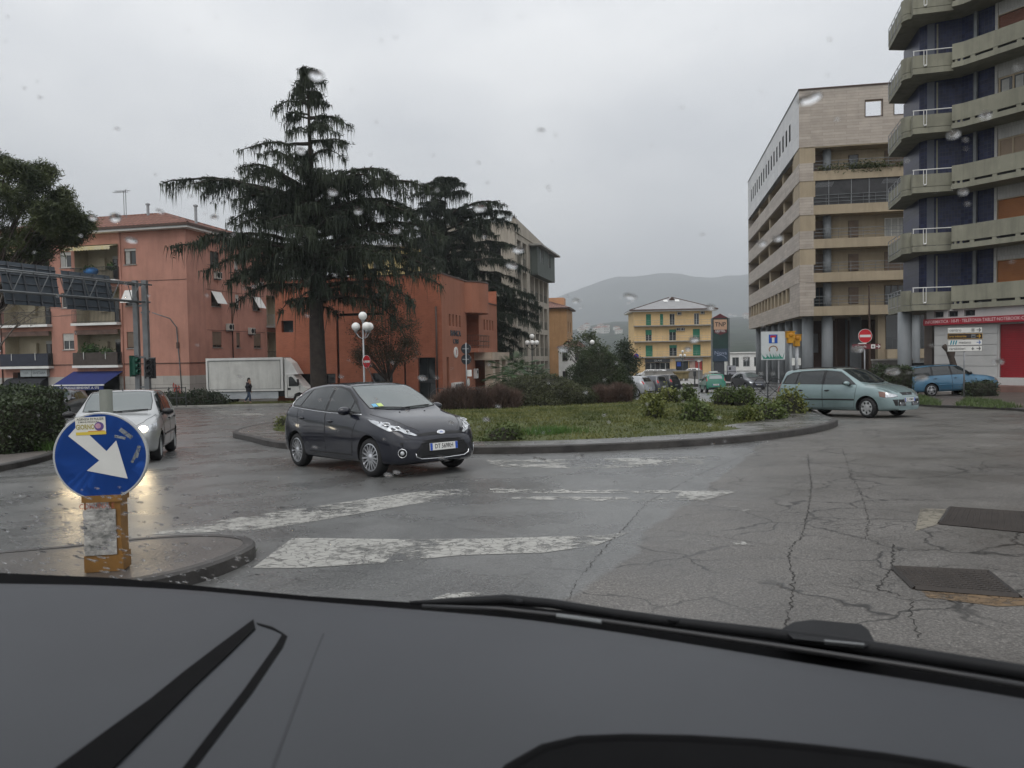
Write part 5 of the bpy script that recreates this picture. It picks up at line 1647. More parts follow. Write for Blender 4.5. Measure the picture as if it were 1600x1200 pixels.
 for (x0, x1, zs) in log:
  b = MB().b2(x0 - .12, x1 + .12, -.55, 1.4, zs - .20, zs); F.put("balcony_slab", b, M_WHITE)
  mid = x1 - x0
  if zs < 4:
   p = MB().b2(x0 - .05, x1 + .05, -.52, -.48, zs + .03, zs + 1.05); F.put("balcony_screen", p, M_DBLUE if x0 < X(13) else M_DBROWN)
   br = MB()
   for q in (.25, .75): br.tube([(x0 + mid * q, -.56, zs + .5), (x0 + mid * q, -.56, zs + 1.1)], .025, 6);
   F.put("balcony_bracket", br, M_WHITE)
  railing(F, x0 - .05, x1 + .05, zs, -.45, 1.05, None, M_DKMETAL, name="balcony_railing", ends=.45)
  dz = zs + .02
  window(F, x0 + mid * .60, dz, .95, 2.15, 1.42, M_WBROWN, .12, None, 1, False, name="balcony_door")
  bx = F.put("boiler_cabinet", MB().b2(0, .75, 0, .28, 0, 1.0), M_CREAM, False, (x0 + mid * .28, 1.15, zs + 1.0))
  if zs > 9:
   a = MB(); n_ = 16
   a.add([(x0 - .1, .1, zs + 2.9), (x1 + .1, .1, zs + 2.9), (x1 + .1, -1.0, zs + 2.65), (x0 - .1, -1.0, zs + 2.65)], [(0, 1, 2, 3)])
   for q in range(n_):
    xa = x0 - .1 + (mid + .2) * q / n_; xb = x0 - .1 + (mid + .2) * (q + 1) / n_
    a.add([(xa, -1.0, zs + 2.65), (xb, -1.0, zs + 2.65), (xb, -1.0, zs + 2.42), ((xa + xb) / 2, -1.0, zs + 2.34), (xa, -1.0, zs + 2.42)], [(4, 3, 2, 1, 0)])
   F.put("awning", a, M_YEL)
  else:
   a = MB(); a.b2(x0 + .02, x1 - .02, -.30, -.24, zs + 2.55, zs + 2.93); F.put("awning_roll", a, M_VAL)
 fo = []
 for cx, cz, rr, nn in ((X(9.2), 4.4, .75, 900), (X(7.5), 4.25, .45, 400), (X(9.0), 11.2, .35, 200), (X(6.9), 11.3, .3, 200)):
  q = RNG.normal(0, 1, (nn, 3)) * (rr * .5, .16, rr * .35) + (cx, -.15, cz)
  for p in q:
   a = RNG.normal(0, .09, (3, 3)); fo += [tuple(p + a[0]), tuple(p + a[1]), tuple(p + a[2])]
 np_tris("balcony_plants", np.array(fo), M_PLANT, t)["kind"] = "stuff"
 bl = F.put("folded_parasol", MB().ball((X(8.8), -.2, 11.0), (.75, .3, .35), 12, 6), pmat("blue_cloth", (.03, .13, .32), .8, .2, 3), True)
 # string courses, pipes, air conditioners
 sc = MB(); sc.b2(0, Ln, -.05, 0, 3.30, 3.36); sc.b2(X(6.0), Ln, -.03, 0, 10.05, 10.08); F.put("cable_run", sc, M_GUTTER)
 sc = MB(); sc.b2(0, 11.5, -.05, 0, 3.30, 3.36); sc.b2(2.5, 11.5, -.02, 0, 6.05, 6.08); sc.b2(2.5, 11.5, -.02, 0, 9.45, 9.48); S.put("cable_run", sc, M_GUTTER)
 pipe(F, X(6.1), 0, H, M_PINK); pipe(F, X(18.2), 0, H, M_GUTTER); pipe(S, 6.1, 2.3, H, M_GUTTER)
 for x, z in ((3.6, 11.2 - .75), (5.15, 6.1), (8.6, 5.85), (10.2, 10.2)): aircon(S, x, z)
 b = S.put("side_balcony", MB().b2(11.8, 14.6, -.75, .3, 3.05, 3.25), M_CONC); railing(S, 11.85, 14.5, 3.25, -.7, 1.0, None, name="balcony_railing", ends=.7)
 b = S.put("side_balcony", MB().b2(11.8, 14.6, -.75, .3, 6.55, 6.75), M_CONC); railing(S, 11.85, 14.5, 6.75, -.7, 1.0, None, M_GALV, name="balcony_railing", ends=.7)
 # shops
 M_NAVY = pmat("navy_awning", (.012, .022, .12), .8, .12, 1.2); M_BLK = pmat("black_awning", (.013, .014, .018), .8, .2, 1.5)
 x0, x1 = X(11.0), X(6.2)
 a = MB(); a.add([(x0, -.05, 2.75), (x1, -.05, 2.75), (x1 - .3, -1.9, 1.72), (x0 - .3, -1.9, 1.72), (x0, -.05, 2.71), (x1, -.05, 2.71), (x1 - .3, -1.9, 1.68), (x0 - .3, -1.9, 1.68)], [(0, 3, 2, 1), (4, 5, 6, 7), (0, 4, 7, 3), (1, 2, 6, 5)])
 a.quad((x0 - .3, -1.92, 1.62), (x1 - .3, -1.92, 1.62), (x1 - .3, -1.92, 1.28), (x0 - .3, -1.92, 1.28))
 ao = F.put("shop_awning", a, M_NAVY)
 a = MB().b2(x0 - .4, x1 - .25, -1.96, -1.88, 1.62, 1.72); a.build("front_bar", M_WHITE, ao)
 a = MB(); text(a, "V. STRADALE BENEVENT. A. STE", .27, frame_xz(((x0 + x1) / 2 - .2, -1.925, 1.44)), 0, 'CENTER', .008, 0, .98); a.build("lettering", M_WHITE, ao)
 x0, x1 = X(17.4), X(13.6)
 a = MB(); nq = 8
 for q in range(nq):
  a0, a1 = R(90 * q / nq), R(90 * (q + 1) / nq)
  a.quad((x0, -1.1 * math.sin(a0), 1.05 + 1.2 * math.cos(a0)), (x0, -1.1 * math.sin(a1), 1.05 + 1.2 * math.cos(a1)), (x1, -1.1 * math.sin(a1), 1.05 + 1.2 * math.cos(a1)), (x1, -1.1 * math.sin(a0), 1.05 + 1.2 * math.cos(a0)))
  for xx in (x0, x1): a.add([(xx, 0, 1.05), (xx, -1.1 * math.sin(a0), 1.05 + 1.2 * math.cos(a0)), (xx, -1.1 * math.sin(a1), 1.05 + 1.2 * math.cos(a1))], [(0, 1, 2)])
 F.put("dome_awning", a, M_BLK)
 for xa, xb, s_ in ((X(16.1), X(15.0), ""), (X(14.95), X(13.4), "SANITARIA")):
  b = F.put("shop_sign", MB().b2(xa, xb, -.32, -.05, 2.38, 2.98), pmat("sign_panel", (.30, .33, .34), .5, .1, 3))
  if s_: a = MB(); text(a, s_, .30, frame_xz(((xa + xb) / 2, -.327, 2.68)), 0, 'CENTER', .004, 0, .85); a.build("lettering", M_LETTER, b)
  else: a = MB(); text(a, "CASA", .24, frame_xz(((xa + xb) / 2, -.327, 2.68)), 0, 'CENTER', 0, 0, .9); a.build("lettering", M_STEEL, b)
 # red scrawl on the plinth
 rr = random.Random(5); g = MB()
 for q in range(3):
  P = []
  for k in range(15): P.append((X(1.6) + k * .05 + rr.uniform(-.06, .06) + q * .05, -.008, 1.35 + .35 * math.sin(k * 1.3 + q) + rr.uniform(-.08, .08) - k * .02))
  g.tube(P, .022, 4)
 F.put("graffiti", g, pmat("red_spray", (.35, .05, .04), .7, .1, 4))
 # conduit and lamp bracket near the corner are a street lamp of their own
 lo = t.matrix_basis @ Vector((X(.95), 0, 0))
 L = thing("street_lamp", "thin curved wall lamp fixed near the corner of the pink flats", "street lamp", (lo.x, lo.y, zb), math.atan2(d.y, d.x))
 m = MB(); m.tube([(0.25, -.05, .2), (.1, -.05, 3.3), (0, -.08, 5.0), (-.02, -.12, 6.2), (-.25, -.6, 6.9), (-1.1, -1.6, 7.35)], [.04, .04, .05, .05, .045, .04], 6); m.build("bracket", M_STEEL, L, smooth=True)
 m = MB(); m.b2(-.55, .1, -.12, .12, -.06, .08); h = m.build("lamp_head", M_STEEL, L); h.location = (-1.3, -1.75, 7.40); h.rotation_euler = (0, R(-8), R(48))
 m = MB(); m.b2(-.1, .1, -.14, 0, 4.5, 5.0); m.build("junction_box", M_GUTTER, L)
pink_flats()
# ============ orange bank
M_ORANGE = brickmat("orange_brick", (.29, .096, .052), (.345, .115, .063), (.21, .07, .04), .25, .065, .004, .85, 'XY', bump=.1, var=.14)
M_ORPL = pmat("orange_render", (.335, .138, .085), .85, .1, .6, .1, 20, streak=.14)
M_TRAV = brickmat("travertine", (.40, .32, .25), (.46, .385, .30), (.25, .2, .16), .8, .5, .008, .6, 'XY', bump=.15)
def bank():
 C = Vector((-5.04, 56.0)); d = Vector((.973, -.23)); Ln, Dp, H = 13.4, 16.2, 9.25
 o = C - d * Ln; zb = gz(C.x, C.y)
 t = thing("bank_building", "orange brick bank with curved bay and pale stone portal", "building", (o.x, o.y, zb), math.atan2(d.y, d.x))
 F = Fac(t); S = Fac(t, (Ln, 0, 0), R(90))
 X = lambda s: Ln - s
 hl = [(X(1.9), X(.55), .0, 3.2, .3), (X(12.9), X(11.9), 5.3, 6.2, .35), (X(11.5), X(10.4), 1.2, 2.1, .35), (X(9.4), X(8.5), 1.3, 2.1, .35), (X(5.6), X(3.9), .0, 2.1, .4), (X(8.35), X(8.15), -.4, 6.6, .2), (X(8.15), X(4.5), 6.4, 6.6, .2), (X(3.0), X(2.85), .0, 3.0, .15)]
 F.put("wall", wall(MB(), 0, Ln, -.6, H, hl), [M_ORANGE, M_DARK])
 sl = [(1.7 + k * .85, 2.15 + k * .85, 5.55, 6.45, .3) for k in range(4)] + [(11.5 + k * .95, 12.0 + k * .95, 5.55, 6.45, .3) for k in range(4)]
 sl += [(.95, 1.55, .0, 3.2, .3), (6.3, 9.9, 3.9, 6.75, 1.6, 2, 2), (8.6, 13.5, -.3, 2.9, 1.6, 2, 2)]
 S.put("wall", wall(MB(), 0, 10.4, -.6, H, [h for h in sl if h[1] < 10.2] + [(8.6, 10.4, -.3, 2.9, 1.6, 2, 2)]), [M_ORPL, M_DARK, M_ORANGE])
 S.put("wall", wall(MB(), 10.4, Dp, -.6, 7.9, [h for h in sl if h[0] > 10.4] + [(10.4, 13.5, -.3, 2.9, 1.6, 2, 2)]), [M_ORPL, M_DARK, M_ORANGE])
 m = MB(); m.quad((0, 0, -.6), (0, 0, H), (0, Dp, H), (0, Dp, -.6)); m.quad((0, Dp, -.6), (0, Dp, H), (Ln, Dp, H), (Ln, Dp, -.6)); m.quad((Ln, 10.4, 7.9), (Ln, 10.4, H), (Ln - 4, 10.4, H), (Ln - 4, 10.4, 7.9))
 F.put("wall", m, M_ORANGE)
 m = MB(); m.quad((0, 0, H - .3), (Ln, 0, H - .3), (Ln, 10.4, H - .3), (0, Dp, H - .3)); m.quad((Ln - 4, 10.4, 7.7), (Ln, 10.4, 7.7), (Ln, Dp, 7.7), (Ln - 4, Dp, 7.7)); F.put("flat_roof", m, M_CONC)
 c = MB(); c.b2(-.04, Ln + .04, -.05, .2, H, H + .10); F.put("coping", c, M_GUTTER)
 c = MB(); c.b2(.21, 10.4, -.05, .2, H, H + .10); c.b2(10.4, Dp, -.05, .2, 7.9, 8.0); S.put("coping", c, M_GUTTER)
 # curved bay
 b = MB(); n = 14; x0, x1, z0, z1 = 5.8, 10.3, 6.75, 9.2
 P = [(x0 + (x1 - x0) * k / n, -1.3 * math.sin(math.pi * k / n) ** .6) for k in range(n + 1)]
 for k in range(n):
  b.quad((*P[k], z0), (*P[k + 1], z0), (*P[k + 1], z1), (*P[k], z1))
 b.add([(p[0], p[1], z0) for p in P], [tuple(range(n, -1, -1))]); b.add([(p[0], p[1], z1) for p in P], [tuple(range(n + 1))])
 bo = S.put("curved_bay", b, M_ORPL)
 cp = MB(); cp.tube([(p[0], p[1], z1 + .03) for p in P], .06, 6); cp.build("coping", M_GUTTER, bo)
 sl_ = S.put("balcony_slab", MB().b2(6.2, 10.2, -.95, .5, 3.55, 3.9), M_ORPL)
 railing(S, 6.3, 10.15, 3.9, -.9, 1.05, 9, M_GUTTER, name="balcony_railing", rails=(1, .55, .2), ends=.9)
 # stone portal
 p = MB(); p.b2(8.3, 14.3, -1.6, .05, 2.9, 3.55); po = S.put("portal", p, M_TRAV)
 for x in (8.9, 11.2, 13.4):
  MB().b2(x, x + .8, -1.45, -.75, -.4, 2.896).build("portal_column", M_TRAV, po)
 # windows and doors
 window(F, X(1.9), .0, 1.35, 3.2, .28, M_DKMETAL, 0, None, 1, False, name="glass_door")
 bar = MB().b2(X(1.9), X(.55), .22, .27, 1.35, 1.6); F.put("door_rail", bar, M_DKMETAL)
 for s, z, w_, h_ in ((12.9, 5.3, 1.0, .9), (11.5, 1.2, 1.1, .9), (9.4, 1.3, .9, .8), (5.6, 0, 1.7, 2.1)): window(F, X(s), z, w_, h_, .33, M_DKMETAL, 0, None, 1 if w_ > 1.2 else 0, False)
 for h in sl[:8]: window(S, h[0], h[2], h[1] - h[0], h[3] - h[2], .28, M_WBROWN, 0, None, 0, False)
 window(S, .95, .0, .6, 3.2, .28, M_WBROWN, 0, None, 0, False)
 window(S, 7.2, 3.92, 1.8, 2.5, 1.58, M_WBROWN, 0, None, 1, False, name="balcony_door")
 pipe(F, X(.4), -.2, 6.9, M_GUTTER, -.07, .07)
 # lettering, oval crest, notice case
 L = MB()
 for s_, z, sz in (("BANCA", 5.0, .62), ("CARI", 4.38, .50)): text(L, s_, sz, frame_xz((3.25, -.03, z)), 0, 'CENTER', .012, .02, 1.25)
 S.put("lettering", L, M_LETTER)
 e = MB(); e.lathe([(.42, -.05), (.42, .02), (.36, .04), (0, .04)], 20, 0, Matrix.Translation((3.2, -.05, 3.55)) @ Matrix.Rotation(R(90), 4, 'X') @ Matrix.Diagonal((1.1, 1, 1, 1)))
 e.lathe([(.2, .045), (0, .046)], 14, 1, Matrix.Translation((3.2, -.05, 3.55)) @ Matrix.Rotation(R(90), 4, 'X') @ Matrix.Diagonal((.5, 1.2, 1, 1)))
 S.put("crest", e, [M_WHITE, pmat("crest_red", (.4, .1, .08), .5, 0)])
 b = S.put("notice_case", MB().b2(1.9, 4.0, -.35, -.02, .2, 1.25), M_WHITE)
 MB().b2(2.0, 3.9, -.37, -.352, .75, 1.15).build("notice", M_STEEL, b)
 b = S.put("meter_box", MB().b2(8.0, 8.5, -.3, -.02, 1.4, 2.2), M_WHITE)
 MB().b2(8.1, 8.35, -.315, -.302, 1.8, 2.05).build("label_plate", M_INK, b)
bank()
# ============ yellow block far behind the cedars
def plain_block(name, label, o, d, Ln, Dp, H, mat, roofm=None, rows=(), cols=(), ww=1.1, wh=1.4, frame=None, shut=.0, zb=None):
 zb = gz(o[0], o[1]) if zb is None else zb
 t = thing(name, label, "building", (o[0], o[1], zb), math.atan2(d[1], d[0]))
 F = Fac(t); S = Fac(t, (Ln, 0, 0), R(90))
 hs = [(x, x + ww, z, z + wh, .15) for z in rows for x in cols]
 F.put("wall", wall(MB(), 0, Ln, -.6, H, hs), [mat, M_DARK]); S.put("wall", wall(MB(), 0, Dp, -.6, H, []), [mat, M_DARK])
 m = MB(); m.quad((0, 0, -.6), (0, 0, H), (0, Dp, H), (0, Dp, -.6)); m.quad((0, Dp, -.6), (0, Dp, H), (Ln, Dp, H), (Ln, Dp, -.6)); F.put("wall", m, mat)
 for h in hs: window(F, h[0], h[2], ww, wh, .12, frame, shut)
 if roofm: F.put("roof", MB().b2(-.4, Ln + .4, -.4, Dp + .4, H, H + .25), roofm)
 return t, F, S
M_PYEL = pmat("pale_yellow_render", (.50, .40, .18), .85, .1, .5, streak=.15)
t, F, S = plain_block("apartment_block", "pale yellow block glimpsed between the two cedars above the bank", (-20.5, 98), (1, -.1), 14, 10, 18.0, M_PYEL, M_CONC, (15.2, 12), (3.2, 9.2))
F.put("roof_hut", MB().b2(8.2, 9.6, 1, 2.5, 18.25, 19.1), M_CONC)
# ============ tall cream and green-grey block
def tall_block():
 A, B = Vector((.57, 85)), Vector((5.1, 103)); e = (B - A).normalized(); Dp = (B - A).length
 d = Vector((e.y, -e.x)); Ln = 11.0
 o = A - d * Ln; zb = gz(A.x, A.y)
 H = 16.3 - zb
 t = thing("tall_block", "tall cream block with green-grey corner bay beyond the cedars", "building", (o.x, o.y, zb), math.atan2(d.y, d.x))
 M_CR = pmat("cream_concrete", (.40, .36, .30), .8, .1, .5, streak=.25); M_GG = pmat("green_grey_panel", (.085, .10, .09), .7, .12, 1)
 F = Fac(t); S = Fac(t, (Ln, 0, 0), R(90))
 fl = 3.0
 # street side: deep bays between fins, four per storey
 holes = []
 rowz = [1.0, 4.2, 7.6, 10.2 + .4]
 for k, z in enumerate((0.3, 3.7, 7.1, 10.6)):
  for q in range(4): holes.append((7.4 + q * 2.65, 9.55 + q * 2.65, z, z + 2.75, .9, 1))
 for k, z in enumerate((.3, 3.7, 7.1, 10.6, 14.0)):
  for q in range(2): holes.append((1.0 + q * 2.7, 3.0 + q * 2.7, z, z + 2.75, .9, 1))
 S.put("wall", wall(MB(), 0, Dp, -.6, H - 1.2, holes), [M_CR, M_DARK])
 F.put("wall", wall(MB(), 0, Ln, -.6, H, [(2 + q * 3, 3.4 + q * 3, z, z + 1.5, .2, 1) for q in range(3) for z in (4.6, 8, 11.4, 14.8)]), [M_CR, M_DARK])
 m = MB(); m.quad((0, 0, -.6), (0, 0, H), (0, Dp, H), (0, Dp, -.6)); m.quad((0, Dp, -.6), (0, Dp, H - 1.2), (Ln, Dp, H - 1.2), (Ln, Dp, -.6)); F.put("wall", m, M_CR)
 b = S.put("corner_bay", wall(MB(), 7.6, Dp - .2, 13.6, H - 1.6, [(9.3, 11.0, 15.0, 17.0, .2, 1), (14.0, 15.6, 15.0, 17.0, .2, 1)]).b2(7.6, Dp - .2, .002, .9, 13.4, 13.6), [M_GG, M_DARK], False, (0, -.9, 0))
 m = MB(); m.quad((7.6, -.9, 13.4), (7.6, -.9, H - 1.6), (7.6, 0, H - 1.6), (7.6, 0, 13.4)); S.put("bay_cheek", m, M_GG)
 for x, w_ in ((9.3, 1.7), (14.0, 1.6)): window(S, x, 15.0, w_, 2.0, -.78, M_WFRAME, 0, None, 1, True)
 for h in holes:
  window(S, h[0] + .1, h[2] + .05, h[1] - h[0] - .2, 2.5, .86, M_WBROWN, (.0, .35, .2)[int(h[0] + h[2]) % 3], M_ROLLB, 1, False)
  railing(S, h[0], h[1], h[2], .12, 1.0, 8, M_GG, name="balcony_railing")
 p = MB(); p.add([(0, -.1, H - 1.2), (Dp, -.1, H - 1.2), (Dp, -.1, H - .75), (0, -.1, H + .35), (0, .3, H - 1.2), (Dp, .3, H - 1.2), (Dp, .3, H - .75), (0, .3, H + .35)], [(0, 1, 2, 3), (7, 6, 5, 4), (3, 2, 6, 7), (0, 3, 7, 4), (1, 5, 6, 2), (0, 4, 5, 1)])
 po = S.put("parapet", p, M_CR); cp = MB(); cp.tube([(-.05, .1, H + .40), (Dp + .05, .1, H - .70)], .14, 6); cp.build("coping", M_GUTTER, po)
 S.put("cornice", MB().b2(6.8, Dp + .8, -1.5, .0, H - 1.75, H - 1.55), M_CONC)
 g = MB(); g.add([(Ln - 7, 1, H), (Ln - .6, 1, H), (Ln - .6, 8, H), (Ln - 7, 8, H), (Ln - 6.2, 4.5, H + 1.9), (Ln - 2.2, 4.5, H + 1.9)], [(0, 1, 5, 4), (1, 2, 5), (2, 3, 4, 5), (3, 0, 4)])
 F.put("skylight", g, pmat("skylight_panel", (.45, .48, .48), .3, .1, 1))
tall_block()
# ============ ochre house
def ochre_house():
 C = Vector((8.35, 115)); d = Vector((.985, -.17)); Ln, Dp, H = 7.5, 9.0, 11.2
 o = C - d * Ln; zb = gz(C.x, C.y)
 M_OC = pmat("ochre_render", (.38, .22, .105), .85, .12, .5, streak=.2, dirt=.12)
 t = thing("ochre_house", "ochre house with tiled roof squeezed right of the tall cream block", "building", (o.x, o.y, zb), math.atan2(d.y, d.x))
 F = Fac(t); S = Fac(t, (Ln, 0, 0), R(90))
 F.put("wall", wall(MB(), 0, Ln, -.6, H, []), [M_OC, M_DARK])
 hs = [(1.2, 2.4, 4.2, 6.0, .2), (4.6, 6.2, 4.0, 6.4, .25), (1.2, 2.4, 7.6, 9.2, .2), (5, 6.2, 7.6, 9.2, .2), (4.6, 6.2, .6, 2.9, .25)]
 S.put("wall", wall(MB(), 0, Dp, -.6, H, hs), [M_OC, M_DARK])
 for h in hs: window(S, h[0], h[2], h[1] - h[0], h[3] - h[2], .18, M_WFRAME, .3, M_ROLLB)
 m = MB(); m.quad((0, Dp, -.6), (0, Dp, H), (Ln, Dp, H), (Ln, Dp, -.6)); m.quad((0, 0, -.6), (0, 0, H), (0, Dp, H), (0, Dp, -.6)); F.put("wall", m, M_OC)
 S.put("balcony", MB().b2(3.6, 8, -1.2, 0, 3.75, 3.98).b2(3.6, 8, -1.2, -1.1, 3.98, 4.9), M_CONC)
 r = MB(); hip_roof(r, 0, Ln, 0, Dp, H, 1.3, .6); F.put("roof", r, M_TILES)
 F.put("attic_wall", MB().b2(.5, Ln - 1.0, 5.5, 8.5, H - .2, H + 1.9), pmat("salmon_render", (.50, .27, .15), .85, .1, .5))
 F.put("eaves", MB().b2(-.5, Ln + .5, -.5, Dp + .5, H - .15, H - .004), M_GUTTER)
ochre_house()
t, F, S = plain_block("small_house", "small white house with red roof under the ochre house", (6.3, 103), (.985, -.17), 3.4, 5, 5.0, M_WHITE, None, (.5, 3.2), (.5, 2.2), .7, 1.3, M_WBROWN)
r = MB(); hip_roof(r, 0, 3.4, 0, 5, 5.0, .9, .4); F.put("roof", r, M_TILES)
# ============ yellow house at the end of the square
M_YELLOW = pmat("yellow_render", (.66, .465, .23), .85, .08, .4, streak=.12)
def yellow_house():
 L0, R0_ = at(991, 560, 158), at(1113, 560, 157.2)
 d = Vector((R0_.x - L0.x, R0_.y - L0.y)); Ln = d.length; d.normalize()
 zb = gz(33, 158); Dp = 11.0; H = 13.0
 t = thing("yellow_house", "yellow house with green shutters and grey hip roof at the end of the square", "building", (L0.x, L0.y, zb), math.atan2(d.y, d.x))
 F = Fac(t); S = Fac(t, (Ln, 0, 0), R(90))
 M_GRN = pmat("green_shutter", (.015, .17, .095), .6, .12, 2); M_SLATE = pmat("grey_roof", (.25, .25, .255), .6, .12, .8)
 sl = [3.75, 6.95, 10.15]
 px2x = lambda px: (px - 991) / 122 * Ln
 spec = [[(1010, 8, 'g'), (1032, 5, 'g'), (1047, 8, 'w'), (1085, 8, 'w')], [(1009, 10, 'h'), (1046, 11, 'w2'), (1083, 11, 'g')], [(1009, 11, 'g'), (1046, 12, 'w2'), (1083, 12, 'g')]]
 spec = spec[::-1]
 holes, wl_ = [], []
 for zs, row in zip(sl, spec):
  for px, w, k in row:
   ww = w / 122 * Ln; x = px2x(px); holes.append((x, x + ww, zs + .05, zs + 2.35, .2)); wl_.append((x, zs + .05, ww, 2.3, k))
 gr = [(px2x(1008), px2x(1047), 0.1, 2.55, .3), (px2x(1056), px2x(1076), .1, 2.9, .4), (px2x(1077), px2x(1098), .1, 2.9, .4)]
 F.put("wall", wall(MB(), 0, Ln, -.6, H, holes + gr), [M_YELLOW, M_DARK]); S.put("wall", wall(MB(), 0, Dp, -.6, H, []), [M_YELLOW, M_DARK])
 m = MB(); m.quad((0, 0, -.6), (0, 0, H), (0, Dp, H), (0, Dp, -.6)); m.quad((0, Dp, -.6), (0, Dp, H), (Ln, Dp, H), (Ln, Dp, -.6)); F.put("wall", m, M_YELLOW)
 for x, z, ww, hh, k in wl_:
  if k == 'g': window(F, x, z, ww, hh, .15, M_WFRAME, .98, M_GRN, 1, False, name="balcony_door")
  elif k == 'h': window(F, x, z, ww, hh, .15, M_WFRAME, .45, M_GRN, 1, False, name="balcony_door")
  elif k == 'w2': window(F, x, z, ww, hh, .15, M_WFRAME, .25, M_GRN, 1, False, name="balcony_door")
  else: window(F, x, z, ww, hh, .15, M_WFRAME, 0, None, 1, False, name="balcony_door")
 for zs in sl:
  F.put("balcony_slab", MB().b2(-.05, Ln + .05, -1.05, .1, zs - .18, zs), M_CONC)
  railing(F, 0, Ln, zs, -1.0, 1.0, 14, M_GALV, name="balcony_railing", rails=(1.0, .55), bar=.012)
 F.put("eaves", MB().b2(-.9, Ln + .9, -1.1, Dp + .9, H, H + .28), M_WHITE)
 F.put("gutter", MB().b2(-1.0, Ln + 1.0, -1.25, -1.1, H + .16, H + .42), M_GUTTER)
 r = MB(); a, b, c, e = -1.0, Ln + 1, -1.2, Dp + 1
 xm, ym = Ln * .53, (c + e) / 2
 r.add([(a, c, H + .3), (b, c, H + .3), (b, e, H + .3), (a, e, H + .3), (xm - .4, ym, H + 3.2), (xm + .4, ym, H + 3.2)], [(0, 1, 5, 4), (1, 2, 5), (2, 3, 4, 5), (3, 0, 4)])
 ro = F.put("roof", r, M_SLATE)
 rd = MB()
 for q in ((a, c), (b, c)): rd.tube([(q[0], q[1], H + .33), (xm + (.4 if q[0] > 0 else -.4), ym, H + 3.22)], .10, 5)
 rd.build("ridge_tiles", M_GUTTER, ro)
 sk = MB(); ny = ym - c; sl_ = 2.9 / ny
 for x in (xm - 1.9, xm + .5):
  y0, y1 = c + ny * .60, c + ny * .76
  sk.add([(x, y0, H + .3 + sl_ * (y0 - c) + .12), (x + .9, y0, H + .3 + sl_ * (y0 - c) + .12), (x + .9, y1, H + .3 + sl_ * (y1 - c) + .12), (x, y1, H + .3 + sl_ * (y1 - c) + .12)], [(0, 1, 2, 3)])
 sk.build("skylight", M_WHITE, ro)
 dm = MB(); dm.add([(xm - .7, ym - 1.6, H + 2.55), (xm + .7, ym - 1.6, H + 2.55), (xm, ym - 1.7, H + 3.25), (xm, ym, H + 3.3)], [(0, 1, 2), (0, 2, 3), (1, 3, 2)]); dm.build("roof_vent", M_GUTTER, ro)
 # shops
 M_SHOPD = pmat("shop_fascia_dark", (.05, .055, .06), .5, .1, 2); M_SHOPW = pmat("shop_fascia_pale", (.42, .42, .40), .5, .1, 2); M_SHOPR = pmat("shop_poster_red", (.42, .05, .04), .5, .3, 2.5)
 f1 = F.put("shop_fascia", MB().b2(px2x(1008), px2x(1047), -.12, -.01, 2.6, 3.3), M_SHOPD)
 q = MB(); text(q, "GLAM", .5, frame_xz((px2x(1028), -.13, 2.95)), 0, 'CENTER', .01, 0, 1.2); q.build("lettering", M_WHITE, f1)
 f2 = F.put("shop_fascia", MB().b2(px2x(1055), px2x(1098), -.12, -.01, 2.75, 3.4), M_SHOPW)
 q = MB(); text(q, "PHARMA", .45, frame_xz((px2x(1077), -.13, 3.07)), 0, 'CENTER', .01, 0, 1.2); q.build("lettering", M_SHOPR, f2)
 x = px2x(1008)
 for k, w_ in enumerate((1.15, .9, 1.1, .9)):
  window(F, x, .1, w_, 2.4, .28, M_WFRAME, 0, None, 0, False, name="shop_window"); x += w_ + (.05 if k != 1 else .95)
 window(F, px2x(1056), .1, 2.6, 2.8, .38, M_DKMETAL, 0, None, 1, False, name="shop_window");
 F.put("blue_sign", MB().b2(px2x(1058), px2x(1064), .1, .3, 1.7, 2.6), M_PBLUE)
 F.put("poster", MB().b2(px2x(1087), px2x(1097), .3, .36, .2, 2.8), M_SHOPR); F.put("poster", MB().b2(px2x(1078), px2x(1086.5), .3, .36, .2, 2.8), pmat("poster_pale", (.45, .33, .28), .5, .25, 1.5))
 for x in (px2x(1057), px2x(1064)): aircon(F, x, 9.0, -.33)
 aircon(F, px2x(1059), 12.2); aircon(F, px2x(1095), 12.3)
yellow_house()
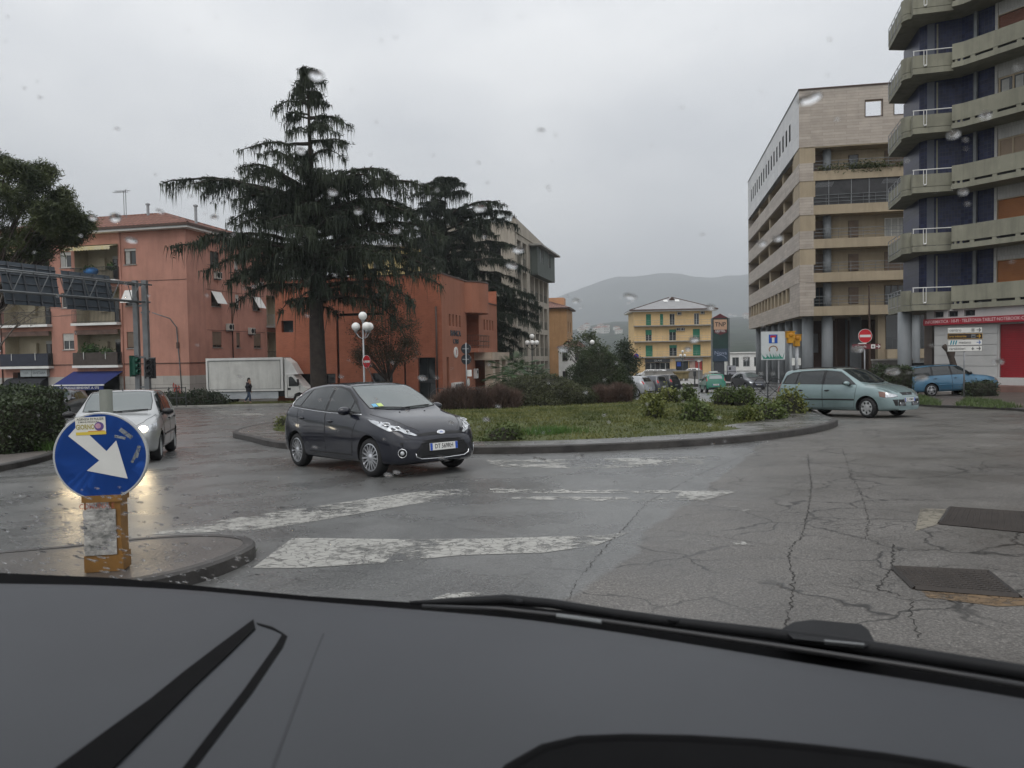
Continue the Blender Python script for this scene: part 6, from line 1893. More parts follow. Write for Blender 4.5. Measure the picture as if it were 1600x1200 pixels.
# ============ stone-clad block on pilotis
M_STONE = brickmat("stone_cladding", (.335, .29, .245), (.43, .378, .325), (.24, .205, .175), 1.9, .24, .01, .55, 'XY', bump=.15, var=.12)
M_STONEW = brickmat("pale_cladding", (.46, .46, .46), (.53, .53, .52), (.32, .32, .32), 2.2, 1.2, .012, .35, 'XY', bump=.1)
M_BEIGE = pmat("beige_render", (.36, .295, .205), .85, .1, .4, streak=.2)
M_COLUMN = pmat("grey_column", (.20, .215, .225), .6, .12, .6, streak=.2)
def stone_block():
 C = Vector((24.75, 66.0)); far = Vector((31.2, 101.0)); e = (C - far).normalized(); Ll = (C - far).length
 dr = Vector((-e.y, e.x)); zb = gz(C.x, C.y); LR = 9.3
 t = thing("stone_clad_block", "beige stone-clad block of flats standing on round grey pilotis", "building", (far.x, far.y, zb), math.atan2(e.y, e.x))
 F = Fac(t); S = Fac(t, (Ll, 0, 0), R(90))
 z0, fh, nf = 6.16, 2.86, 5; zt = z0 + fh * nf; top = zt + 4.8
 LRx = 16.0
 # attic wall: pale on the long side, stone at the end with open squares
 sl = [(3.0 + k * 1.85, 3.75 + k * 1.85, zt + 1.7, zt + 3.2, .10, 1, 1) for k in range(16)]
 F.put("attic_wall", wall(MB(), 0, Ll, zt, top, sl, thick=.4), [M_STONEW, M_DARK])
 S.put("attic_wall", wall(MB(), 0, LRx, zt, top, [(5.3, 6.6, zt + 2.25, zt + 3.55, .4, None), (7.55, 8.85, zt + 2.25, zt + 3.55, .4, None), (9.8, 11.1, zt + 2.25, zt + 3.55, .4, None)], thick=.4), [M_STONE, M_DARK])
 sq = MB()
 for x in (5.3, 7.55):
  for a in ((x - .06, x, zt + 2.19, zt + 3.61), (x + 1.3, x + 1.36, zt + 2.19, zt + 3.61), (x, x + 1.3, zt + 2.19, zt + 2.25), (x, x + 1.3, zt + 3.55, zt + 3.61)): sq.b2(a[0], a[1], -.03, .1, a[2], a[3])
 S.put("opening_frame", sq, M_WBROWN)
 c = MB().b2(-.05, LRx, -.08, .45, top, top + .1); S.put("coping", c, M_GUTTER); c = MB().b2(0, Ll - .1, -.06, .45, top, top + .08); F.put("coping", c, M_STEEL)
 F.put("slab", MB().b2(0, Ll - .02, .42, 14, zt - .1, zt + .2), M_BEIGE)
 # recessed walls of the flats
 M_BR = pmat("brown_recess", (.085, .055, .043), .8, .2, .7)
 cut = []
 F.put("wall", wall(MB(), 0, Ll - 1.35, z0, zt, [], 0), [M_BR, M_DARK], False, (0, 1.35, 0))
 for k in range(nf):
  zz = z0 + fh * k
  b = F.put("band", MB().b2(0, Ll, 0, .24, zz, zz + 1.5), M_STONE)
  F.put("floor_slab", MB().b2(0, Ll - .05, .242, 1.34, zz, zz + .28), M_BEIGE)
  # piers and screens between the bands
  if k == 0:
   for q in range(12): F.put("pier", MB().b2(2.0 + q * 2.4, 2.65 + q * 2.4, .03, 1.3, zz + 1.5, zz + fh), M_BEIGE)
   F.put("pier", MB().b2(Ll - 5.0, Ll, .03, 1.3, zz + 1.5, zz + fh), M_STONE)
  else:
   F.put("pier", MB().b2(Ll - 2.9, Ll - .02, .05, 1.3, zz + 1.5, zz + fh), M_BEIGE); F.put("pier", MB().b2(Ll - 4.3, Ll - 3.5, .2, 1.3, zz + 1.5, zz + fh), M_BEIGE)
   for q in (9.2 if k % 2 else 9.8, 18.5 if k % 2 else 19, 27): F.put("pier", MB().b2(Ll - q - .8, Ll - q, .3, 1.3, zz + 1.5, zz + fh), M_BEIGE)
  for q in (7, 13, 22, 30): window(F, Ll - q - 1.5, zz + .3, 1.5, 2.2, 1.34, M_WBROWN, .5, M_ROLLB, 1, False)
  # end balconies
  S.put("fascia", MB().b2(1.15, LRx, -.02, .20, zz, zz + .78), M_BEIGE)
  S.put("fascia", MB().b2(0, 1.15, -.02, .20, zz, zz + 1.5), M_STONE)
  S.put("floor_slab", MB().b2(.25, LRx, .202, 1.6, zz, zz + .30), M_BEIGE)
  railing(S, 1.2, LRx - 3, zz + .78, .06, .85, 12, M_STEEL, name="balcony_railing", rails=(1.0, .66, .33), bar=.014)
 S.put("wall", wall(MB(), 1.35, LRx, z0, zt, []), [M_BEIGE, M_DARK], False, (0, 1.5, 0))
 S.put("band", MB().b2(.0, LRx, -.01, 1.3, zt - .02, zt + .001), M_BEIGE)
 col = MB()
 for k in range(nf):
  zz = z0 + fh * k
  o = S.put("round_column", MB().lathe([(.34, 0), (.34, fh - .32)], 18, 0), M_COLUMN, True, (2.45, 1.0, zz + .30))
  window(S, 1.45, zz + .32, .9, 2.2, 1.47, M_WBROWN, .95 if k else 0, M_ROLLB, 1, False)
  window(S, 4.3, zz + (1.0 if k < 4 else .9), .8, 1.45, 1.47, M_WBROWN, .95 if k < 4 else 0, M_ROLLB, 0, False)
  window(S, 7.2, zz + .32, 1.6, 2.2, 1.47, M_WFRAME if k == 2 else M_WBROWN, (0, .95, 0, .6, .95)[k], M_ROLLB, 2, False, .9 if k == 2 else 0)
 # glazed-in veranda with trellis on the fourth floor
 zz = z0 + fh * 3
 v = S.put("veranda_glass", MB().b2(1.2, 8.6, .10, .13, zz + .8, zz + fh), pmat("net_screen", (.035, .035, .037), .45, .3, 2))
 tr = MB()
 for q in range(14): tr.tube([(1.3 + q * .1, .08, zz + 2.3), (1.5 + q * .1, .08, zz + 2.7)], .015, 4)
 for q in range(18): tr.tube([(6.6 + q * .1, .08, zz + 2.35), (6.8 + q * .1, .08, zz + 2.7)], .015, 4)
 for x in (2.4, 4.2, 5.6, 7.0): tr.tube([(x, .07, zz + .8), (x, .07, zz + fh)], .025, 5)
 stuff(tr.build("trellis", M_GALV, v))
 fo = []
 zz = z0 + fh * 4
 for _ in range(1500):
  x = RNG.choice([RNG.uniform(1.5, 8.8), RNG.normal(5.6, .8)]); z = zz + .85 + abs(RNG.normal(0, .22)) - (.35 if RNG.random() < .15 else 0)
  p = np.array((x, RNG.normal(-.02, .1), z)); a = RNG.normal(0, .07, (3, 3)); fo += [tuple(p + a[i]) for i in range(3)]
 po = np_tris("balcony_plants", np.array(fo), leafmat("balcony_leaves", (.035, .05, .02), (.10, .11, .04), 3), t); po["kind"] = "stuff"; po.location = S.loc; po.rotation_euler = (0, 0, S.rz)
 # pilotis level: columns, dark core, far windows
 for q in range(8): F.put("round_column", MB().lathe([(.48, -.8), (.48, z0 + .002)], 20), M_COLUMN, True, (Ll - 1.6 - q * 4.4, .95, 0))
 for q in range(6): F.put("round_column", MB().lathe([(.48, -.8), (.48, z0 + .002)], 20), M_COLUMN, True, (Ll - 4.5 - q * 5.0, 5.6, 0))
 S.put("round_column", MB().lathe([(.46, -.8), (.46, z0 + .002)], 20), M_COLUMN, True, (2.45, 1.0, 0)); S.put("round_column", MB().lathe([(.42, -.8), (.42, z0 + .002)], 20), M_COLUMN, True, (9.4, .8, 0))
 F.put("soffit", MB().quad((0, .1, z0 - .004), (0, 14, z0 - .004), (Ll, 14, z0 - .004), (Ll, .1, z0 - .004)), M_BEIGE)
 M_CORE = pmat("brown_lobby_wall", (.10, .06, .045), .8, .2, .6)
 cw = [(q, q + .8, 3.2, 4.9, .3, 1) for q in (9.6, 11.4, 13.0, 14.6)]
 S.put("lobby_wall", wall(MB(), 2.0, LRx, -.8, z0, [(3.3 + q * 1.25, 3.95 + q * 1.25, 3.0, 4.9, .3, 1) for q in range(3)]), [M_CORE, pmat("painted_sky_pane", (.50, .52, .54), .3, .05, 2)], False, (0, 12.0, 0))  # pale backs stand in for bright sky seen through the openings
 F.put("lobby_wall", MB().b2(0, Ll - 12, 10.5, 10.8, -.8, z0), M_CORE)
 S.put("lobby_pier", MB().b2(6.6, 7.2, 1.2, 2.0, -.8, z0 - .01), M_BEIGE); S.put("lobby_pier", MB().b2(4.6, 5.3, 7, 8, -.8, z0 - .01), M_CORE)
 S.put("mezzanine", MB().b2(7.2, LRx, .6, 2.0, 2.4, 3.2), M_BEIGE); S.put("mezzanine_glass", MB().b2(7.25, LRx, 1.2, 1.25, 3.2, z0 - .01), M_GLASS); S.put("white_wall", MB().b2(7.0, LRx, 1.4, 1.7, -.8, 2.38), M_WHITE)
 railing(S, 7.2, LRx, 3.2, .7, .9, 20, M_DKMETAL, name="mezzanine_railing")
 for q in range(4):
  m = MB(); m.quad((0, 14, z0), (0, 14, top), (Ll, 14, top), (Ll, 14, z0)) if q == 0 else None
  if q == 0: F.put("wall", m, M_BEIGE)
 fe = MB(); fe.quad((0, 0, z0), (0, 14, z0), (0, 14, top), (0, 0, top)); F.put("wall", fe, M_STONE)
stone_block()
# ============ blue-tiled block with wave-edged balconies, and the shop under it
M_BTILE = brickmat("blue_tile", (.010, .014, .045), (.022, .028, .080), (.045, .048, .065), .20, .20, .008, .35, 'XY', bump=.25, off=0.0, var=.25, spec=.25)
M_BALC = pmat("balcony_concrete", (.245, .24, .185), .8, .12, .5, .15, 25, streak=.28, dirt=.15)
M_SPAN = brickmat("white_mosaic", (.36, .355, .34), (.40, .395, .38), (.27, .265, .25), .16, .6, .008, .5, 'XY', bump=.1)
M_OSHUT = pmat("orange_shutter", (.30, .115, .035), .55, .12, 1.5, streak=.15); M_BSHUT = pmat("brown_wood_shutter", (.15, .05, .025), .5, .15, 1.5)
M_WINB = pmat("beige_frame", (.36, .29, .20), .55, .1, 2); M_PANELB = pmat("beige_panel", (.25, .185, .13), .6, .1, 2)
M_SHOPWALL = pmat("shop_wall_white", (.46, .46, .45), .6, .07, 1, dirt=.12, streak=.1)
def blue_block():
 zb = gz(23, 41)
 v = Vector((.5, -.866)); D1 = Vector((23.78, 40.55)); E = D1 + v * 11
 t = thing("blue_tiled_block", "tall blue-tiled block with stacked grey-green concrete balconies", "building", (D1.x, D1.y, zb), math.atan2(v.y, v.x))
 inv = t.matrix_basis.inverted()
 q = Matrix.Rotation(-math.atan2(v.y, v.x), 3, 'Z')
 loc = lambda p: (q @ Vector((p[0] - D1.x, p[1] - D1.y, 0))).to_2d()
 # balcony edge, from the right end round to the back left (world plan)
 right = [E, D1, (23.38, 40.88), (23.70, 41.28)]
 front = [(23.72, 41.30), (21.80, 41.80), (21.93, 42.25)]
 curve = [(22.0, 42.28), (21.80, 42.36), (21.68, 42.6), (21.70, 42.9), (21.88, 43.15)]
 back = [(21.90, 43.25), (22.85, 46.6)]
 outline = [loc(p) for p in ([E, D1, (23.36, 40.90), (23.70, 41.28), (21.80, 41.80), (21.95, 42.28), (21.80, 42.36), (21.68, 42.6), (21.70, 42.9), (21.88, 43.15), (22.85, 46.6), (27.0, 47.0), (33.0, 36.0)])]
 wallp = [loc(p) for p in ((30.2, 32.7), (25.10, 41.55), (24.7, 42.3), (23.25, 43.0), (23.05, 43.5), (23.9, 46.9))]
 z00, fh, nf = 3.55 - zb, 3.16, 8
 L = lambda P: [loc(p) for p in P]
 def strip(mb, P, za, zb_, th=.12, mi=0):
  for a, b in zip(P[:-1], P[1:]):
   dd = (b - a).normalized(); nn = Vector((dd.y, -dd.x)) * th
   # thickness towards the building (left of travel is outside for this order)
   V = [(a.x, a.y, za), (b.x, b.y, za), (b.x, b.y, zb_), (a.x, a.y, zb_)]
   W = [(x + nn.x * s_, y + nn.y * s_, z) for (x, y, z), s_ in zip(V, (-1,) * 4)]
   cen = (Vector((outline[-1].x, outline[-1].y)) + outline[-2]) / 2
   if (Vector((W[0][0], W[0][1])) - cen).length > (Vector((V[0][0], V[0][1])) - cen).length: W = [(x - nn.x, y - nn.y, z) for (x, y, z) in [(p[0] + nn.x * 2, p[1] + nn.y * 2, p[2]) for p in W]] if False else [(p[0] + 2 * nn.x, p[1] + 2 * nn.y, p[2]) for p in W]
   mb.add(V + W, [(0, 1, 2, 3), (7, 6, 5, 4), (3, 2, 6, 7), (0, 4, 5, 1), (0, 3, 7, 4), (1, 5, 6, 2)], mi)
 for k in range(nf):
  z = z00 + fh * k
  s = MB(); tri = outline
  s.prism([(p.x, p.y) for p in outline], z, z + .16); so = s.build("balcony_slab", M_BALC, t)
  # right-hand parapet: lip, row of slots with blocks, tall panel
  p = MB(); strip(p, L(right), z + .16, z + .27, .16); strip(p, L(right), z + .40, z + 1.22, .13)
  po = p.build("parapet", M_BALC, t)
  b = MB(); a_, b_ = loc(D1), loc(E); n_ = 10
  for j in range(n_):
   x = .35 + j * 1.12; b.b2(x, x + .22, .012, .13, .27 + z, .40 + z)
  for f_ in (.2, .7):
   c_ = loc(D1).lerp(loc((23.40, 40.88)), f_); b.box((c_.x, c_.y + .06, z + .335), (.10, .10, .13))
  b.build("slot_block", M_BALC, po)
  sh = MB(); strip(sh, [p_ + Vector((0, .10)) for p_ in L(right[:2])], z + .27, z + .40, .02); sh.build("slot_back", M_DARK, po)
  # middle parapet: plain panel on a lip with a white rail
  p = MB(); strip(p, L(front), z + .16, z + .30, .2); strip(p, [x for x in L(front)], z + .325, z + .98, .11); mo = p.build("parapet", M_BALC, t)
  r = MB(); A, B = loc(front[0]), loc(front[1])
  r.tube([(A.x, A.y, z + 1.22), (B.x, B.y, z + 1.22)], .025, 6)
  for f_ in (.02, .98): c_ = A.lerp(B, f_); r.tube([(c_.x, c_.y, z + .98), (c_.x, c_.y, z + 1.22)], .02, 6)
  c_ = A.lerp(B, .70); dd = (B - A).normalized(); nn = Vector((-dd.y, dd.x));
  if (c_ + nn - loc((27, 47))).length < (c_ - loc((27, 47))).length: nn = -nn
  for o_ in (-.07, .07): e_ = c_ + dd * o_ + nn * .03; r.tube([(e_.x, e_.y, z + .42), (e_.x, e_.y, z + 1.22)], .018, 6)
  e_ = c_ + nn * .03; r.ball((e_.x, e_.y, z + .40), (.09, .05, .05), 8, 5)
  r.build("rail", M_WHITE, mo)
  # rounded corner
  p = MB(); strip(p, resample_loc(L(curve)), z + .16, z + .30, .16); strip(p, resample_loc(L(curve)), z + .325, z + 1.12, .11); p.build("parapet", M_BALC, t)
  # back left: metal railing with panel
  p = MB(); strip(p, L(back), z + .16, z + .32, .14); strip(p, [x for x in L(back)], z + .40, z + .95, .03); bo = p.build("parapet", M_BALC, t)
  r = MB(); A, B = loc(back[0]), loc(back[1])
  for zz in (.36, 1.0, 1.22): r.tube([(A.x, A.y, z + zz), (B.x, B.y, z + zz)], .022, 6)
  for f_ in np.linspace(0, 1, 5): c_ = A.lerp(B, f_); r.tube([(c_.x, c_.y, z + .2), (c_.x, c_.y, z + 1.22)], .022, 6)
  r.build("rail", M_GALV, bo)
  # walls of this storey
  w = MB()
  for a, b in zip(wallp[:-1], wallp[1:]): w.quad((b.x, b.y, z + .16), (a.x, a.y, z + .16), (a.x, a.y, z + fh), (b.x, b.y, z + fh))
  w.build("wall", M_BTILE, t)
  # pilaster and window by the right
  a, b = wallp[1], wallp[0]; dd = (b - a).normalized(); nn = Vector((dd.y, -dd.x))
  if (a + nn - outline[-1]).length < (a - outline[-1]).length: nn = -nn
  T = Matrix.Translation((a.x, a.y, z)) @ Matrix((Vector((dd.x, dd.y, 0)), Vector((-nn.x, -nn.y, 0)), Vector((0, 0, 1)))).transposed().to_4x4()
  x0 = 1.15; W_ = 3.6
  fr = MB(); fr.b2(x0 - .16, x0 - .02, -.16, 0, .16, fh, 0, T); fo_ = fr.build("wall_edge", M_SPAN, t)
  sp = MB(); sp.b2(x0, x0 + W_, -.14, 0, 2.45, fh, 0, T); sp.build("spandrel", M_SPAN, t)
  kind = ('o', 'o', 'b', 'g', 'd', 'b', 'o', 'g')[k]
  g = MB(); g.b2(x0, x0 + W_, -.05, 0, .2, 2.45, 0, T); go = g.build("window", {'o': M_OSHUT, 'd': M_BSHUT, 'b': M_PANELB, 'g': M_GLASS}[kind], t)
  f_ = MB()
  if kind in 'bg':
   for j in range(6): f_.b2(x0 + j * .68, x0 + .08 + j * .68, -.10, -.052, .2, 2.45, 0, T)
   f_.b2(x0, x0 + W_, -.095, -.051, 2.37, 2.45, 0, T); f_.build("frame", M_WINB, go)
   if kind == 'g':
    cu = MB()
    for j in range(5): cu.b2(x0 + .14 + j * .68, x0 + .5 + j * .68, -.056, -.0515, .3, 2.3, 0, T)
    cu.build("curtain", M_CURT, go)
  else:
   for j in range(20): f_.b2(x0 + .02, x0 + W_ - .02, -.075, -.052, .22 + j * .111, .22 + j * .111 + .095, 0, T)
   f_.build("shutter_slat", M_OSHUT if kind == 'o' else M_BSHUT, go)
   e2 = MB(); e2.b2(x0 - .02, x0, -.17, -.0, .2, 2.45, 0, T); e2.b2(x0, x0 + W_, -.17, -.05, 2.451, 2.49, 0, T); e2.build("frame", M_WINB, go)
  # dark balcony door and steel post in the recess
  c1, c2 = wallp[1], wallp[2]
  ps = MB(); m_ = wallp[1].lerp(wallp[2], .0) + nn * .12; ps.box((m_.x, m_.y, z + (.16 + fh) / 2), (.16, .16, fh - .17)); ps.build("post", M_STEEL, t)
  a, b = wallp[3], wallp[2]; dd2 = (b - a).normalized(); n2 = Vector((dd2.y, -dd2.x))
  T2 = Matrix.Translation((a.x, a.y, z)) @ Matrix((Vector((dd2.x, dd2.y, 0)), Vector((-n2.x, -n2.y, 0)), Vector((0, 0, 1)))).transposed().to_4x4()
  g = MB(); g.b2(.42, .50, -.04, -.004, .17, fh - .1, 0, T2); g.b2(-.03, .32, -.03, -.004, .17, fh - .02, 1, T2); g.build("recess_panel", [M_BALC, pmat("blue_grey_panel", (.10, .11, .14), .5, .1, 2) if "blue_grey_panel" not in bpy.data.materials else bpy.data.materials["blue_grey_panel"]], t)
 rf = MB(); rf.prism([(p.x, p.y) for p in outline], z00 + fh * nf, z00 + fh * nf + .3); rf.build("roof_slab", M_BALC, t)
 # ground floor: shop front, parallel to the street face
 P0 = Vector((22.92, 42.45))
 sh = thing("electronics_shop", "white shop front with red sign band and red roller shutter", "shop front", (P0.x, P0.y, 0), math.atan2(v.y, v.x))
 F = Fac(sh)
 zt = 3.55; zg = -1.1; Ls = 13.0
 holes = [(.42, .95, 3.16, 3.47, .25), (1.2, 1.72, 3.16, 3.47, .25), (2.05, 2.62, 3.16, 3.47, .25)]
 F.put("wall", wall(MB(), 0, Ls, 3.08, zt, holes), [M_SHOPWALL, M_DARK])
 for h in holes: window(F, h[0], h[2], h[1] - h[0], h[3] - h[2], .2, M_DKMETAL, 0, None, 1, False)
 F.put("wall", wall(MB(), .4, Ls, zg, 2.74, [(3.78, 7.6, -.06, 2.66, .2, 1)]), [M_SHOPWALL, M_DARK], False, (0, .10, 0))
 sd_ = MB(); sd_.quad((0, 0, 3.08), (0, 0, zt), (0, 5, zt), (0, 5, 3.08)); sd_.quad((.4, .1, zg), (.4, .1, 2.74), (.4, 5, 2.74), (.4, 5, zg)); F.put("wall", sd_, M_SHOPWALL)
 zs = [-.06, .52, 1.08, 1.64, 2.20, 2.72]
 M_SPANEL = pmat("white_wall_panel", (.42, .42, .41), .5, .06, 1, dirt=.10, streak=.08)
 for a, b in zip(zs[:-1], zs[1:]): F.put("wall_panel", MB().b2(.42, 3.72, .045, .099, a + .012, b - .012), M_SPANEL)
 M_RSIGN = pmat("red_sign_band", (.27, .014, .026), .45, .06, 1, dirt=.1)
 b = F.put("sign_band", MB().b2(-.05, Ls, -.22, .09, 2.74, 3.08), M_RSIGN)
 L_ = MB(); text(L_, "INFORMATICA · HI-FI · TELEFONIA·TABLET·NOTEBOOK·COMPUTER·VIDEO", .245, frame_xz((.05, -.226, 2.91)), 0, 'LEFT', .006, 0, .80); L_.build("lettering", pmat("pale_lettering", (.62, .45, .45), .5, .05, 2), b)
 M_RSH = pmat("red_roller_shutter", (.22, .008, .014), .5, .08, 1, dirt=.12)
 s_ = MB()
 for j in range(24): s_.b2(3.80, 7.58, .18, .215 if j % 2 else .205, -.05 + j * .1125, -.05 + (j + 1) * .1125 - .008)
 F.put("roller_shutter", s_, M_RSH)
 F.put("step", MB().b2(3.2, Ls, -.45, .098, -.42, -.064), M_SHOPWALL)
 F.put("step", MB().b2(2.6, Ls, -1.0, -.452, zg, -.44).b2(2.6, Ls, -.45, .09, zg, -.424), pmat("reddish_stone", (.20, .115, .095), .6, .2, 1))
 # dark passage left of the shop
 c_ = loc((22.15, 43.3)); MB().tube([(c_.x, c_.y, -.5), (c_.x, c_.y, z00 + .002)], .36, 18).build("round_column", M_COLUMN, t, smooth=True)
 gw = MB()
 for a, b in zip(L([(23.3, 42.6), (24.7, 46.0), (27.0, 47)])[:-1], L([(23.3, 42.6), (24.7, 46.0), (27.0, 47)])[1:]): gw.quad((b.x, b.y, -.5), (a.x, a.y, -.5), (a.x, a.y, z00), (b.x, b.y, z00))
 gw.build("ground_floor_wall", pmat("dark_stone_wall", (.10, .075, .06), .7, .25, .8), t)
def resample_loc(P):
 return [Vector((p[0], p[1])) for p in resample([(p.x, p.y) for p in P], 4)]
blue_block()
# ============ low white building and hillside houses
t, F, S = plain_block("low_building", "low white building beyond the parking at the foot of the hill", (at(1139, 560, 185).x, 185), (1, -.02), 11, 8, 4.2, M_WHITE, M_WHITE, (1.0,), (.8, 3.4, 6.0, 8.6), 1.6, 2.2, M_GALV)
M_HW = pmat("house_white", (.55, .54, .50), .8, .12, .05); M_HR = pmat("house_roof", (.22, .11, .08), .8, .2, .1)
hproto = None
rr = random.Random(11)
spots = []
for k in range(17): spots.append((rr.uniform(905, 968), rr.uniform(511, 523), 0))
for k in range(9): spots.append((rr.uniform(1128, 1172), rr.uniform(493, 499), 1000))
for k in range(6): spots.append((rr.uniform(900, 990), rr.uniform(455, 500), 2000))
hm = MB().b2(-6, 6, -5, 5, 0, 8); hm_o = hm.build("wall", M_HW); hm_w = hm_o.data; bpy.data.objects.remove(hm_o)
hr = MB(); hip_roof(hr, -6, 6, -5, 5, 8, 2.2, .5); hr_o = hr.build("roof", M_HR); hm_r = hr_o.data; bpy.data.objects.remove(hr_o)
hw = MB()
for x in (-4, -1, 2, 4.5):
 for z in (1.5, 4.8): hw.b2(x - .5, x + .5, -5.05, -4.99, z, z + 1.5)
hw_o = hw.build("window", M_DARK); hm_d = hw_o.data; bpy.data.objects.remove(hw_o)
for i, (px, py, Y) in enumerate(spots):
 # walk out along the sight line until it meets the hillside
 d = ray(px, py); tt = 350.0
 while tt < 7000:
  p = EYE + d * tt
  if p.z <= hz(p.x, p.y): break
  tt += 8
 if tt >= 7000: continue
 lab, gr = (("pale house in the cluster on the hillside left of the yellow house", "hillside cluster left of the yellow house"), ("pale house in the row on the hillside above the hotel totem", "hillside row above the totem"), ("tiny lone house high on the far ridge", "houses high on the ridge"))[0 if i < 17 else 1 if i < 26 else 2]
 t = thing("hillside_house", lab, "house", (p.x, p.y, hz(p.x, p.y) - 1.0), rr.uniform(-.6, .6), gr)
 s_ = rr.uniform(.7, 1.2); t.scale = (s_ * rr.uniform(.8, 1.5), s_, s_ * rr.uniform(.8, 1.4))
 for nm, me in (("wall", hm_w), ("roof", hm_r), ("windows", hm_d)):
  o = link(nm, me, t)
  if nm == "windows": stuff(o)
# ------------------------------------------------------------------ trees and shrubs
M_CEDAR = leafmat("cedar_needles", (.010, .018, .012), (.048, .062, .034), .55, .6, .12)
M_CEDAR2 = leafmat("dark_cedar_needles", (.009, .017, .012), (.034, .046, .026), .55, .6, .12)
M_PINE = leafmat("pine_needles", (.014, .025, .010), (.090, .108, .036), .7, .6, .15)
def cedar(name, label, pos, H, tr, tiers, mat, seed, lean=0.0, dens=1.0, grp=None):
 """tiers: (height, reach left, reach right, reach towards and away, limbs, droop, climb)"""
 rg = np.random.default_rng(seed)
 t = thing(name, label, "tree", pos, 0, grp)
 tk = MB()
 tk.tube([(0, 0, -.5), (0.05, 0, .4), (.0, 0, H * .22), (lean * .3, 0, H * .5), (lean * .7, 0, H * .8), (lean, 0, H * .985)], [tr * 1.35, tr * 1.05, tr * .92, tr * .55, tr * .22, .03], 14)
 tko = tk.build("trunk", M_CBARK, t, smooth=True)
 lb = MB()
 A, D, Hn = [], [], []
 for (z, rl, rr_, rf, n, droop, climb) in tiers:
  off = rg.uniform(0, 6.28)
  for i in range(n):
   key = i < 2
   if key: az = (math.pi, 0.0)[i] + rg.normal(0, .15)      # the long boughs seen against the sky
   else: az = off + i * 2.4 + rg.normal(0, .3)
   c, s = math.cos(az), math.sin(az)
   rx = rr_ if c > 0 else rl
   L = 1 / math.sqrt((c / max(rx, .1)) ** 2 + (s / max(rf, .1)) ** 2) * (rg.uniform(.95, 1.05) if key else rg.uniform(.45, 1.0))
   cl_ = climb * rg.uniform(.75, 1.25)
   z0 = z - cl_ * L * .9 + (0 if key else rg.normal(0, .30))
   cx = lean * z / H
   m = max(5, int(L * 2.2))
   bend = rg.normal(0, .10)
   P = []
   for k in range(m + 1):
    u = k / m
    zz = z0 + cl_ * L * math.sin(min(1, u * 1.2) * math.pi / 2) - droop * L * max(0, u - .5) ** 2 * 2 + rg.normal(0, .03)
    P.append(Vector((cx + c * L * u - s * L * bend * math.sin(u * 3), s * L * u + c * L * bend * math.sin(u * 3), zz)))
   r0 = min(tr * .42, .020 * L + .03)
   lb.tube(P, [r0 * (1 - .85 * k / m) + .008 for k in range(m + 1)], 6)
   for k in range(1, m + 1):
    u = k / m
    if u < .12 + .10 * rg.random(): continue
    for sd in (-1, 1):
     if rg.random() < .18: continue
     sl = (L * .30 * (1.08 - u) ** .6 + .15) * rg.uniform(.35, 1.15)
     a2 = az + sd * rg.uniform(.35, 1.35)
     c2, s2 = math.cos(a2), math.sin(a2)
     ns = max(2, int(sl / .16))
     b = P[k] + (P[k - 1] - P[k]) * rg.uniform(0, 1)
     lift = rg.normal(.02, .22); dr_ = rg.uniform(.15, .75); hb_ = rg.uniform(.5, 1.5)
     for j in range(ns + 1):
      q = j / ns
      A.append((b.x + c2 * sl * q, b.y + s2 * sl * q, b.z + lift * sl * q - dr_ * sl * q * q))
      D.append((c2, s2)); Hn.append(hb_)
    A.append(tuple(P[k])); D.append((c, s)); Hn.append(rg.uniform(.5, 1.6))
 A = np.array(A); D = np.array(D); Hn = np.array(Hn)
 per = max(1, int(9 * dens))
 B = np.repeat(A, per, 0); DD = np.repeat(D, per, 0); HH = np.repeat(Hn, per); N = len(B)
 B = B + rg.normal(0, 1, (N, 3)) * (.11, .11, .05)
 hang = rg.random(N) < .55
 ang = rg.normal(0, .8, N)
 ca, sa = np.cos(ang), np.sin(ang)
 dx = DD[:, 0] * ca - DD[:, 1] * sa; dy = DD[:, 0] * sa + DD[:, 1] * ca
 ln = np.where(hang, HH * rg.gamma(2.2, .20, N), rg.uniform(.10, .28, N))
 vz = np.where(hang, -1.0, rg.normal(.05, .25, N)); hx_ = np.where(hang, rg.normal(.12, .16, N), 1.0)
 V = np.stack([dx * hx_, dy * hx_, vz], 1); V /= np.linalg.norm(V, axis=1, keepdims=True)
 w = np.where(hang, rg.uniform(.018, .046, N), rg.uniform(.03, .065, N))
 a3 = rg.uniform(0, 6.28, N)
 Sx = np.stack([np.cos(a3), np.sin(a3), rg.normal(0, .25, N)], 1) * w[:, None]
 T = np.empty((N, 3, 3)); T[:, 0] = B - Sx; T[:, 1] = B + Sx; T[:, 2] = B + V * ln[:, None]
 np_tris("foliage", T.reshape(-1, 3), mat, t)
 lb.build("bough", M_CBARK, tko, smooth=True)
 return t
M_CBARK = pmat("dark_cedar_bark", (0.028, 0.022, 0.018), 0.95, 0.4, 3, 0.8, 9)
def px_tiers(rows, px0, ytop_px, Y, yb, sc, rf=.8):
 out = []
 for (y, l, r, n, dr, cl) in rows: out.append(((yb - y) / sc, max(.3, l / sc), max(.3, r / sc), max(.3, (l + r) / 2 / sc * rf), n, dr, cl))
 return out
YC = 48.0; scC = FPX / YC
pc = base(497, YC, .1)
ybC = 600 - ((Vector((pc.x, pc.y, pc.z)) - EYE).dot(UC) / (Vector((pc.x, pc.y, pc.z)) - EYE).dot(Fw)) * FPX
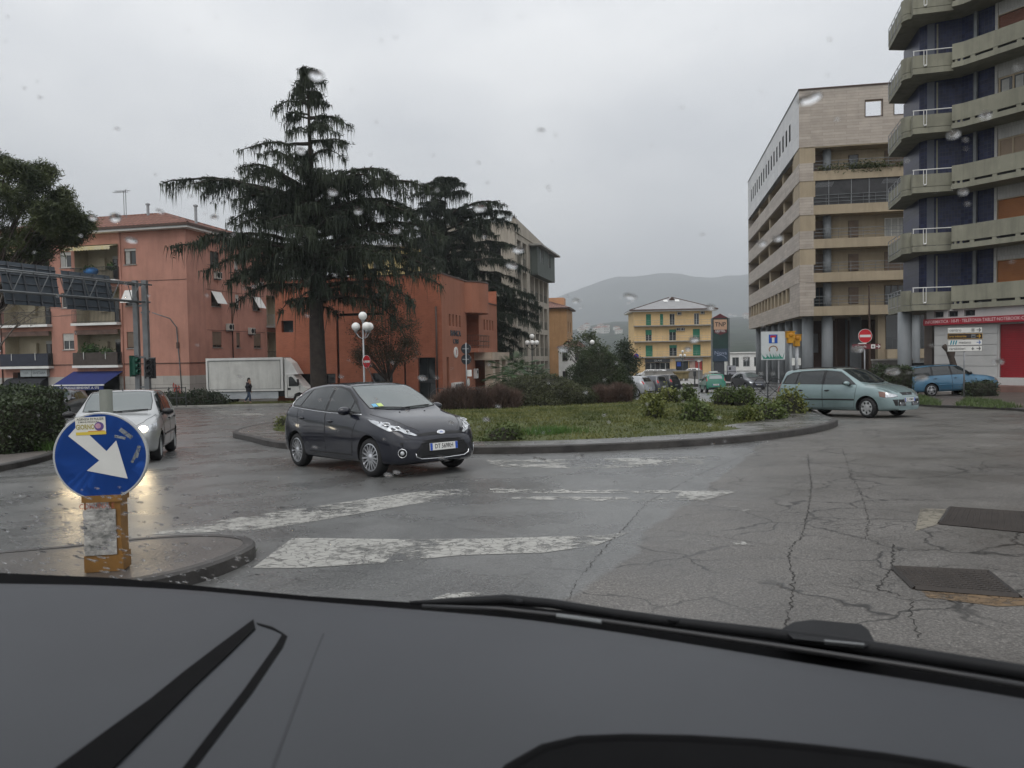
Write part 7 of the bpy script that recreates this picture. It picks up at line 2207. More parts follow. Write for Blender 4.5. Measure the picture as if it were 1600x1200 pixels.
rowsC = [(116, 8, 12, 3, .6, .1), (130, 14, 27, 4, .6, .1), (148, 24, 22, 4, .6, .05), (163, 54, 28, 4, .5, .1), (186, 40, 62, 4, .4, .1), (204, 30, 46, 3, .4, .1), (224, 104, 66, 5, .3, .06), (243, 34, 60, 4, .4, .1), (274, 238, 120, 7, .16, .34), (268, 110, 128, 8, .3, .45), (284, 180, 196, 9, .2, .28), (305, 120, 165, 9, .25, .25), (325, 140, 170, 9, .3, .2), (345, 120, 190, 9, .3, .15), (372, 214, 165, 7, .12, .12), (386, 130, 190, 9, .25, .12), (400, 160, 180, 9, .3, .1), (422, 130, 195, 9, .3, .1), (442, 120, 165, 9, .5, .05), (466, 60, 130, 5, .7, 0)]
cedar("cedar_tree", "tall cedar with tiered drooping boughs in front of the orange bank", pc, (ybC - 112) / scC, .50, px_tiers(rowsC, 497, 112, YC, ybC, scC, .75), M_CEDAR, 5, lean=-.2, dens=1.12)
YD = 76.0; scD = FPX / YD
pd = base(697, YD, 0)
rel = Vector((pd.x, pd.y, pd.z)) - EYE; ybD = 600 - rel.dot(UC) / rel.dot(Fw) * FPX
rowsD = [(280, 14, 16, 4, .4, .1), (288, 50, 30, 5, .25, .2), (300, 60, 40, 6, .3, .2), (318, 40, 90, 6, .2, .25), (330, 75, 98, 7, .15, .25), (345, 60, 110, 7, .2, .25), (362, 80, 80, 7, .3, .2), (378, 60, 112, 7, .25, .15), (394, 70, 90, 7, .25, .15), (408, 60, 128, 7, .25, .12), (424, 60, 110, 7, .3, .12), (440, 60, 100, 7, .3, .1), (452, 60, 138, 9, .25, .1), (466, 60, 140, 9, .25, .1), (478, 50, 152, 10, .25, .1), (492, 50, 140, 10, .3, .1), (508, 50, 130, 10, .3, .1), (524, 50, 118, 10, .4, .05), (540, 40, 105, 9, .5, 0), (556, 30, 85, 8, .5, 0)]
cedar("cedar_tree", "broad dark cedar behind the bank, right of the tall one", pd, (ybD - 276) / scD, .55, px_tiers(rowsD, 697, 276, YD, ybD, scD, .8), M_CEDAR2, 9, lean=.3, dens=2.3)
def cloud_tris(centres, n_each, spread, size, rg, wid=.45):
 C = np.repeat(np.array(centres), n_each, 0); N = len(C)
 P = C + rg.normal(0, 1, (N, 3)) * spread
 a = rg.normal(0, 1, (N, 3)); a /= np.linalg.norm(a, axis=1, keepdims=True)
 b = rg.normal(0, 1, (N, 3)); b -= a * (a * b).sum(1, keepdims=True); b /= np.linalg.norm(b, axis=1, keepdims=True)
 s = rg.uniform(.6, 1.3, (N, 1)) * size
 T = np.empty((N, 4, 3)); T[:, 0] = P - a * s; T[:, 1] = P - b * s * wid; T[:, 2] = P + a * s; T[:, 3] = P + b * s * wid
 return T.reshape(-1, 3)
def broad_tree(name, label, pos, trunk_h, tr, blobs, mat, seed, n_cl=60, n_each=60, spread=.3, leaf=.07, grp=None, cat="tree", wid=.45):
 """blobs: (x, y, z, rx, ry, rz) volumes that the leaf clumps fill"""
 rg = np.random.default_rng(seed)
 t = thing(name, label, cat, pos, 0, grp)
 tk = MB(); tk.tube([(0, 0, -.3), (.03, 0, trunk_h * .5), (0, .02, trunk_h), (0, 0, trunk_h * 1.5)], [tr * 1.25, tr, tr * .8, tr * .3], 10)
 cl = []
 for (x, y, z, rx, ry, rz_) in blobs:
  for _ in range(n_cl):
   d = rg.normal(0, 1, 3); d /= np.linalg.norm(d); r_ = rg.uniform(.35, 1.0) ** .6
   cl.append((x + d[0] * rx * r_, y + d[1] * ry * r_, z + d[2] * rz_ * r_))
 tko = tk.build("trunk", M_BARK, t, smooth=True)
 lb = MB()
 for k in rg.choice(len(cl), min(len(cl), 40), replace=False):
  c = Vector(cl[k]); m = Vector((0, 0, trunk_h)).lerp(c, .5) + Vector((0, 0, .1 * c.z * .2))
  lb.tube([(0, 0, trunk_h * .8), m, c], [tr * .35, tr * .18, .012], 5)
 lb.build("limb", M_BARK, tko, smooth=True)
 np_tris("foliage", cloud_tris(cl, n_each, spread, leaf, rg, wid), mat, t, 4)
 return t
# umbrella pine at the left edge
Y = 45; p = base(-30, Y); z_ = lambda py, Y=45: at(0, py, Y).z
bl = []
rgp = np.random.default_rng(77)
for px, py, rx, ry in ((-70, 330, 2.6, 1.5), (-15, 305, 1.9, 1.2), (30, 310, 1.6, 1.1), (66, 325, 1.4, .9), (40, 350, 2.0, 1.2), (0, 370, 2.2, 1.2), (70, 365, 1.2, .8), (30, 392, 1.6, .7), (-60, 380, 3, 1.3)):
 q = at(px, py, Y); bl.append((q.x - p.x, RNG.uniform(-1.3, 1.3), q.z - p.z, rx, 2.0, ry))
for _ in range(26):
 a_ = rgp.uniform(-.5, 3.4); px = 18 + math.cos(a_) * 96 * rgp.uniform(.75, 1.08); py = 345 - math.sin(a_) * 78 * rgp.uniform(.8, 1.12)
 q = at(px, py, Y); bl.append((q.x - p.x, rgp.uniform(-1.4, 1.4), q.z - p.z, rgp.uniform(.3, .6), .5, rgp.uniform(.22, .45)))
broad_tree("pine_tree", "dense umbrella pine cut off by the left edge of the view", p, 5.5, .38, bl, M_PINE, 21, 24, 95, .22, .17, wid=.16)
# bare twigs under the pine crown belong to a leafless tree
p = base(-12, 40)
t = thing("bare_tree", "leafless pale-twigged tree under the umbrella pine", "tree", p)
tb = MB(); rr = random.Random(4)
def twig(a, d, r, lv):
 b = a + d; tb.tube([a, a.lerp(b, .5) + Vector((rr.gauss(0, .05), 0, rr.gauss(0, .05))), b], [r, r * .8, r * .55], 5)
 if lv:
  for _ in range(3): twig(b, Vector((d.x * .7 + rr.gauss(0, .45), rr.gauss(0, .4), d.z * .62 + rr.gauss(0, .25))), r * .55, lv - 1)
twig(Vector((0, 0, 0)), Vector((.2, 0, 3.2)), .10, 0)
for _ in range(4): twig(Vector((.2, 0, 3.2)), Vector((rr.uniform(-.6, 1.2), rr.gauss(0, .5), 1.5)), .06, 3)
tb.build("branches_or_core", pmat("pale_bark", (.16, .14, .12), .9, .2, 4), t, smooth=True)
# small leafy tree against the bank, two young evergreens, palms
Y = 51.5; p = base(606, Y, .1); s_ = FPX / Y
M_OLIVE = leafmat("brownish_leaves", (.030, .030, .016), (.085, .068, .040), 1.0, .7, .2)
bl = [((px - 606) / s_, 0, at(606, py, Y).z - p.z, rx, rx, rz_) for px, py, rx, rz_ in ((600, 500, 1.5, 1.2), (575, 520, 1.0, .9), (632, 515, 1.0, 1.1), (590, 545, 1.1, .9), (635, 545, .8, .8), (610, 475, .9, .7), (610, 560, 1.2, .6), (568, 555, .6, .6))]
broad_tree("small_tree", "small brownish-leaved tree against the bank wall behind the globe lamp", p, 1.7, .12, bl, M_OLIVE, 31, 26, 70, .22, .060)
M_MAG = leafmat("glossy_leaves", (.030, .046, .022), (.105, .125, .06), 1.0, .35, .15)
Y = 72; p = base(915, Y); s_ = FPX / Y
bl = [((px - 915) / s_, 0, at(915, py, Y).z - p.z, rx, rx, rz_) for px, py, rx, rz_ in ((915, 538, 1.5, .9), (900, 547, 1.1, .9), (935, 547, 1.1, .9), (915, 560, 2.0, 1.1), (922, 527, .6, .4))]
broad_tree("evergreen_tree", "glossy-leaved tree rising behind the round clipped bush", p, 1.6, .14, bl, M_MAG, 33, 13, 40, .24, .11)
M_EVG = leafmat("dark_evergreen", (.012, .024, .013), (.045, .062, .028), 1.0, .6, .15)
Y = 70; p = base(977, Y); s_ = FPX / Y
bl = [((px - 977) / s_, 0, at(977, py, Y).z - p.z, rx, rx, rz_) for px, py, rx, rz_ in ((978, 550, .8, 1.0), (970, 565, 1.1, 1.2), (985, 568, 1.0, 1.2), (978, 582, 1.5, 1.2))]
broad_tree("evergreen_tree", "dark conical evergreen by the left corner of the yellow house", p, 1.0, .12, bl, M_EVG, 35, 30, 60, .25, .09)
def palm(name, label, pos, hgt, nf, fl, seed, grp=None):
 rg = np.random.default_rng(seed)
 t = thing(name, label, "palm", pos, 0, grp)
 MB().tube([(0, 0, -.2), (0, 0, hgt * .6), (0, 0, hgt)], [.16, .14, .10], 10).build("trunk", M_BARK, t, smooth=True)
 for k in range(nf):
  fr = MB()
  az = k * 2.4 + rg.normal(0, .2); el_ = rg.uniform(-.1, 1.35); c, s = math.cos(az), math.sin(az)
  L = fl * rg.uniform(.75, 1.1); P = []
  for j in range(6):
   u = j / 5
   P.append(Vector((c * L * u * math.cos(el_), s * L * u * math.cos(el_), hgt + L * u * math.sin(el_) - .35 * L * u * u)))
  fr.tube(P, [.015] * 5 + [.006], 4)
  e = P[-1]; d0 = (P[-1] - P[-3]).normalized()         # fan of leaflets at the end
  for q in range(22):
   a = (q - 10.5) / 10.5 * 1.7
   sd = Vector((-s, c, 0))
   d = (d0 * math.cos(a) + sd * math.sin(a)).normalized(); ll = L * .42 * (1 - .25 * abs(a) / 1.7)
   w = sd * math.cos(a) * .022 + Vector((0, 0, .012))
   fr.add([e - w * .3, e + d * ll * .5 + w, e + d * ll - Vector((0, 0, .16 * ll)), e + d * ll * .5 - w], [(0, 1, 2, 3)])
  fr.build("frond", M_PALM, t)
 return t
M_PALM = leafmat("palm_leaves", (.022, .042, .020), (.075, .118, .052), .9, .5, .2)
for i, (px, Y, h, nf, fl) in enumerate(((800, 47, 1.6, 34, 1.7), (822, 48.5, 1.35, 30, 1.6), (840, 50, 1.1, 24, 1.4), (786, 49, 1.1, 22, 1.3))):
 p = base(px, Y, .1)
 palm("fan_palm", ("biggest low fan palm by the bank portal", "low fan palm just left of the four-globe lamp", "low fan palm half behind the clipped dome hedge, right of the lamp", "small fan palm nearest the stone portal")[i], p, h, nf, fl, 40 + i, "fan palms by the bank")
# ---- clipped and loose shrubs
def shrub(name, label, pos, shape, mat, seed, n=2500, leaf=.045, core=None, grp=None, cat="shrub", out=.05, stems=False, rz=0.0):
 """shape: list of ('dome', x, y, rx, ry, h) or ('box', x, y, lx, ly, h) volumes clothed in leaves"""
 rg = np.random.default_rng(seed)
 t = thing(name, label, cat, pos, rz, grp)
 P, Nn = [], []
 cm = MB()
 tot = sum((s[3] * s[4] + (s[3] + s[4]) * s[5]) for s in shape)
 for s in shape:
  k, x, y, a, b, h = s[:6]
  m = int(n * (a * b + (a + b) * h) / tot)
  if k == 'dome':
   d = rg.normal(0, 1, (m, 3)); d /= np.linalg.norm(d, axis=1, keepdims=True); d[:, 2] = np.abs(d[:, 2])
   lump = 1 + .07 * np.sin(d[:, 0] * 7 + seed) * np.cos(d[:, 1] * 6) + .05 * np.sin(d[:, 2] * 11 + d[:, 0] * 5)
   q = d * (a, b, h) * lump[:, None] * rg.uniform(.90, 1.03, (m, 1)) + (x, y, 0)
   P.append(q); Nn.append(d)
   cm.ball((x, y, h * .02), (a * .90, b * .90, h * .90), 16, 10)
  else:
   q = rg.uniform(-1, 1, (m, 3)); f = rg.integers(0, 5, m)
   nrm = np.zeros((m, 3))
   for i in range(m):
    ax = (0, 0, 1, 1, 2)[f[i]]; sg = (1, -1, 1, -1, 1)[f[i]]
    q[i, ax] = sg; nrm[i, ax] = sg
   q = q * (a / 2, b / 2, h / 2) + (x, y, h / 2)
   lum = .05 * np.sin(q[:, 0] * 3.1 + seed) + .04 * np.sin(q[:, 2] * 5 + q[:, 1] * 4)
   q += nrm * (lum + rg.normal(0, out, m))[:, None]
   P.append(q); Nn.append(nrm)
   cm.box((x, y, h * .47), (a * .93, b * .93, h * .93))
 P = np.concatenate(P); Nn = np.concatenate(Nn); m = len(P)
 P = P + Nn * rg.normal(0, out, (m, 1))
 a = Nn * .5 + rg.normal(0, 1, (m, 3)); a /= np.linalg.norm(a, axis=1, keepdims=True)
 b = rg.normal(0, 1, (m, 3)); b -= a * (a * b).sum(1, keepdims=True); b /= np.linalg.norm(b, axis=1, keepdims=True)
 sz = rg.uniform(.6, 1.4, (m, 1)) * leaf
 T = np.empty((m, 4, 3)); T[:, 0] = P - a * sz * .5; T[:, 1] = P + a * sz * .3 - b * sz * .42; T[:, 2] = P + a * sz; T[:, 3] = P + a * sz * .3 + b * sz * .42
 np_tris("foliage", T.reshape(-1, 3), mat, t, 4)
 if core is not False: cm.build("branches_or_core", core or M_LEAFCORE, t, smooth=True)  # solid dark core added inside the leaves to block the view through
 if stems:
  sm_ = MB()
  for _ in range(7): e = Vector((rg.normal(0, .12), rg.normal(0, .12), shape[0][5] * .6)); sm_.tube([(0, 0, -.05), e * .5, e], [.018, .014, .008], 4)
  sm_.build("stem", M_BARK, t)
 return t
def twigs(name, label, pos, lx, ly, h, mat, seed, n=3500, grp=None, rz=0.0):
 rg = np.random.default_rng(seed)
 t = thing(name, label, "hedge", pos, rz, grp)
 x = rg.uniform(-lx / 2, lx / 2, n); y = rg.uniform(-ly / 2, ly / 2, n)
 top = h * (1 - .22 * np.abs(x / lx * 2) ** 3 + .10 * np.sin(x * 4.1 + seed) + .07 * np.sin(x * 9.7)) * rg.uniform(.72, 1.12, n)
 z = rg.uniform(0, 1, n) ** .8 * top * .84
 ln = rg.uniform(.16, .50, n)
 V = np.stack([rg.normal(0, .34, n) + x * .12, rg.normal(0, .34, n), rg.uniform(.5, 1, n)], 1)
 Bp = np.stack([x, y, z], 1); E = Bp + V * ln[:, None]; E[:, 2] = np.minimum(E[:, 2], top + .05)
 w = np.stack([rg.normal(0, 1, n), rg.normal(0, 1, n), np.zeros(n)], 1); w /= np.linalg.norm(w, axis=1, keepdims=True); w *= rg.uniform(.004, .013, (n, 1))
 T = np.empty((n, 3, 3)); T[:, 0] = Bp - w; T[:, 1] = Bp + w; T[:, 2] = E
 np_tris("twigs", T.reshape(-1, 3), mat, t)
 MB().box((0, 0, h * .30), (lx * .84, ly * .5, h * .60)).build("branches_or_core", M_LEAFCORE, t)  # solid dark box added among the twigs to close the gaps
 return t
M_LEAFCORE = pmat("dark_shrub_core", (.022, .022, .014), .95, .4, 6, .5, 20)
M_DOME = leafmat("clipped_leaves", (.018, .024, .012), (.085, .092, .042), 1.4, .5, .1)
M_BUSH = leafmat("bush_leaves", (.010, .020, .008), (.050, .070, .026), 1.1, .5, .12)
M_YG = leafmat("yellow_green_leaves", (.050, .070, .016), (.20, .21, .055), 1.6, .5, .2)
M_MG = leafmat("mid_green_leaves", (.032, .055, .016), (.13, .165, .045), 1.6, .5, .2)
M_RTW = leafmat("reddish_twigs", (.045, .030, .024), (.135, .090, .072), 1.2, .8, .05)
def isl_pt(px, py, dz=.15):
 return ground(px, py, dz)
def lawn_pt(px, Y):
 x = at(px, 600, Y).x
 return Vector((x, Y, lawn_z(x, Y) - .02))
p = lawn_pt(846, 31); s_ = FPX / 31
shrub("dome_hedge", "wide low clipped dome hedge in the middle of the island", p, [('dome', 0, 0, 2.25, 1.8, at(846, 586, 31).z - p.z), ('dome', -1.3, .3, 1.1, 1.2, .95)], M_DOME, 51, 34000, .042, None, None, "hedge", .025)
p = base(935, 43, .1); s_ = FPX / 43
shrub("round_bush", "tall round clipped bush behind the dome hedge", p, [('dome', 0, 0, 1.85, 1.7, at(935, 541, 43).z - p.z), ('dome', .3, 0, 1.75, 1.6, 2.0)], M_BUSH, 52, 40000, .050, None, None, "bush", .03)
p = lawn_pt(745, 28.5)
twigs("bare_hedge", "bare reddish hedge on the island behind the dark hatchback", p, 3.1, .9, at(745, 604, 28.5).z - p.z, M_RTW, 61, 15000)
p = lawn_pt(957, 31.0)
twigs("bare_hedge", "bare reddish hedge right of the dome hedge", p, 1.45, .8, at(957, 600, 31).z - p.z, M_RTW, 62, 8000)
p = lawn_pt(690, 30.5)
# shrubs along the island's far right rim, each its own
M_FLW = M_YG
rim = [(1022, 21.0, .46, .64, M_YG, "small yellow-green bush on its own stem in mid lawn, left of the low rounded one"),
       (1088, 20.6, .68, .60, M_MG, "rounded mid-green bush on the lawn with thin stems below"),
       (1044, 30.0, .70, .62, M_YG, "yellow-green bush on the far rim beside the silver parked car"),
       (1075, 30.6, .55, .66, M_MG, "dark green bush on the far rim under the green small car"),
       (1014, 29.6, .50, .40, M_YG, "low sparse bush on the far rim right of the bare hedge"),
       (1132, 29.6, .80, .58, M_MG, "broad green bush on the far rim left of the metal barrier"),
       (1163, 29.2, .75, .58, M_MG, "green bush on the far rim against the metal barrier"),
       (1168, 20.4, .45, .36, M_YG, "low sparse yellow-green bush before the row at the bare tip"),
       (1198, 21.2, .88, .55, M_MG, "squarish dark green bush in the row at the bare tip"),
       (1234, 23.6, .85, .80, M_YG, "yellow-green clipped bush at the foot of the two beacon poles")]
for i, (px, Y, rx, h, m, lab) in enumerate(rim):
 p = lawn_pt(px, Y)
 if Y > 25: p.z = gz(p.x, p.y) + .15 + .2 * (math.hypot(p.x - 2, p.y - 27) < 9)
 shrub("island_shrub", lab, p, [('dome', 0, 0, rx * .45, rx * .42, h * .84), ('dome', rx * .27, .05, rx * .32, rx * .3, h * .72), ('dome', -rx * .28, -.03, rx * .30, rx * .3, h * .64)], m, 70 + i, 1500, .066, None, "shrubs on the roundabout", "shrub", .11, True)
p = lawn_pt(786, 16.4)
shrub("island_shrub", "dark low bush by the kerb just right of the dark hatchback", p, [('dome', 0, 0, .40, .30, .33), ('dome', .15, 0, .25, .22, .30)], M_MG, 85, 900, .05, None, "shrubs on the roundabout", "shrub", .06, True)
p = lawn_pt(445, 25.0)
shrub("island_shrub", "small bush peeping out left of the dark hatchback's tail", p, [('dome', 0, 0, .35, .3, .35)], M_YG, 86, 500, .05, None, "shrubs on the roundabout", "shrub", .06, True)
# weeds in the lawn
p = lawn_pt(858, 17.4)
t = thing("weed_clump", "bright green clump of tall weeds near the kerb in the lawn", "weeds", p)
V = []
for _ in range(900):
 x, y = RNG.normal(0, .38), RNG.normal(0, .2); a = RNG.uniform(0, 6.28); w = .010; h = RNG.uniform(.08, .24)
 V += [(x - math.cos(a) * w, y - math.sin(a) * w, 0), (x + math.cos(a) * w, y + math.sin(a) * w, 0), (x + RNG.normal(0, .06), y + RNG.normal(0, .06), h)]
np_tris("blades", np.array(V), leafmat("weed_leaves", (.05, .10, .02), (.10, .19, .045), 2), t)["kind"] = "stuff"
# hedges on the left pavement corner
for i, (px, py, lx, ly, h, lab) in enumerate(((4, 706, 1.9, 1.3, 1.18, "dark clipped hedge block nearest the kerb at the left corner"), (38, 690, 1.9, 1.2, 1.45, "taller hedge block behind the front one at the left corner"), (-90, 690, 2.6, 2.0, 1.5, "big hedge block running out of view at the left"))):
 p = ground(px, py, .12)
 shrub("clipped_hedge", lab, p, [('box', 0, 0, lx, ly, h)], M_BUSH, 90 + i, 7000, .05, None, "clipped hedges on the left pavement", "hedge", .035, rz=R(-20))
p = ground(74, 703, .12)
t = thing("weed_clump", "light green weeds at the foot of the left hedges", "weeds", p)
V = []
for _ in range(700):
 x, y = RNG.normal(0, .3), RNG.normal(0, .2); a = RNG.uniform(0, 6.28); w = .012; h = RNG.uniform(.08, .30)
 V += [(x - math.cos(a) * w, y - math.sin(a) * w, 0), (x + math.cos(a) * w, y + math.sin(a) * w, 0), (x + RNG.normal(0, .1), y + RNG.normal(0, .1), h)]
np_tris("blades", np.array(V), bpy.data.materials["weed_leaves"], t)["kind"] = "stuff"
# ragged hedge before the truck
for i, (px, Y, rx, h) in enumerate(((316, 52.8, 2.2, 1.05), (275, 52.5, 2.4, .95))):
 p = base(px, Y, .12)
 shrub("verge_shrub", ("dark ragged shrub at the truck's rear corner", "dark ragged shrub beside the silver hatchback's roof")[i], p, [('dome', 0, 0, rx * .6, .8, h), ('dome', rx * .4, 0, rx * .4, .7, h * .8)], M_EVG, 95 + i, 2600, .09, None, "shrubs on the far verge", "shrub", .10)
# hedge behind the people carrier, small hedge by the sign post
p = base(1394, 36, .1)
shrub("clipped_hedge", "dark clipped hedge between the people carrier and the blue estate", p, [('box', 0, 0, 1.5, 1.0, at(1390, 574, 36).z - p.z)], M_BUSH, 98, 3500, .06, None, None, "hedge", .04)
p = base(1532, 34.0, .1)
shrub("low_hedge", "low dark hedge at the foot of the direction signs", p, [('box', 0, 0, 1.15, .6, .62)], M_BUSH, 99, 1600, .05, None, None, "hedge", .05)
# grass on the right verge and by the splitter
def tuft_field(name, poly, n, hmin, hmax, mat, dz, seed):
 rg = np.random.default_rng(seed)
 P = [Vector((q.x, q.y)) for q in poly]
 x0, x1 = min(q.x for q in P), max(q.x for q in P); y0, y1 = min(q.y for q in P), max(q.y for q in P)
 V = []
 while len(V) < n * 3:
  x, y = rg.uniform(x0, x1), rg.uniform(y0, y1)
  if not inside(P, x, y): continue
  z = gz(x, y) + dz; a = rg.uniform(0, 6.28); w = rg.uniform(.006, .018); h = rg.uniform(hmin, hmax)
  V += [(x - math.cos(a) * w, y - math.sin(a) * w, z), (x + math.cos(a) * w, y + math.sin(a) * w, z), (x + rg.normal(0, h * .5), y + rg.normal(0, h * .5), z + h)]
 return stuff(np_tris(name, np.array(V), mat))
M_TUFT = leafmat("verge_grass_blades", (.035, .060, .018), (.10, .14, .045), 1.0, .6, .25)
tuft_field("grass", [ground(1412, 631, .1), ground(1470, 634, .1), ground(1470, 628, .1), ground(1440, 619, .1), ground(1412, 620, .1)], 2200, .04, .20, M_TUFT, .10, 101)
tuft_field("grass", [ground(1490, 634, .1), ground(1560, 638, .1), ground(1600, 637, .1), ground(1560, 626, .1), ground(1510, 622, .1)], 2200, .03, .16, M_TUFT, .10, 105)
tuft_field("grass", [Vector((-40, 51.0)), Vector((-12, 52.9)), Vector((-7, 53.6)), Vector((-7, 55)), Vector((-40, 54))], 9000, .06, .25, M_GRASS, .13, 102)
tuft_field("grass", [ground(95, 915, .1), ground(240, 908, .05), ground(300, 893, .05), ground(255, 903, .05), ground(180, 904, .12), ground(110, 899, .12)], 2600, .03, .11, M_TUFT, .0, 103)
tuft_field("grass", [ground(240, 912, .0), ground(400, 868, .0), ground(396, 862, .0), ground(238, 905, .0)], 900, .02, .07, M_TUFT, .0, 104)
# ------------------------------------------------------------------ street furniture
M_GLOBE = pmat("white_globe", (.74, .74, .72), .35, .03, 2)
M_SBLUE = pmat("sign_blue", (.010, .075, .36), .42, .06, 3)
M_SRED = pmat("sign_red", (.42, .012, .02), .42, .05, 3)
M_SWHITE = pmat("sign_white", (.62, .62, .59), .45, .06, 4, dirt=.12)
M_SBACK = pmat("sign_back", (.045, .05, .058), .6, .2, 3)
M_YELP = pmat("yellow_plastic", (.50, .24, .012), .5, .12, 5, dirt=.2)
M_LAMPPOST = pmat("dark_green_iron", (.025, .032, .030), .5, .2, 4)
def globe_lamp(label, px, Y, py_top, r, pts, pole_mat, grp="globe street lamps", dz=.1):
 p = base(px, Y, dz); t = thing("globe_lamp", label, "street lamp", p, 0, grp)
 zt = at(px, py_top, Y).z - p.z
 m = MB(); m.tube([(0, 0, -.1), (0, 0, .3), (0, 0, zt - r * 2.2)], [.09, .06, .04], 8); m.build("pole", pole_mat, t, smooth=True)
 for (dx, dy, dz_) in pts:
  c = (dx, dy, zt - r + dz_)
  g = MB().ball(c, r, 20, 14).build("globe", M_GLOBE, t, smooth=True)
  a = MB(); a.lathe([(.05, -.12), (.09, -.03), (.10, .02)], 10, 0, Matrix.Translation((c[0], c[1], c[2] - r)))
  if abs(dx) + abs(dy) > .01: a.tube([(0, 0, c[2] - r - .45), (dx * .6, dy * .6, c[2] - r - .32), (dx, dy, c[2] - r - .1)], .025, 6)
  a.build("arm", pole_mat, t, smooth=True)
 return t
k = .44
globe_lamp("three-globe lamp with a no-entry sign on its pole, before the bank", 569, 41, 487, .225, [(0, 0, 0), (-.40, .1, -.56), (.22, -.2, -.56), (.28, .32, -.56)], M_GALV)
globe_lamp("four-globe iron lamp among the fan palms", 832, 74, 521.5, .24, [(0, 0, 0), (-.45, 0, -.62), (.45, 0, -.62), (0, -.45, -.62), (0, .45, -.62)], M_LAMPPOST)
globe_lamp("globe lamp showing over the round clipped bush", 926, 62, 531, .19, [(0, 0, 0), (-.42, 0, -.62), (.42, 0, -.62)], M_LAMPPOST)
globe_lamp("distant globe lamp before the yellow house", 1067, 135, 547, .24, [(0, 0, 0), (-.36, 0, -.72), (.36, 0, -.72)], M_LAMPPOST)
def disc_sign(t, T, r, face, border=None, back=None, name="sign_disc"):
 m = MB(); m.lathe([(r, -.012), (r, .004), (r - .012, .006)], 40, 0, T, 'Z', False); m.lathe([(r - .012, .0062), (0, .0064)], 40, 1, T); m.lathe([(0, -.012), (r, -.012)], 40, 2, T)
 return m.build(name, [border or M_SWHITE, face, back or M_SBACK], t)
def no_entry(t, T, r=.30):
 o = disc_sign(t, T, r, M_SRED)
 b = MB().b2(-r * .78, r * .78, -r * .17, r * .17, .007, .010, 0, T); b.build("bar", M_SWHITE, o)
# no-entry sign on the globe lamp's pole, turned edgeways
p = base(573.5, 40.6, .1); zc_ = at(573.5, 565, 40.6).z
t = thing("no_entry_sign", "narrow-looking no-entry sign fixed to the three-globe lamp", "traffic sign", (p.x, p.y, zc_))
no_entry(t, frame_xz((0, -.05, 0), (math.cos(R(63)), math.sin(R(63)), 0)), .34)
b = MB(); b.b2(-.05, .05, -.06, .3, -.02, .02); b.build("clamp", M_GALV, t)
# pair of round signs seen from behind
p = base(729, 45, .1); t = thing("round_signs", "two round signs seen from behind on one pole by the bank portal", "traffic sign", p)
z1, z2 = at(729, 545, 45).z - p.z, at(729, 561.5, 45).z - p.z
MB().tube([(0, 0, -.1), (0, 0, z1 + .35)], .035, 8).build("pole", M_GALV, t, smooth=True)
for z in (z1, z2):
 disc_sign(t, frame_xz((0, .06, z), (-1, .25, 0)), .31, M_SBLUE)
 MB().b2(-.22, .22, .01, .045, z - .02, z + .02).build("clamp", M_GALV, t)
m = MB(); m.b2(.03, .30, .05, .07, z2 - 1.0, z2 - .62); m.build("small_plate", M_SWHITE, t)
disc_sign(t, frame_xz((.12, -.03, z2 - 1.35), (.25, 1, 0)), .24, M_SWHITE)
# ---- keep-right sign on the near splitter island
p = ground(155, 893, .12)
t = thing("keep_right_sign", "big round blue keep-right arrow sign on a yellow base at the near left", "traffic sign", p)
Yk = p.y; zc_ = at(158, 713, Yk).z - p.z; rk = 69.5 / FPX * Yk; xk = at(158, 713, Yk).x - p.x
to_cam = Vector((-p.x, -p.y, 0)).normalized(); rgt = Vector((-to_cam.y, to_cam.x, 0)); rgt = rgt if rgt.x > 0 else -rgt
rgt = Vector((.985, .17, 0)).normalized()
T = frame_xz((xk, 0, zc_), rgt, (-.01, 0, 1))
m = MB(); m.lathe([(rk, -.03), (rk, .003), (rk - .004, .006), (rk - .014, .006)], 64, 0, T, 'Z', False); m.lathe([(rk - .014, .0055), (0, .0055)], 64, 1, T); m.lathe([(0, -.03), (rk, -.03)], 64, 2, T)
disc = m.build("sign_disc", [pmat("sign_rim", (.42, .43, .43), .4, .08, 6, metal=.3), M_SBLUE, M_SBACK], t)
# white arrow: outline measured on the disc (units of the disc radius, y up)
ar = [(-.665, .475), (-.46, .70), (-.30, .655), (-.12, .35), (.13, .12), (.335, .345), (.545, -.525), (-.305, -.31), (-.055, -.075), (-.34, .18)]
ar = [(-.655, .48), (-.50, .66), (-.37, .66), (.125, .115), (.338, .348), (.545, -.525), (-.305, -.31), (-.035, -.09)]
m = MB(); m.prism([(x * rk, y * rk) for x, y in ar][::-1], .0062, .0080, 0, T); m.build("arrow", M_SWHITE, disc)
# pasted advert over the arrow's tail
cx, cy, hw_, hh_ = -.18 * rk, .695 * rk, .315 * rk, .20 * rk
Ts = T @ Matrix.Translation((cx, cy, .0092)) @ Matrix.Rotation(R(1), 4, 'Z')
st = MB(); st.b2(-hw_, hw_, -hh_, hh_, -.0006, .0, 0, Ts); st.b2(-hw_, hw_, -hh_, -hh_ * .66, .0, .0004, 1, Ts)
st.b2(-hw_ * .2, hw_ * .92, -hh_ * .66, -hh_ * .56, .0, .0004, 4, Ts)
text(st, "AGENZIA DI PULIZIE", hh_ * .34, Ts @ Matrix.Translation((0, hh_ * .76, .0008)), 2, 'CENTER', .012, 0, .90)
text(st, "E MANUTENZIONI", hh_ * .27, Ts @ Matrix.Translation((-hw_ * .12, hh_ * .45, .0008)), 2, 'CENTER', .008, 0, .95)
text(st, "GIORNO", hh_ * .78, Ts @ Matrix.Translation((-hw_ * .36, -hh_ * .12, .0008)), 3, 'CENTER', .03, 0, .62)
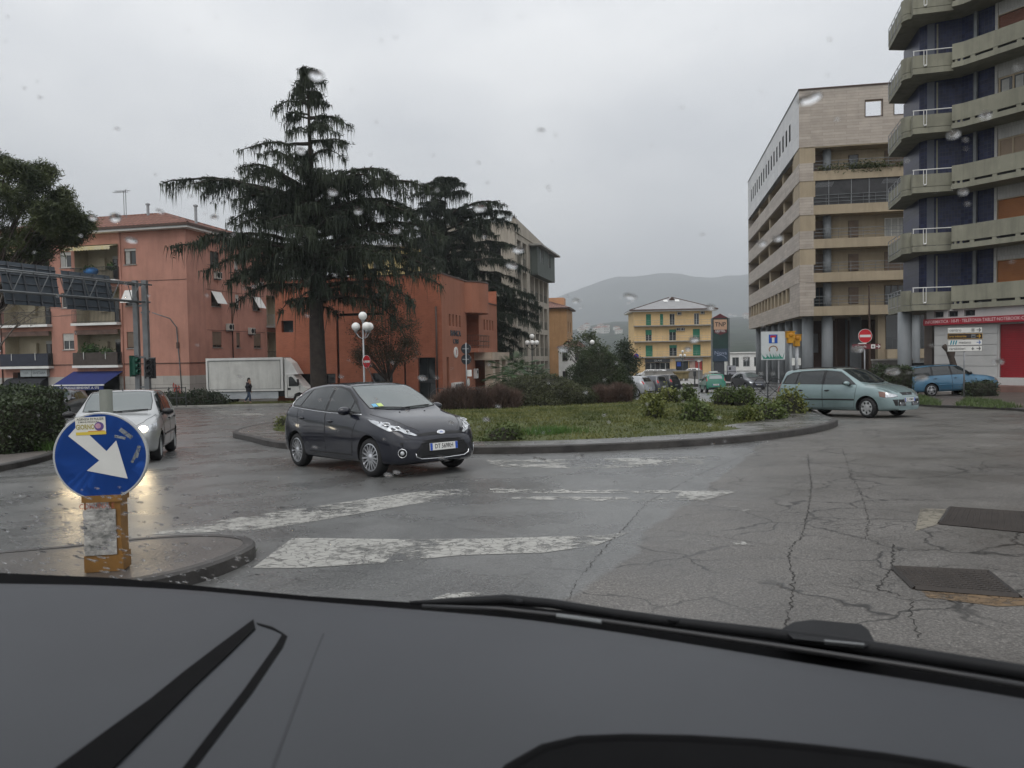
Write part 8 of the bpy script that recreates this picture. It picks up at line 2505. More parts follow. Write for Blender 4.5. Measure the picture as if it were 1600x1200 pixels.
e = Matrix.Translation((hw_ * .56, -hh_ * .08, .0008))
st.lathe([(hh_ * .50, 0), (0, .0001)], 20, 5, Ts @ e); st.lathe([(hh_ * .30, .0004), (0, .0005)], 16, 6, Ts @ e @ Matrix.Translation((-hh_ * .1, hh_ * .05, 0)))
st.build("sticker", [pmat("sticker_paper", (.62, .61, .54), .6, .06, 20), pmat("sticker_yellow", (.58, .44, .06), .6, .05, 9), M_INK, pmat("sticker_olive", (.30, .25, .05), .6, .1, 9), pmat("sticker_orange", (.50, .22, .04), .6, 0), pmat("sticker_purple", (.10, .06, .20), .6, .1, 9), pmat("sticker_pink", (.45, .25, .32), .6, .2, 30)], disc)
g = MB()
for (gx_, gy_, w_, h_, a_) in ((.55, .50, .16, .045, -40), (.42, .42, .12, .03, -15), (.78, .08, .04, .14, -18), (.70, -.06, .03, .12, -25)):
 g.box((0, 0, .0062), (w_ * rk * 2, h_ * rk * 2, .0006), 0, 0, T @ Matrix.Translation((gx_ * rk, gy_ * rk, 0)) @ Matrix.Rotation(R(a_), 4, 'Z'))
g.build("glue_residue", worn_material("glue", .16, (.22, .24, .26)), disc)
# post rising behind the disc, yellow base with torn poster
Tb = frame_xz((xk - .005, .03, 0), rgt)
xo = xk - .005
po = MB(); po.tube([(xo - .045, .19, 0), (xo - .045, .19, zc_ + rk + .155)], .045, 12); po.build("post", pmat("grey_green_post", (.13, .14, .12), .6, .15, 5, dirt=.2), t, smooth=True)
zb_top = at(155, 778, Yk).z - p.z; hw_ = 26.5 / FPX * Yk
bx = MB()
bx.b2(-hw_, hw_, -.02, .16, -.10, .01, 0, Matrix.Identity(4))
bx = MB(); Tq = Matrix((rgt, -rgt.cross(Vector((0, 0, 1))), Vector((0, 0, 1)))).transposed().to_4x4(); Tq.translation = Vector((xo, .0, 0))
bx.b2(-hw_, hw_, 0, .16, -.03, zb_top, 0, Tq); bx.b2(-hw_ - .012, hw_ + .012, -.012, .172, zb_top - .03, zb_top + .02, 0, Tq); bx.b2(-hw_ - .01, hw_ + .01, -.01, .17, .0, .12, 0, Tq)
bo = bx.build("marker_column", pmat("dirty_yellow_plastic", (.23, .115, .028), .5, .22, 7, dirt=.5), t)
ps = MB(); ps.b2(-hw_ - .003, hw_ - .03, -.016, -.004, .125, zb_top - .085, 0, Tq); ps.b2(-hw_ + .02, hw_ - .07, -.019, -.017, zb_top - .085, zb_top - .03, 0, Tq)
def poster_material():
 m, n, l, b = _new("torn_poster")
 geo = n.new("ShaderNodeNewGeometry")
 a = _noise(n, l, 16, 8, geo.outputs["Position"], .75, (1, 1, 1.6)); c = _noise(n, l, 6, 4, geo.outputs["Position"])
 ad = n.new("ShaderNodeMath"); ad.operation = 'MULTIPLY_ADD'; l.new(c.outputs["Fac"], ad.inputs[0]); ad.inputs[1].default_value = .7; l.new(a.outputs["Fac"], ad.inputs[2])
 l.new(_ramp(n, l, ad.outputs[0], [(.62, (.045, .05, .05)), (.74, (.17, .17, .16)), (.86, (.33, .32, .30)), (1.0, (.48, .47, .44))]).outputs[0], b.inputs["Base Color"])
 b.inputs["Roughness"].default_value = .45
 _bump(n, l, b, a.outputs["Fac"], .6, .02)
 return m
po_ = ps.build("poster", poster_material(), bo)
lt = MB(); text(lt, "COMUNALE", .055, Tq @ Matrix.Translation((-.03, -.0195, zb_top - .057)) @ Matrix.Rotation(R(90), 4, 'X'), 0, 'CENTER', .004, 0, .8); lt.build("lettering", pmat("faded_red", (.30, .08, .05), .6, .2, 20), po_)
# ---- gantry with sign panels seen from behind, at the left
gp = base(222, 44, .1)
t = thing("sign_gantry", "grey steel sign gantry over the left road with panels seen from behind", "sign gantry", gp)
z_t, z_b = at(222, 445, 44).z - gp.z, at(222, 472, 44).z - gp.z
e = Vector((-2.75, -8.35, 0)).normalized()
m = MB()
for dx, w in ((-.22, .13), (.32, .14)): m.box((dx, 0, z_t / 2 + .1), (w * 2, w * 2, z_t + .3))
for z in (1.4, 3.1, z_b - .2): m.box((.05, 0, z), (.5, .12, .12))
m.build("post", M_STEEL, t)
Lg = 13.0
sd_ = Vector((-e.y, e.x, 0)) * .35
m = MB()
chords = []
for z in (z_t, z_b):
 for s in (-1, 1): m.tube([sd_ * s * (1 if z == z_t else .6) + Vector((.3, .3, z)), e * Lg + sd_ * s * (1 if z == z_t else .6) + Vector((0, 0, z))], .055 if s < 0 else .045, 8)
m.build("chord", M_STEEL, t, smooth=True)
m = MB()
for k in range(9):
 a = e * (k * Lg / 9 + .3); b = e * ((k + .3) * Lg / 9 + .3); c_ = e * ((k + .62) * Lg / 9 + .3)
 for s in (1 if sd_.y < 0 else -1,):
  m.tube([a + sd_ * s + Vector((0, 0, z_t)), b + sd_ * s * .6 + Vector((0, 0, z_b))], .025, 5); m.tube([b + sd_ * s * .6 + Vector((0, 0, z_b)), c_ + sd_ * s + Vector((0, 0, z_t))], .025, 5)
m.build("lattice", M_STEEL, t)
M_PANEL = pmat("panel_back", (.055, .068, .082), .55, .15, 1.5)
for (pxa, pxb, ya, yb_) in ((190, 116, 424, 487), (106, 20, 410, 480), (10, -70, 405, 474)):
 # find how far along the beam the panel's edges stand
 def along(px):
  lo, hi = 0.0, 16.0
  for _ in range(40):
   q = (lo + hi) / 2; w = gp + e * q; d = Vector((w.x, w.y, 3)) - EYE
   if 800 + FPX * d.dot(RC) / d.dot(Fw) > px: lo = q
   else: hi = q
  return lo
 a, b = along(pxa), along(pxb)
 Ya = (gp + e * a).y
 zt_, zb2 = at(pxa, ya + 6, Ya).z - gp.z, at(pxa, yb_, Ya).z - gp.z
 o_ = -sd_ * 1.5 if sd_.x < 0 else sd_ * 1.5
 n2 = sd_.normalized() * (1 if sd_.y > 0 else -1)
 o_ = n2 * .55
 til = n2 * .18
 P = [e * a + o_ - til, e * b + o_ - til, e * b + o_ + til, e * a + o_ + til]
 V = [P[0] + Vector((0, 0, zb2)), P[1] + Vector((0, 0, zb2)), P[2] + Vector((0, 0, zt_)), P[3] + Vector((0, 0, zt_))]
 W = [v + n2 * .05 for v in V]
 m = MB(); m.add(V + W, [(0, 1, 2, 3), (7, 6, 5, 4), (0, 4, 5, 1), (3, 2, 6, 7), (0, 3, 7, 4), (1, 5, 6, 2)])
 so = m.build("sign_panel", M_PANEL, t)
 r_ = MB()
 for f in (.1, .3, .5, .7, .9):
  q0, q1 = V[0].lerp(V[3], f) - n2 * .03, V[1].lerp(V[2], f) - n2 * .03; r_.tube([q0, q1], .03, 4)
 for f in (.12, .37, .62, .87):
  q0, q1 = V[0].lerp(V[1], f) - n2 * .07, V[3].lerp(V[2], f) - n2 * .07; r_.tube([q0, q1], .045, 4)
 r_.build("stiffener", M_SBACK, so)
# traffic lights on the gantry posts
M_TLG = pmat("green_casing", (.012, .075, .05), .5, .15, 4)
def traffic_light(label, px, py, Y, mat, rz):
 c = at(px, py, Y)
 t = thing("traffic_light", label, "traffic light", c, rz, "traffic lights on the gantry post")
 m = MB(); m.b2(-.16, .16, -.12, .12, -.5, .5); m.b2(-.30, .30, .10, .125, -.6, .6); m.build("casing", mat, t)
 for z in (-.32, 0, .32):
  v = MB(); T = Matrix.Translation((0, -.12, z)) @ Matrix.Rotation(R(90), 4, 'X'); v.lathe([(.13, 0), (.13, .14), (.115, .14), (.115, .01)], 14, 0, T); v.lathe([(.115, .01), (0, .012)], 14, 1, T)
  v.build("lens_hood", [mat, M_DARK], t)
 MB().b2(-.03, .3, -.03, .03, .55, .60).build("bracket", M_STEEL, t)
traffic_light("green-cased traffic light on the gantry's left post", 211, 572, 43.7, M_TLG, R(75))
traffic_light("black traffic light on the gantry's right post", 234, 575, 43.8, M_BLACK, R(10))
p = base(263, 50, .1)
t = thing("metal_barrier", "thin dark pipe barrier at the verge behind the silver hatchback", "barrier", p)
m = MB()
for x in (0, .5, 1.1): m.tube([(x, 0, 0), (x, 0, 1.3)], .03, 6)
m.tube([(-1.1, 0, 1.25), (1.1, 0, 1.25)], .03, 6); m.tube([(0, 0, .6), (1.1, 0, .6)], .025, 6); m.build("rail", M_DKMETAL, t)
# ---- dead-end board, beacons, barrier, signs at the right
p = base(1208, 46, .05); t = thing("information_board", "white board with a dead-end sign and green leaf emblem on a post", "sign board", p)
za, zb3 = at(1208, 518, 46).z - p.z, at(1208, 562, 46).z - p.z; wd = 37 / FPX * 46
MB().tube([(-.35, .05, -.1), (-.35, .05, za)], .05, 8).tube([(.35, .05, -.1), (.35, .05, za)], .05, 8).build("post", M_GALV, t)
bo = MB().b2(-wd / 2, wd / 2, -.03, 0, zb3, za).build("board", pmat("board_white", (.52, .55, .55), .5, .06, 2), t)
T = frame_xz((0, -.033, 0)); hh = za - zb3
m = MB(); m.b2(-.26, .26, za - .70, za - .18, 0, .006, 0, T); m.b2(-.075, .075, za - .66, za - .36, .007, .010, 1, T); m.b2(-.17, .17, za - .36, za - .24, .007, .010, 2, T); m.build("dead_end_sign", [M_SBLUE, M_SWHITE, M_SRED], bo)
m = MB()
ring = [(math.cos(a) * .24, math.sin(a) * .20 + zb3 + .62) for a in np.linspace(R(-35), R(215), 18)]
m.tube([(x, -.036, z) for x, z in ring], .03, 5, 0)
rr = random.Random(8)
for k in range(26):
 x = -.58 + k * .046; a = rr.uniform(-.9, .9); L_ = rr.uniform(.12, .34)
 m.add([(x - .03, -.034, zb3 + .10), (x + .03, -.034, zb3 + .10), (x + math.sin(a) * L_, -.036, zb3 + .14 + math.cos(a) * L_)], [(0, 1, 2)], 1)
m.b2(-.6, .6, -.036, -.031, zb3 + .05, zb3 + .12, 1)
m.build("emblem", [pmat("emblem_brown", (.30, .17, .09), .6, .15, 9), pmat("emblem_green", (.03, .22, .16), .6, .15, 9)], bo)
for i, (px, py, lean) in enumerate(((1234.5, 527, -.16), (1244.5, 532, .02))):
 p = base(px + (4 if i == 0 else 3.5), 26.4 + i * .25, .15)
 t = thing("beacon_pole", ("slanting pole with a yellow beacon box, the left of the pair", "upright pole with a yellow beacon box, the right of the pair")[i], "beacon", p, 0, "beacon poles at the island's tip")
 c = at(px, py, 26.4 + i * .25) - p
 m = MB(); m.tube([(0, 0, -.1), (c.x, 0, c.z)], .065, 10); m.build("pole", M_GALV if i else M_STEEL, t, smooth=True)
 h = MB(); h.b2(c.x - .13, c.x + .13, -.10, .10, c.z - .02, c.z + .20, 0); h.b2(c.x - .09, c.x + .09, -.09, .09, c.z - .20, c.z - .02, 0); h.b2(c.x - .15, c.x + .15, -.12, .12, c.z + .19, c.z + .21, 0)
 ho = h.build("beacon", M_YELP, t)
 l_ = MB(); l_.lathe([(.085, 0), (.06, .03), (0, .04)], 14, 0, frame_xz((c.x, -.101, c.z + .09))); l_.build("lens", pmat("amber_glass", (.45, .20, .02), .2, .1, 9) if "amber_glass" not in bpy.data.materials else bpy.data.materials["amber_glass"], ho)
 q = MB(); q.b2(-.05, .05, -.075, -.06, 1.5, 1.75); q.build("sticker", M_SWHITE, t)
# iron barrier with arches and saltires
pl, pr = base(1177, 40, .0), base(1222, 39.6, .0)
t = thing("iron_barrier", "dark iron pedestrian barrier with arches above crossed bars", "barrier", pl, math.atan2(pr.y - pl.y, pr.x - pl.x))
w = (pr - pl).length / 2; hb_ = .86
m = MB()
for k in range(3): m.b2(k * w - .035, k * w + .035, -.035, .035, -.1, hb_ + .06)
m.build("post", M_DKMETAL, t)
for k in range(2):
 m = MB(); x0 = k * w; m.tube([(x0, 0, hb_), (x0 + w, 0, hb_)], .022, 6); m.tube([(x0, 0, .12), (x0 + w, 0, .12)], .022, 6)
 m.tube([(x0, 0, .15), (x0 + w, 0, hb_ - .05)], .018, 6); m.tube([(x0, 0, hb_ - .05), (x0 + w, 0, .15)], .018, 6); m.ball((x0 + w / 2, 0, hb_ / 2 + .05), .045, 8, 6)
 m.tube([(x0 + w / 2 + math.cos(a) * w * .42, 0, hb_ + math.sin(a) * w * .42) for a in np.linspace(math.pi, 0, 14)], .024, 6)
 m.build("panel", M_DKMETAL, t, smooth=True)
 m = MB(); m.add([(x0 + w / 2, .01, hb_)] + [(x0 + w / 2 + math.cos(a) * w * .40, .01, hb_ + math.sin(a) * w * .40) for a in np.linspace(math.pi, 0, 14)], [(0, i + 1, i) for i in range(1, 14)])
# no-entry with tourist arrow
p = base(1351, 33, .1); t = thing("no_entry_sign", "large no-entry sign above a brown direction arrow by the pilotis", "traffic sign", p)
zc_ = at(1351, 525, 33).z - p.z
MB().tube([(0, 0, -.1), (0, 0, zc_ + .3)], .03, 8).build("pole", M_GALV, t, smooth=True)
no_entry(t, frame_xz((0, -.05, zc_)), .30)
za = at(1351, 541.5, 33).z - p.z; x0, x1 = (1331 - 1351) / FPX * 33, (1374.5 - 1351) / FPX * 33
bo = MB().b2(x0, x1, -.07, -.045, za - .11, za + .11).build("direction_board", pmat("maroon_sign", (.12, .016, .022), .5, .1, 3), t)
T = frame_xz((0, -.073, za)); m = MB(); text(m, "la presila", .13, T @ Matrix.Translation((x0 + .36, 0, 0)), 0, 'CENTER', .004, 0, 1.0); m.b2(.24, .42, -.085, .085, 0, .002, 0, T)
m.b2(.46, .60, -.018, .018, 0, .002, 0, T); m.add([(.53, .07, .001), (.55, .09, .001), (.645, 0, .001), (.55, -.09, .001), (.53, -.07, .001), (.595, 0, .001)], [(5, 2, 1, 0), (4, 3, 2, 5)], 0, T)
m.build("lettering", M_SWHITE, bo); MB().b2(.28, .38, -.076, -.0755, za - .05, za + .04).build("pictogram", M_STEEL, bo)
m = MB().b2(-.30, .05, -.06, -.045, zc_ - .42, zc_ - .30).build("small_plate", M_SWHITE, t)
# four direction boards on a post
p = base(1507, 34, .12); t = thing("direction_signs", "four direction boards on a thin post before the white shop wall", "signpost", p)
yt, yb_ = at(1507, 511, 34).z - p.z, at(1507, 549.5, 34).z - p.z
x0, x1 = (1480 - 1507) / FPX * 34, (1534 - 1507) / FPX * 34
MB().tube([(0, .03, -.1), (0, .03, yt)], .035, 8).build("post", M_GALV, t, smooth=True)
hh = (yt - yb_) / 4
M_BRN = pmat("dark_brown_sign", (.018, .012, .010), .5, .1, 3); M_TEAL = pmat("teal_print", (.01, .20, .26), .5, 0); M_YARR = pmat("yellow_print", (.50, .28, .02), .5, 0)
def arrow(m, T, x, y, s, mi):
 q = T @ Matrix.Translation((x, y, 0))
 m.b2(-.9 * s, .6 * s, -.14 * s, .14 * s, 0, .002, mi, q); m.add([(.0, .75 * s, .001), (.25 * s, .9 * s, .001), (1.0 * s, 0, .001), (.25 * s, -.9 * s, .001), (0, -.75 * s, .001), (.55 * s, 0, .001)], [(5, 2, 1, 0), (4, 3, 2, 5)], mi, q)
M_BLUEP = pmat("blue_print", (.01, .08, .30), .5, 0)
for k, (txt, ground_m, ink, arr) in enumerate((("centro", M_SWHITE, M_INK, M_INK), ("area industriale", M_BRN, M_YARR, M_YARR), ("metano", M_SWHITE, M_INK, M_BLUEP), ("carabinieri", M_SWHITE, M_INK, M_INK))):
 z1_, z0_ = yt - hh * k - .012, yt - hh * (k + 1) + .012
 bo = MB().b2(x0, x1, -.035, 0, z0_, z1_).build("direction_board", [ground_m], t)
 bd = MB()
 for a in ((x0, x1, z0_, z0_ + .012), (x0, x1, z1_ - .012, z1_), (x0, x0 + .012, z0_ + .012, z1_ - .012), (x1 - .012, x1, z0_ + .012, z1_ - .012)): bd.b2(a[0], a[1], -.037, -.0352, a[2], a[3])
 bd.build("border", M_INK if k != 1 else M_YARR, bo)
 T = frame_xz((0, -.038, (z0_ + z1_) / 2)); m = MB()
 tx = x0 + .06 if k != 2 else x0 + .48
 text(m, txt, (.19, .125, .18, .17)[k], T @ Matrix.Translation((tx, 0, 0)), 0, 'LEFT', .004, 0, (1.05, .98, 1.0, 1.0)[k])
 arrow(m, T, x1 - .17, 0, .10, 1)
 if k == 0: m.lathe([(.085, 0), (.07, .001)], 16, 0, T @ Matrix.Translation((x1 - .42, 0, 0)), 'Z', False); m.lathe([(.04, .0), (0, .001)], 12, 0, T @ Matrix.Translation((x1 - .42, 0, 0)))
 if k == 1: m.b2(x1 - .50, x1 - .31, -.08, .08, 0, .001, 2, T); m.b2(x1 - .47, x1 - .34, -.05, .0, .0012, .002, 3, T)
 if k == 2:
  for q in range(3): m.add([(x0 + .09 + q * .11, -.09, .001), (x0 + .15 + q * .11, -.09, .001), (x0 + .20 + q * .11, .09, .001), (x0 + .14 + q * .11, .09, .001)], [(0, 1, 2, 3)], 4, T)
 if k == 3: m.b2(x1 - .44, x1 - .41, -.07, .07, 0, .001, 0, T); m.b2(x1 - .49, x1 - .36, -.03, 0, 0, .001, 0, T)
 m.build("lettering", [ink, arr, M_STEEL, M_INK, M_TEAL], bo)
# pruned leaning trunk behind the boards
p = base(1491, 37.5, .1); t = thing("pruned_tree", "pollarded leaning tree stump behind the direction signs", "tree", p)
z1_ = at(1480, 540, 37.5).z - p.z
m = MB(); m.tube([(.1, 0, -.2), (.02, 0, 1.2), (-.12, 0, z1_ * .72), (-.30, 0, z1_ * .9), (-.52, 0, z1_)], [.20, .16, .14, .13, .12], 10); m.tube([(-.12, 0, z1_ * .72), (-.02, 0, z1_ * .95)], [.10, .09], 8); m.build("trunk", M_BARK, t, smooth=True)
# low wall and bins between pilotis and shop
p = base(1395, 49, .0); t = thing("garden_wall", "low grey block wall under the edge of the stone-clad block", "wall", p, R(-8))
MB().b2(-1.2, 1.2, 0, .25, -.1, at(1395, 563, 49).z - p.z).build("wall_face", pmat("rough_grey_wall", (.11, .105, .10), .9, .25, 2, .4, 20), t); MB().b2(-1.25, 1.25, -.03, .28, at(1395, 563, 49).z - p.z, at(1395, 563, 49).z - p.z + .08).build("coping", M_CONC, t)
p = base(1427, 48, .0); t = thing("metal_gate", "black sheet-metal gate beside the low grey wall", "gate", p, R(-8)); MB().b2(-.6, 1.6, 0, .06, 0, 1.75).build("panel", M_DKMETAL, t); MB().b2(-.68, -.6, -.02, .08, -.1, 2.1).b2(1.6, 1.68, -.02, .08, -.1, 2.1).build("post", M_BLACK, t)
# poster boards, planter, low wall and totem in the middle distance
p = base(1143, 88, .05); t = thing("poster_board", "stack of three white posters on a tall board beside the green car", "poster board", p)
za, zb3 = at(1143, 571, 88).z - p.z, at(1143, 600, 88).z - p.z; w = 14 / FPX * 88 / 2
bo = MB().b2(-w, w, 0, .08, zb3 - .3, za).build("board", M_STEEL, t)
for k in range(3):
 a = za - (za - zb3) * k / 3; b = za - (za - zb3) * (k + 1) / 3
 q = MB().b2(-w + .05 + k * .06, w - .02 + k * .1, -.03, -.004, b + .05, a - .04).build("poster", pmat("poster_white", (.48, .49, .54), .6, .1, 3) if "poster_white" not in bpy.data.materials else bpy.data.materials["poster_white"], bo)
 MB().b2(-w + .2, -w + .45, -.036, -.031, b + .2, a - .2).b2(-w + .7, w - .3, -.036, -.031, (a + b) / 2 - .05, (a + b) / 2 + .04).build("print", M_SBACK, q)
MB().b2(-w - .5, w * .4, -.4, -.1, 0, .9).build("base", M_DKMETAL, t)
p = base(1126, 132, 0); t = thing("hotel_totem", "tall dark hotel totem with monogram beside the yellow house", "advertising totem", p)
w = 25 / FPX * 132 / 2; za, zb3 = at(1126, 497, 132).z - p.z, at(1126, 565, 132).z - p.z
bo = MB().b2(-w, w, 0, .5, zb3, za).build("panel", pmat("totem_green", (.010, .035, .030), .5, .25, .8), t)
MB().b2(w - .02, w + .22, -.1, .6, -.2, za).b2(-w - .1, -w + .02, -.1, .6, -.2, za).build("post", M_STEEL, t)
MB().add([(-w, -.06, za), (w, -.06, za), (0, -.06, za + .75), (-w, .5, za), (w, .5, za), (0, .5, za + .75)], [(0, 1, 2), (5, 4, 3), (0, 2, 5, 3), (1, 4, 5, 2), (0, 3, 4, 1)]).build("gable", pmat("maroon_panel", (.09, .012, .016), .5, .1, 2), t)
zm = za - 1.35
q = MB().b2(-w * .82, w * .82, -.05, -.004, zm - .62, za - .25).build("monogram_panel", pmat("salmon_panel", (.46, .29, .19), .5, .06, 1), bo)
m = MB(); text(m, "TNP", 1.05, frame_xz((0, -.055, (zm - .62 + za - .25) / 2)), 0, 'CENTER', .02, 0, .95); m.build("lettering", M_INK, q)
m = MB().b2(-w * .8, w * .8, -.04, -.004, zm - 1.15, zm - .64).add([(-w * .8, -.04, zm - 1.15), (w * .8, -.04, zm - 1.15), (0, -.04, zm - 1.55)], [(1, 0, 2)]); q = m.build("name_band", bpy.data.materials["maroon_panel"], bo)
m = MB(); text(m, "HOTEL", .5, frame_xz((0, -.045, zm - .88)), 0, 'CENTER', .01, 0, 1.1); m.build("lettering", M_SWHITE, q)
zq = zb3 + (za - zb3) * .30
q = MB().b2(-w * .94, w * .94, -.05, -.004, zb3 + .05, zq).build("blue_panel", pmat("totem_blue", (.025, .045, .075), .5, .15, 1), bo)
m = MB(); text(m, "Nova", .9, frame_xz((0, -.055, zq - .75)), 0, 'CENTER', 0, 0, 1.1); m.tube([(-.6, -.056, zq - 1.2), (.1, -.056, zq - 1.1), (.7, -.056, zq - 1.35), (1.0, -.056, zq - 1.7)], .05, 4); m.build("lettering", pmat("pale_blue_print", (.28, .32, .42), .5, 0), q)
MB().b2(-w * .8, w * .5, .1, .45, 0, zb3).build("base", M_SBACK, t)
pl, pr = base(1008, 106, .3), base(1098, 106, .3)
t = thing("low_wall", "long low grey wall on the parking platform before the yellow house", "wall", pl)
MB().b2(0, (pr - pl).length, 0, .35, -.3, 1.05).build("wall_face", M_CONC, t); MB().b2(-.05, (pr - pl).length + .05, -.06, .41, 1.05, 1.15).build("coping", M_PLAT, t)
p = base(1064.5, 92, .3); t = thing("stone_planter", "yellowish stone planter on the platform before the low wall", "planter", p)
m = MB().b2(-.8, .8, -.4, .4, .25, .95); m.b2(-.9, .9, -.5, .5, .95, 1.12); m.build("trough", pmat("yellow_stone", (.22, .175, .085), .8, .25, 3), t)
for x in (-.6, 0, .6): MB().b2(x - .14, x + .14, -.3, .3, 0, .25).build("foot", M_CONC, t)
for i, (px, Y, h) in enumerate(((1085.5, 75, 1.3), (1092, 66, 2.6))):
 p = base(px, Y, .05 if i else .3); t = thing("bollard" if not i else "notice_post", ("short dark bollard at the platform's edge", "thin pale post left of the green car")[i], "post", p)
 MB().tube([(0, 0, -.1), (0, 0, h)], .07 if not i else .05, 8).build("shaft", M_DKMETAL if not i else M_GALV, t); MB().b2(-.12, .12, -.1, .1, h - .5 if not i else h - .15, h).build("head", M_DKMETAL if not i else M_SWHITE, t)
p = base(994.5, 100, .1); t = thing("no_parking_sign", "small round no-parking sign on a pole at the yellow house's left corner", "traffic sign", p)
zc_ = at(994.5, 556, 100).z - p.z; MB().tube([(0, 0, -.1), (0, 0, zc_)], .05, 6).build("pole", M_GALV, t); disc_sign(t, frame_xz((0, -.06, zc_)), .33, M_SBLUE, M_SRED)
MB().b2(-.30, .30, -.04, .04, .0066, .009, 0, frame_xz((0, -.06, zc_)) @ Matrix.Rotation(R(-45), 4, 'Z')).build("bar", M_SRED, t)
# low hoop fence behind the bare hedge, street name wall lamps etc.
pl = base(672, 43, .1)
t = thing("hoop_fence", "low fence of thin dark hoops behind the bare hedge", "fence", pl)
for k in range(4):
 m = MB(); x = k * .95; m.tube([(x, 0, 0)] + [(x + .55 + math.cos(a) * .55, 0, .55 + math.sin(a) * .42) for a in np.linspace(math.pi, 0, 12)] + [(x + 1.1, 0, 0)], .022, 5); m.build("hoop", M_DKMETAL, t)
# tall dark flagpole against the stone-clad block
p = base(1360, 52, .0); t = thing("dark_pole", "thin dark pole standing before the stone-clad block's end", "pole", p); MB().tube([(0, 0, -.2), (-.1, 0, at(1357, 447, 52).z - p.z)], [.09, .05], 8).build("shaft", M_WBROWN, t); MB().ball((-.1, 0, at(1357, 447, 52).z - p.z), .07, 8, 6).build("cap", M_WBROWN, t)
p = base(57, 40, .1); t = thing("marker_flag", "bright yellow-green marker showing above the left hedge before the dome awning", "marker", p)
m = MB(); m.tube([(0, 0, 0), (0, 0, 1.2)], .03, 6); m.build("stake", M_STEEL, t); m = MB(); m.tube([(.05, 0, .9), (0, 0, 1.25), (-.10, 0, 1.62)], [.09, .10, .05], 8); m.build("flag", pmat("hi_vis", (.42, .55, .05), .7, .1, 3), t, smooth=True)
# ---- drain gratings
def grating(label, pxs, dz=.012):
 P = [ground(x, y) for x, y in pxs]
 c = sum(P, Vector()) / 4
 ex = (P[1] - P[0]); ey = (P[3] - P[0])
 t = thing("drain_grating", label, "drain cover", (c.x, c.y, gz(c.x, c.y)), 0, "drain gratings in the road")
 q = lambda u, v, z=0: (P[0] + ex * u + ey * v + (P[2] - P[1] - P[3] + P[0]) * u * v - c) * 1 + Vector((0, 0, z + gz(*(P[0] + ex * u + ey * v).to_2d()) - (P[0] + ex * u + ey * v).z))
 m = MB(); m.add([q(0, 0, .002), q(1, 0, .002), q(1, 1, .002), q(0, 1, .002)], [(0, 1, 2, 3)]); o = m.build("pit", M_DARK, t)
 if o.data.polygons[0].normal.z < 0: o.data.flip_normals()
 f = MB()
 for a, b in (((0, 0), (1, 0)), ((1, 0), (1, 1)), ((1, 1), (0, 1)), ((0, 1), (0, 0))): f.tube([q(*a, .006), q(*b, .006)], .020, 4)
 f.build("frame", pmat("wet_iron", (.026, .021, .018), .5, .25, 6, metal=.3) if "wet_iron" not in bpy.data.materials else bpy.data.materials["wet_iron"], t)
 g = MB(); nu, nv = int(ex.length / .045), int(ey.length / .045)
 for k in range(1, nu): g.tube([q(k / nu, 0.01, .008), q(k / nu, .99, .008)], .0085, 4, caps=False)
 for k in range(1, nv): g.tube([q(0.01, k / nv, .010), q(.99, k / nv, .010)], .0085, 4, caps=False)
 stuff(g.build("bars", bpy.data.materials["wet_iron"], t))
 return t
grating("rusty drain grating in the road, the nearer and fully visible one", ((1396, 889), (1545, 896), (1592, 934), (1430, 921)))
grating("drain grating in the road cut by the right edge of the view", ((1484, 795), (1640, 806), (1660, 838), (1468, 819)))
o = painted("dirt_patch", ((1440, 924), (1598, 935), (1640, 925), (1650, 945), (1560, 948), (1450, 934)), worn_material("rusty_dirt", .22, (.16, .105, .055)), .003)
o = painted("dirt_patch", ((1438, 795), (1484, 796), (1468, 819), (1430, 830)), worn_material("broken_patch", .25, (.21, .19, .15)), .003)
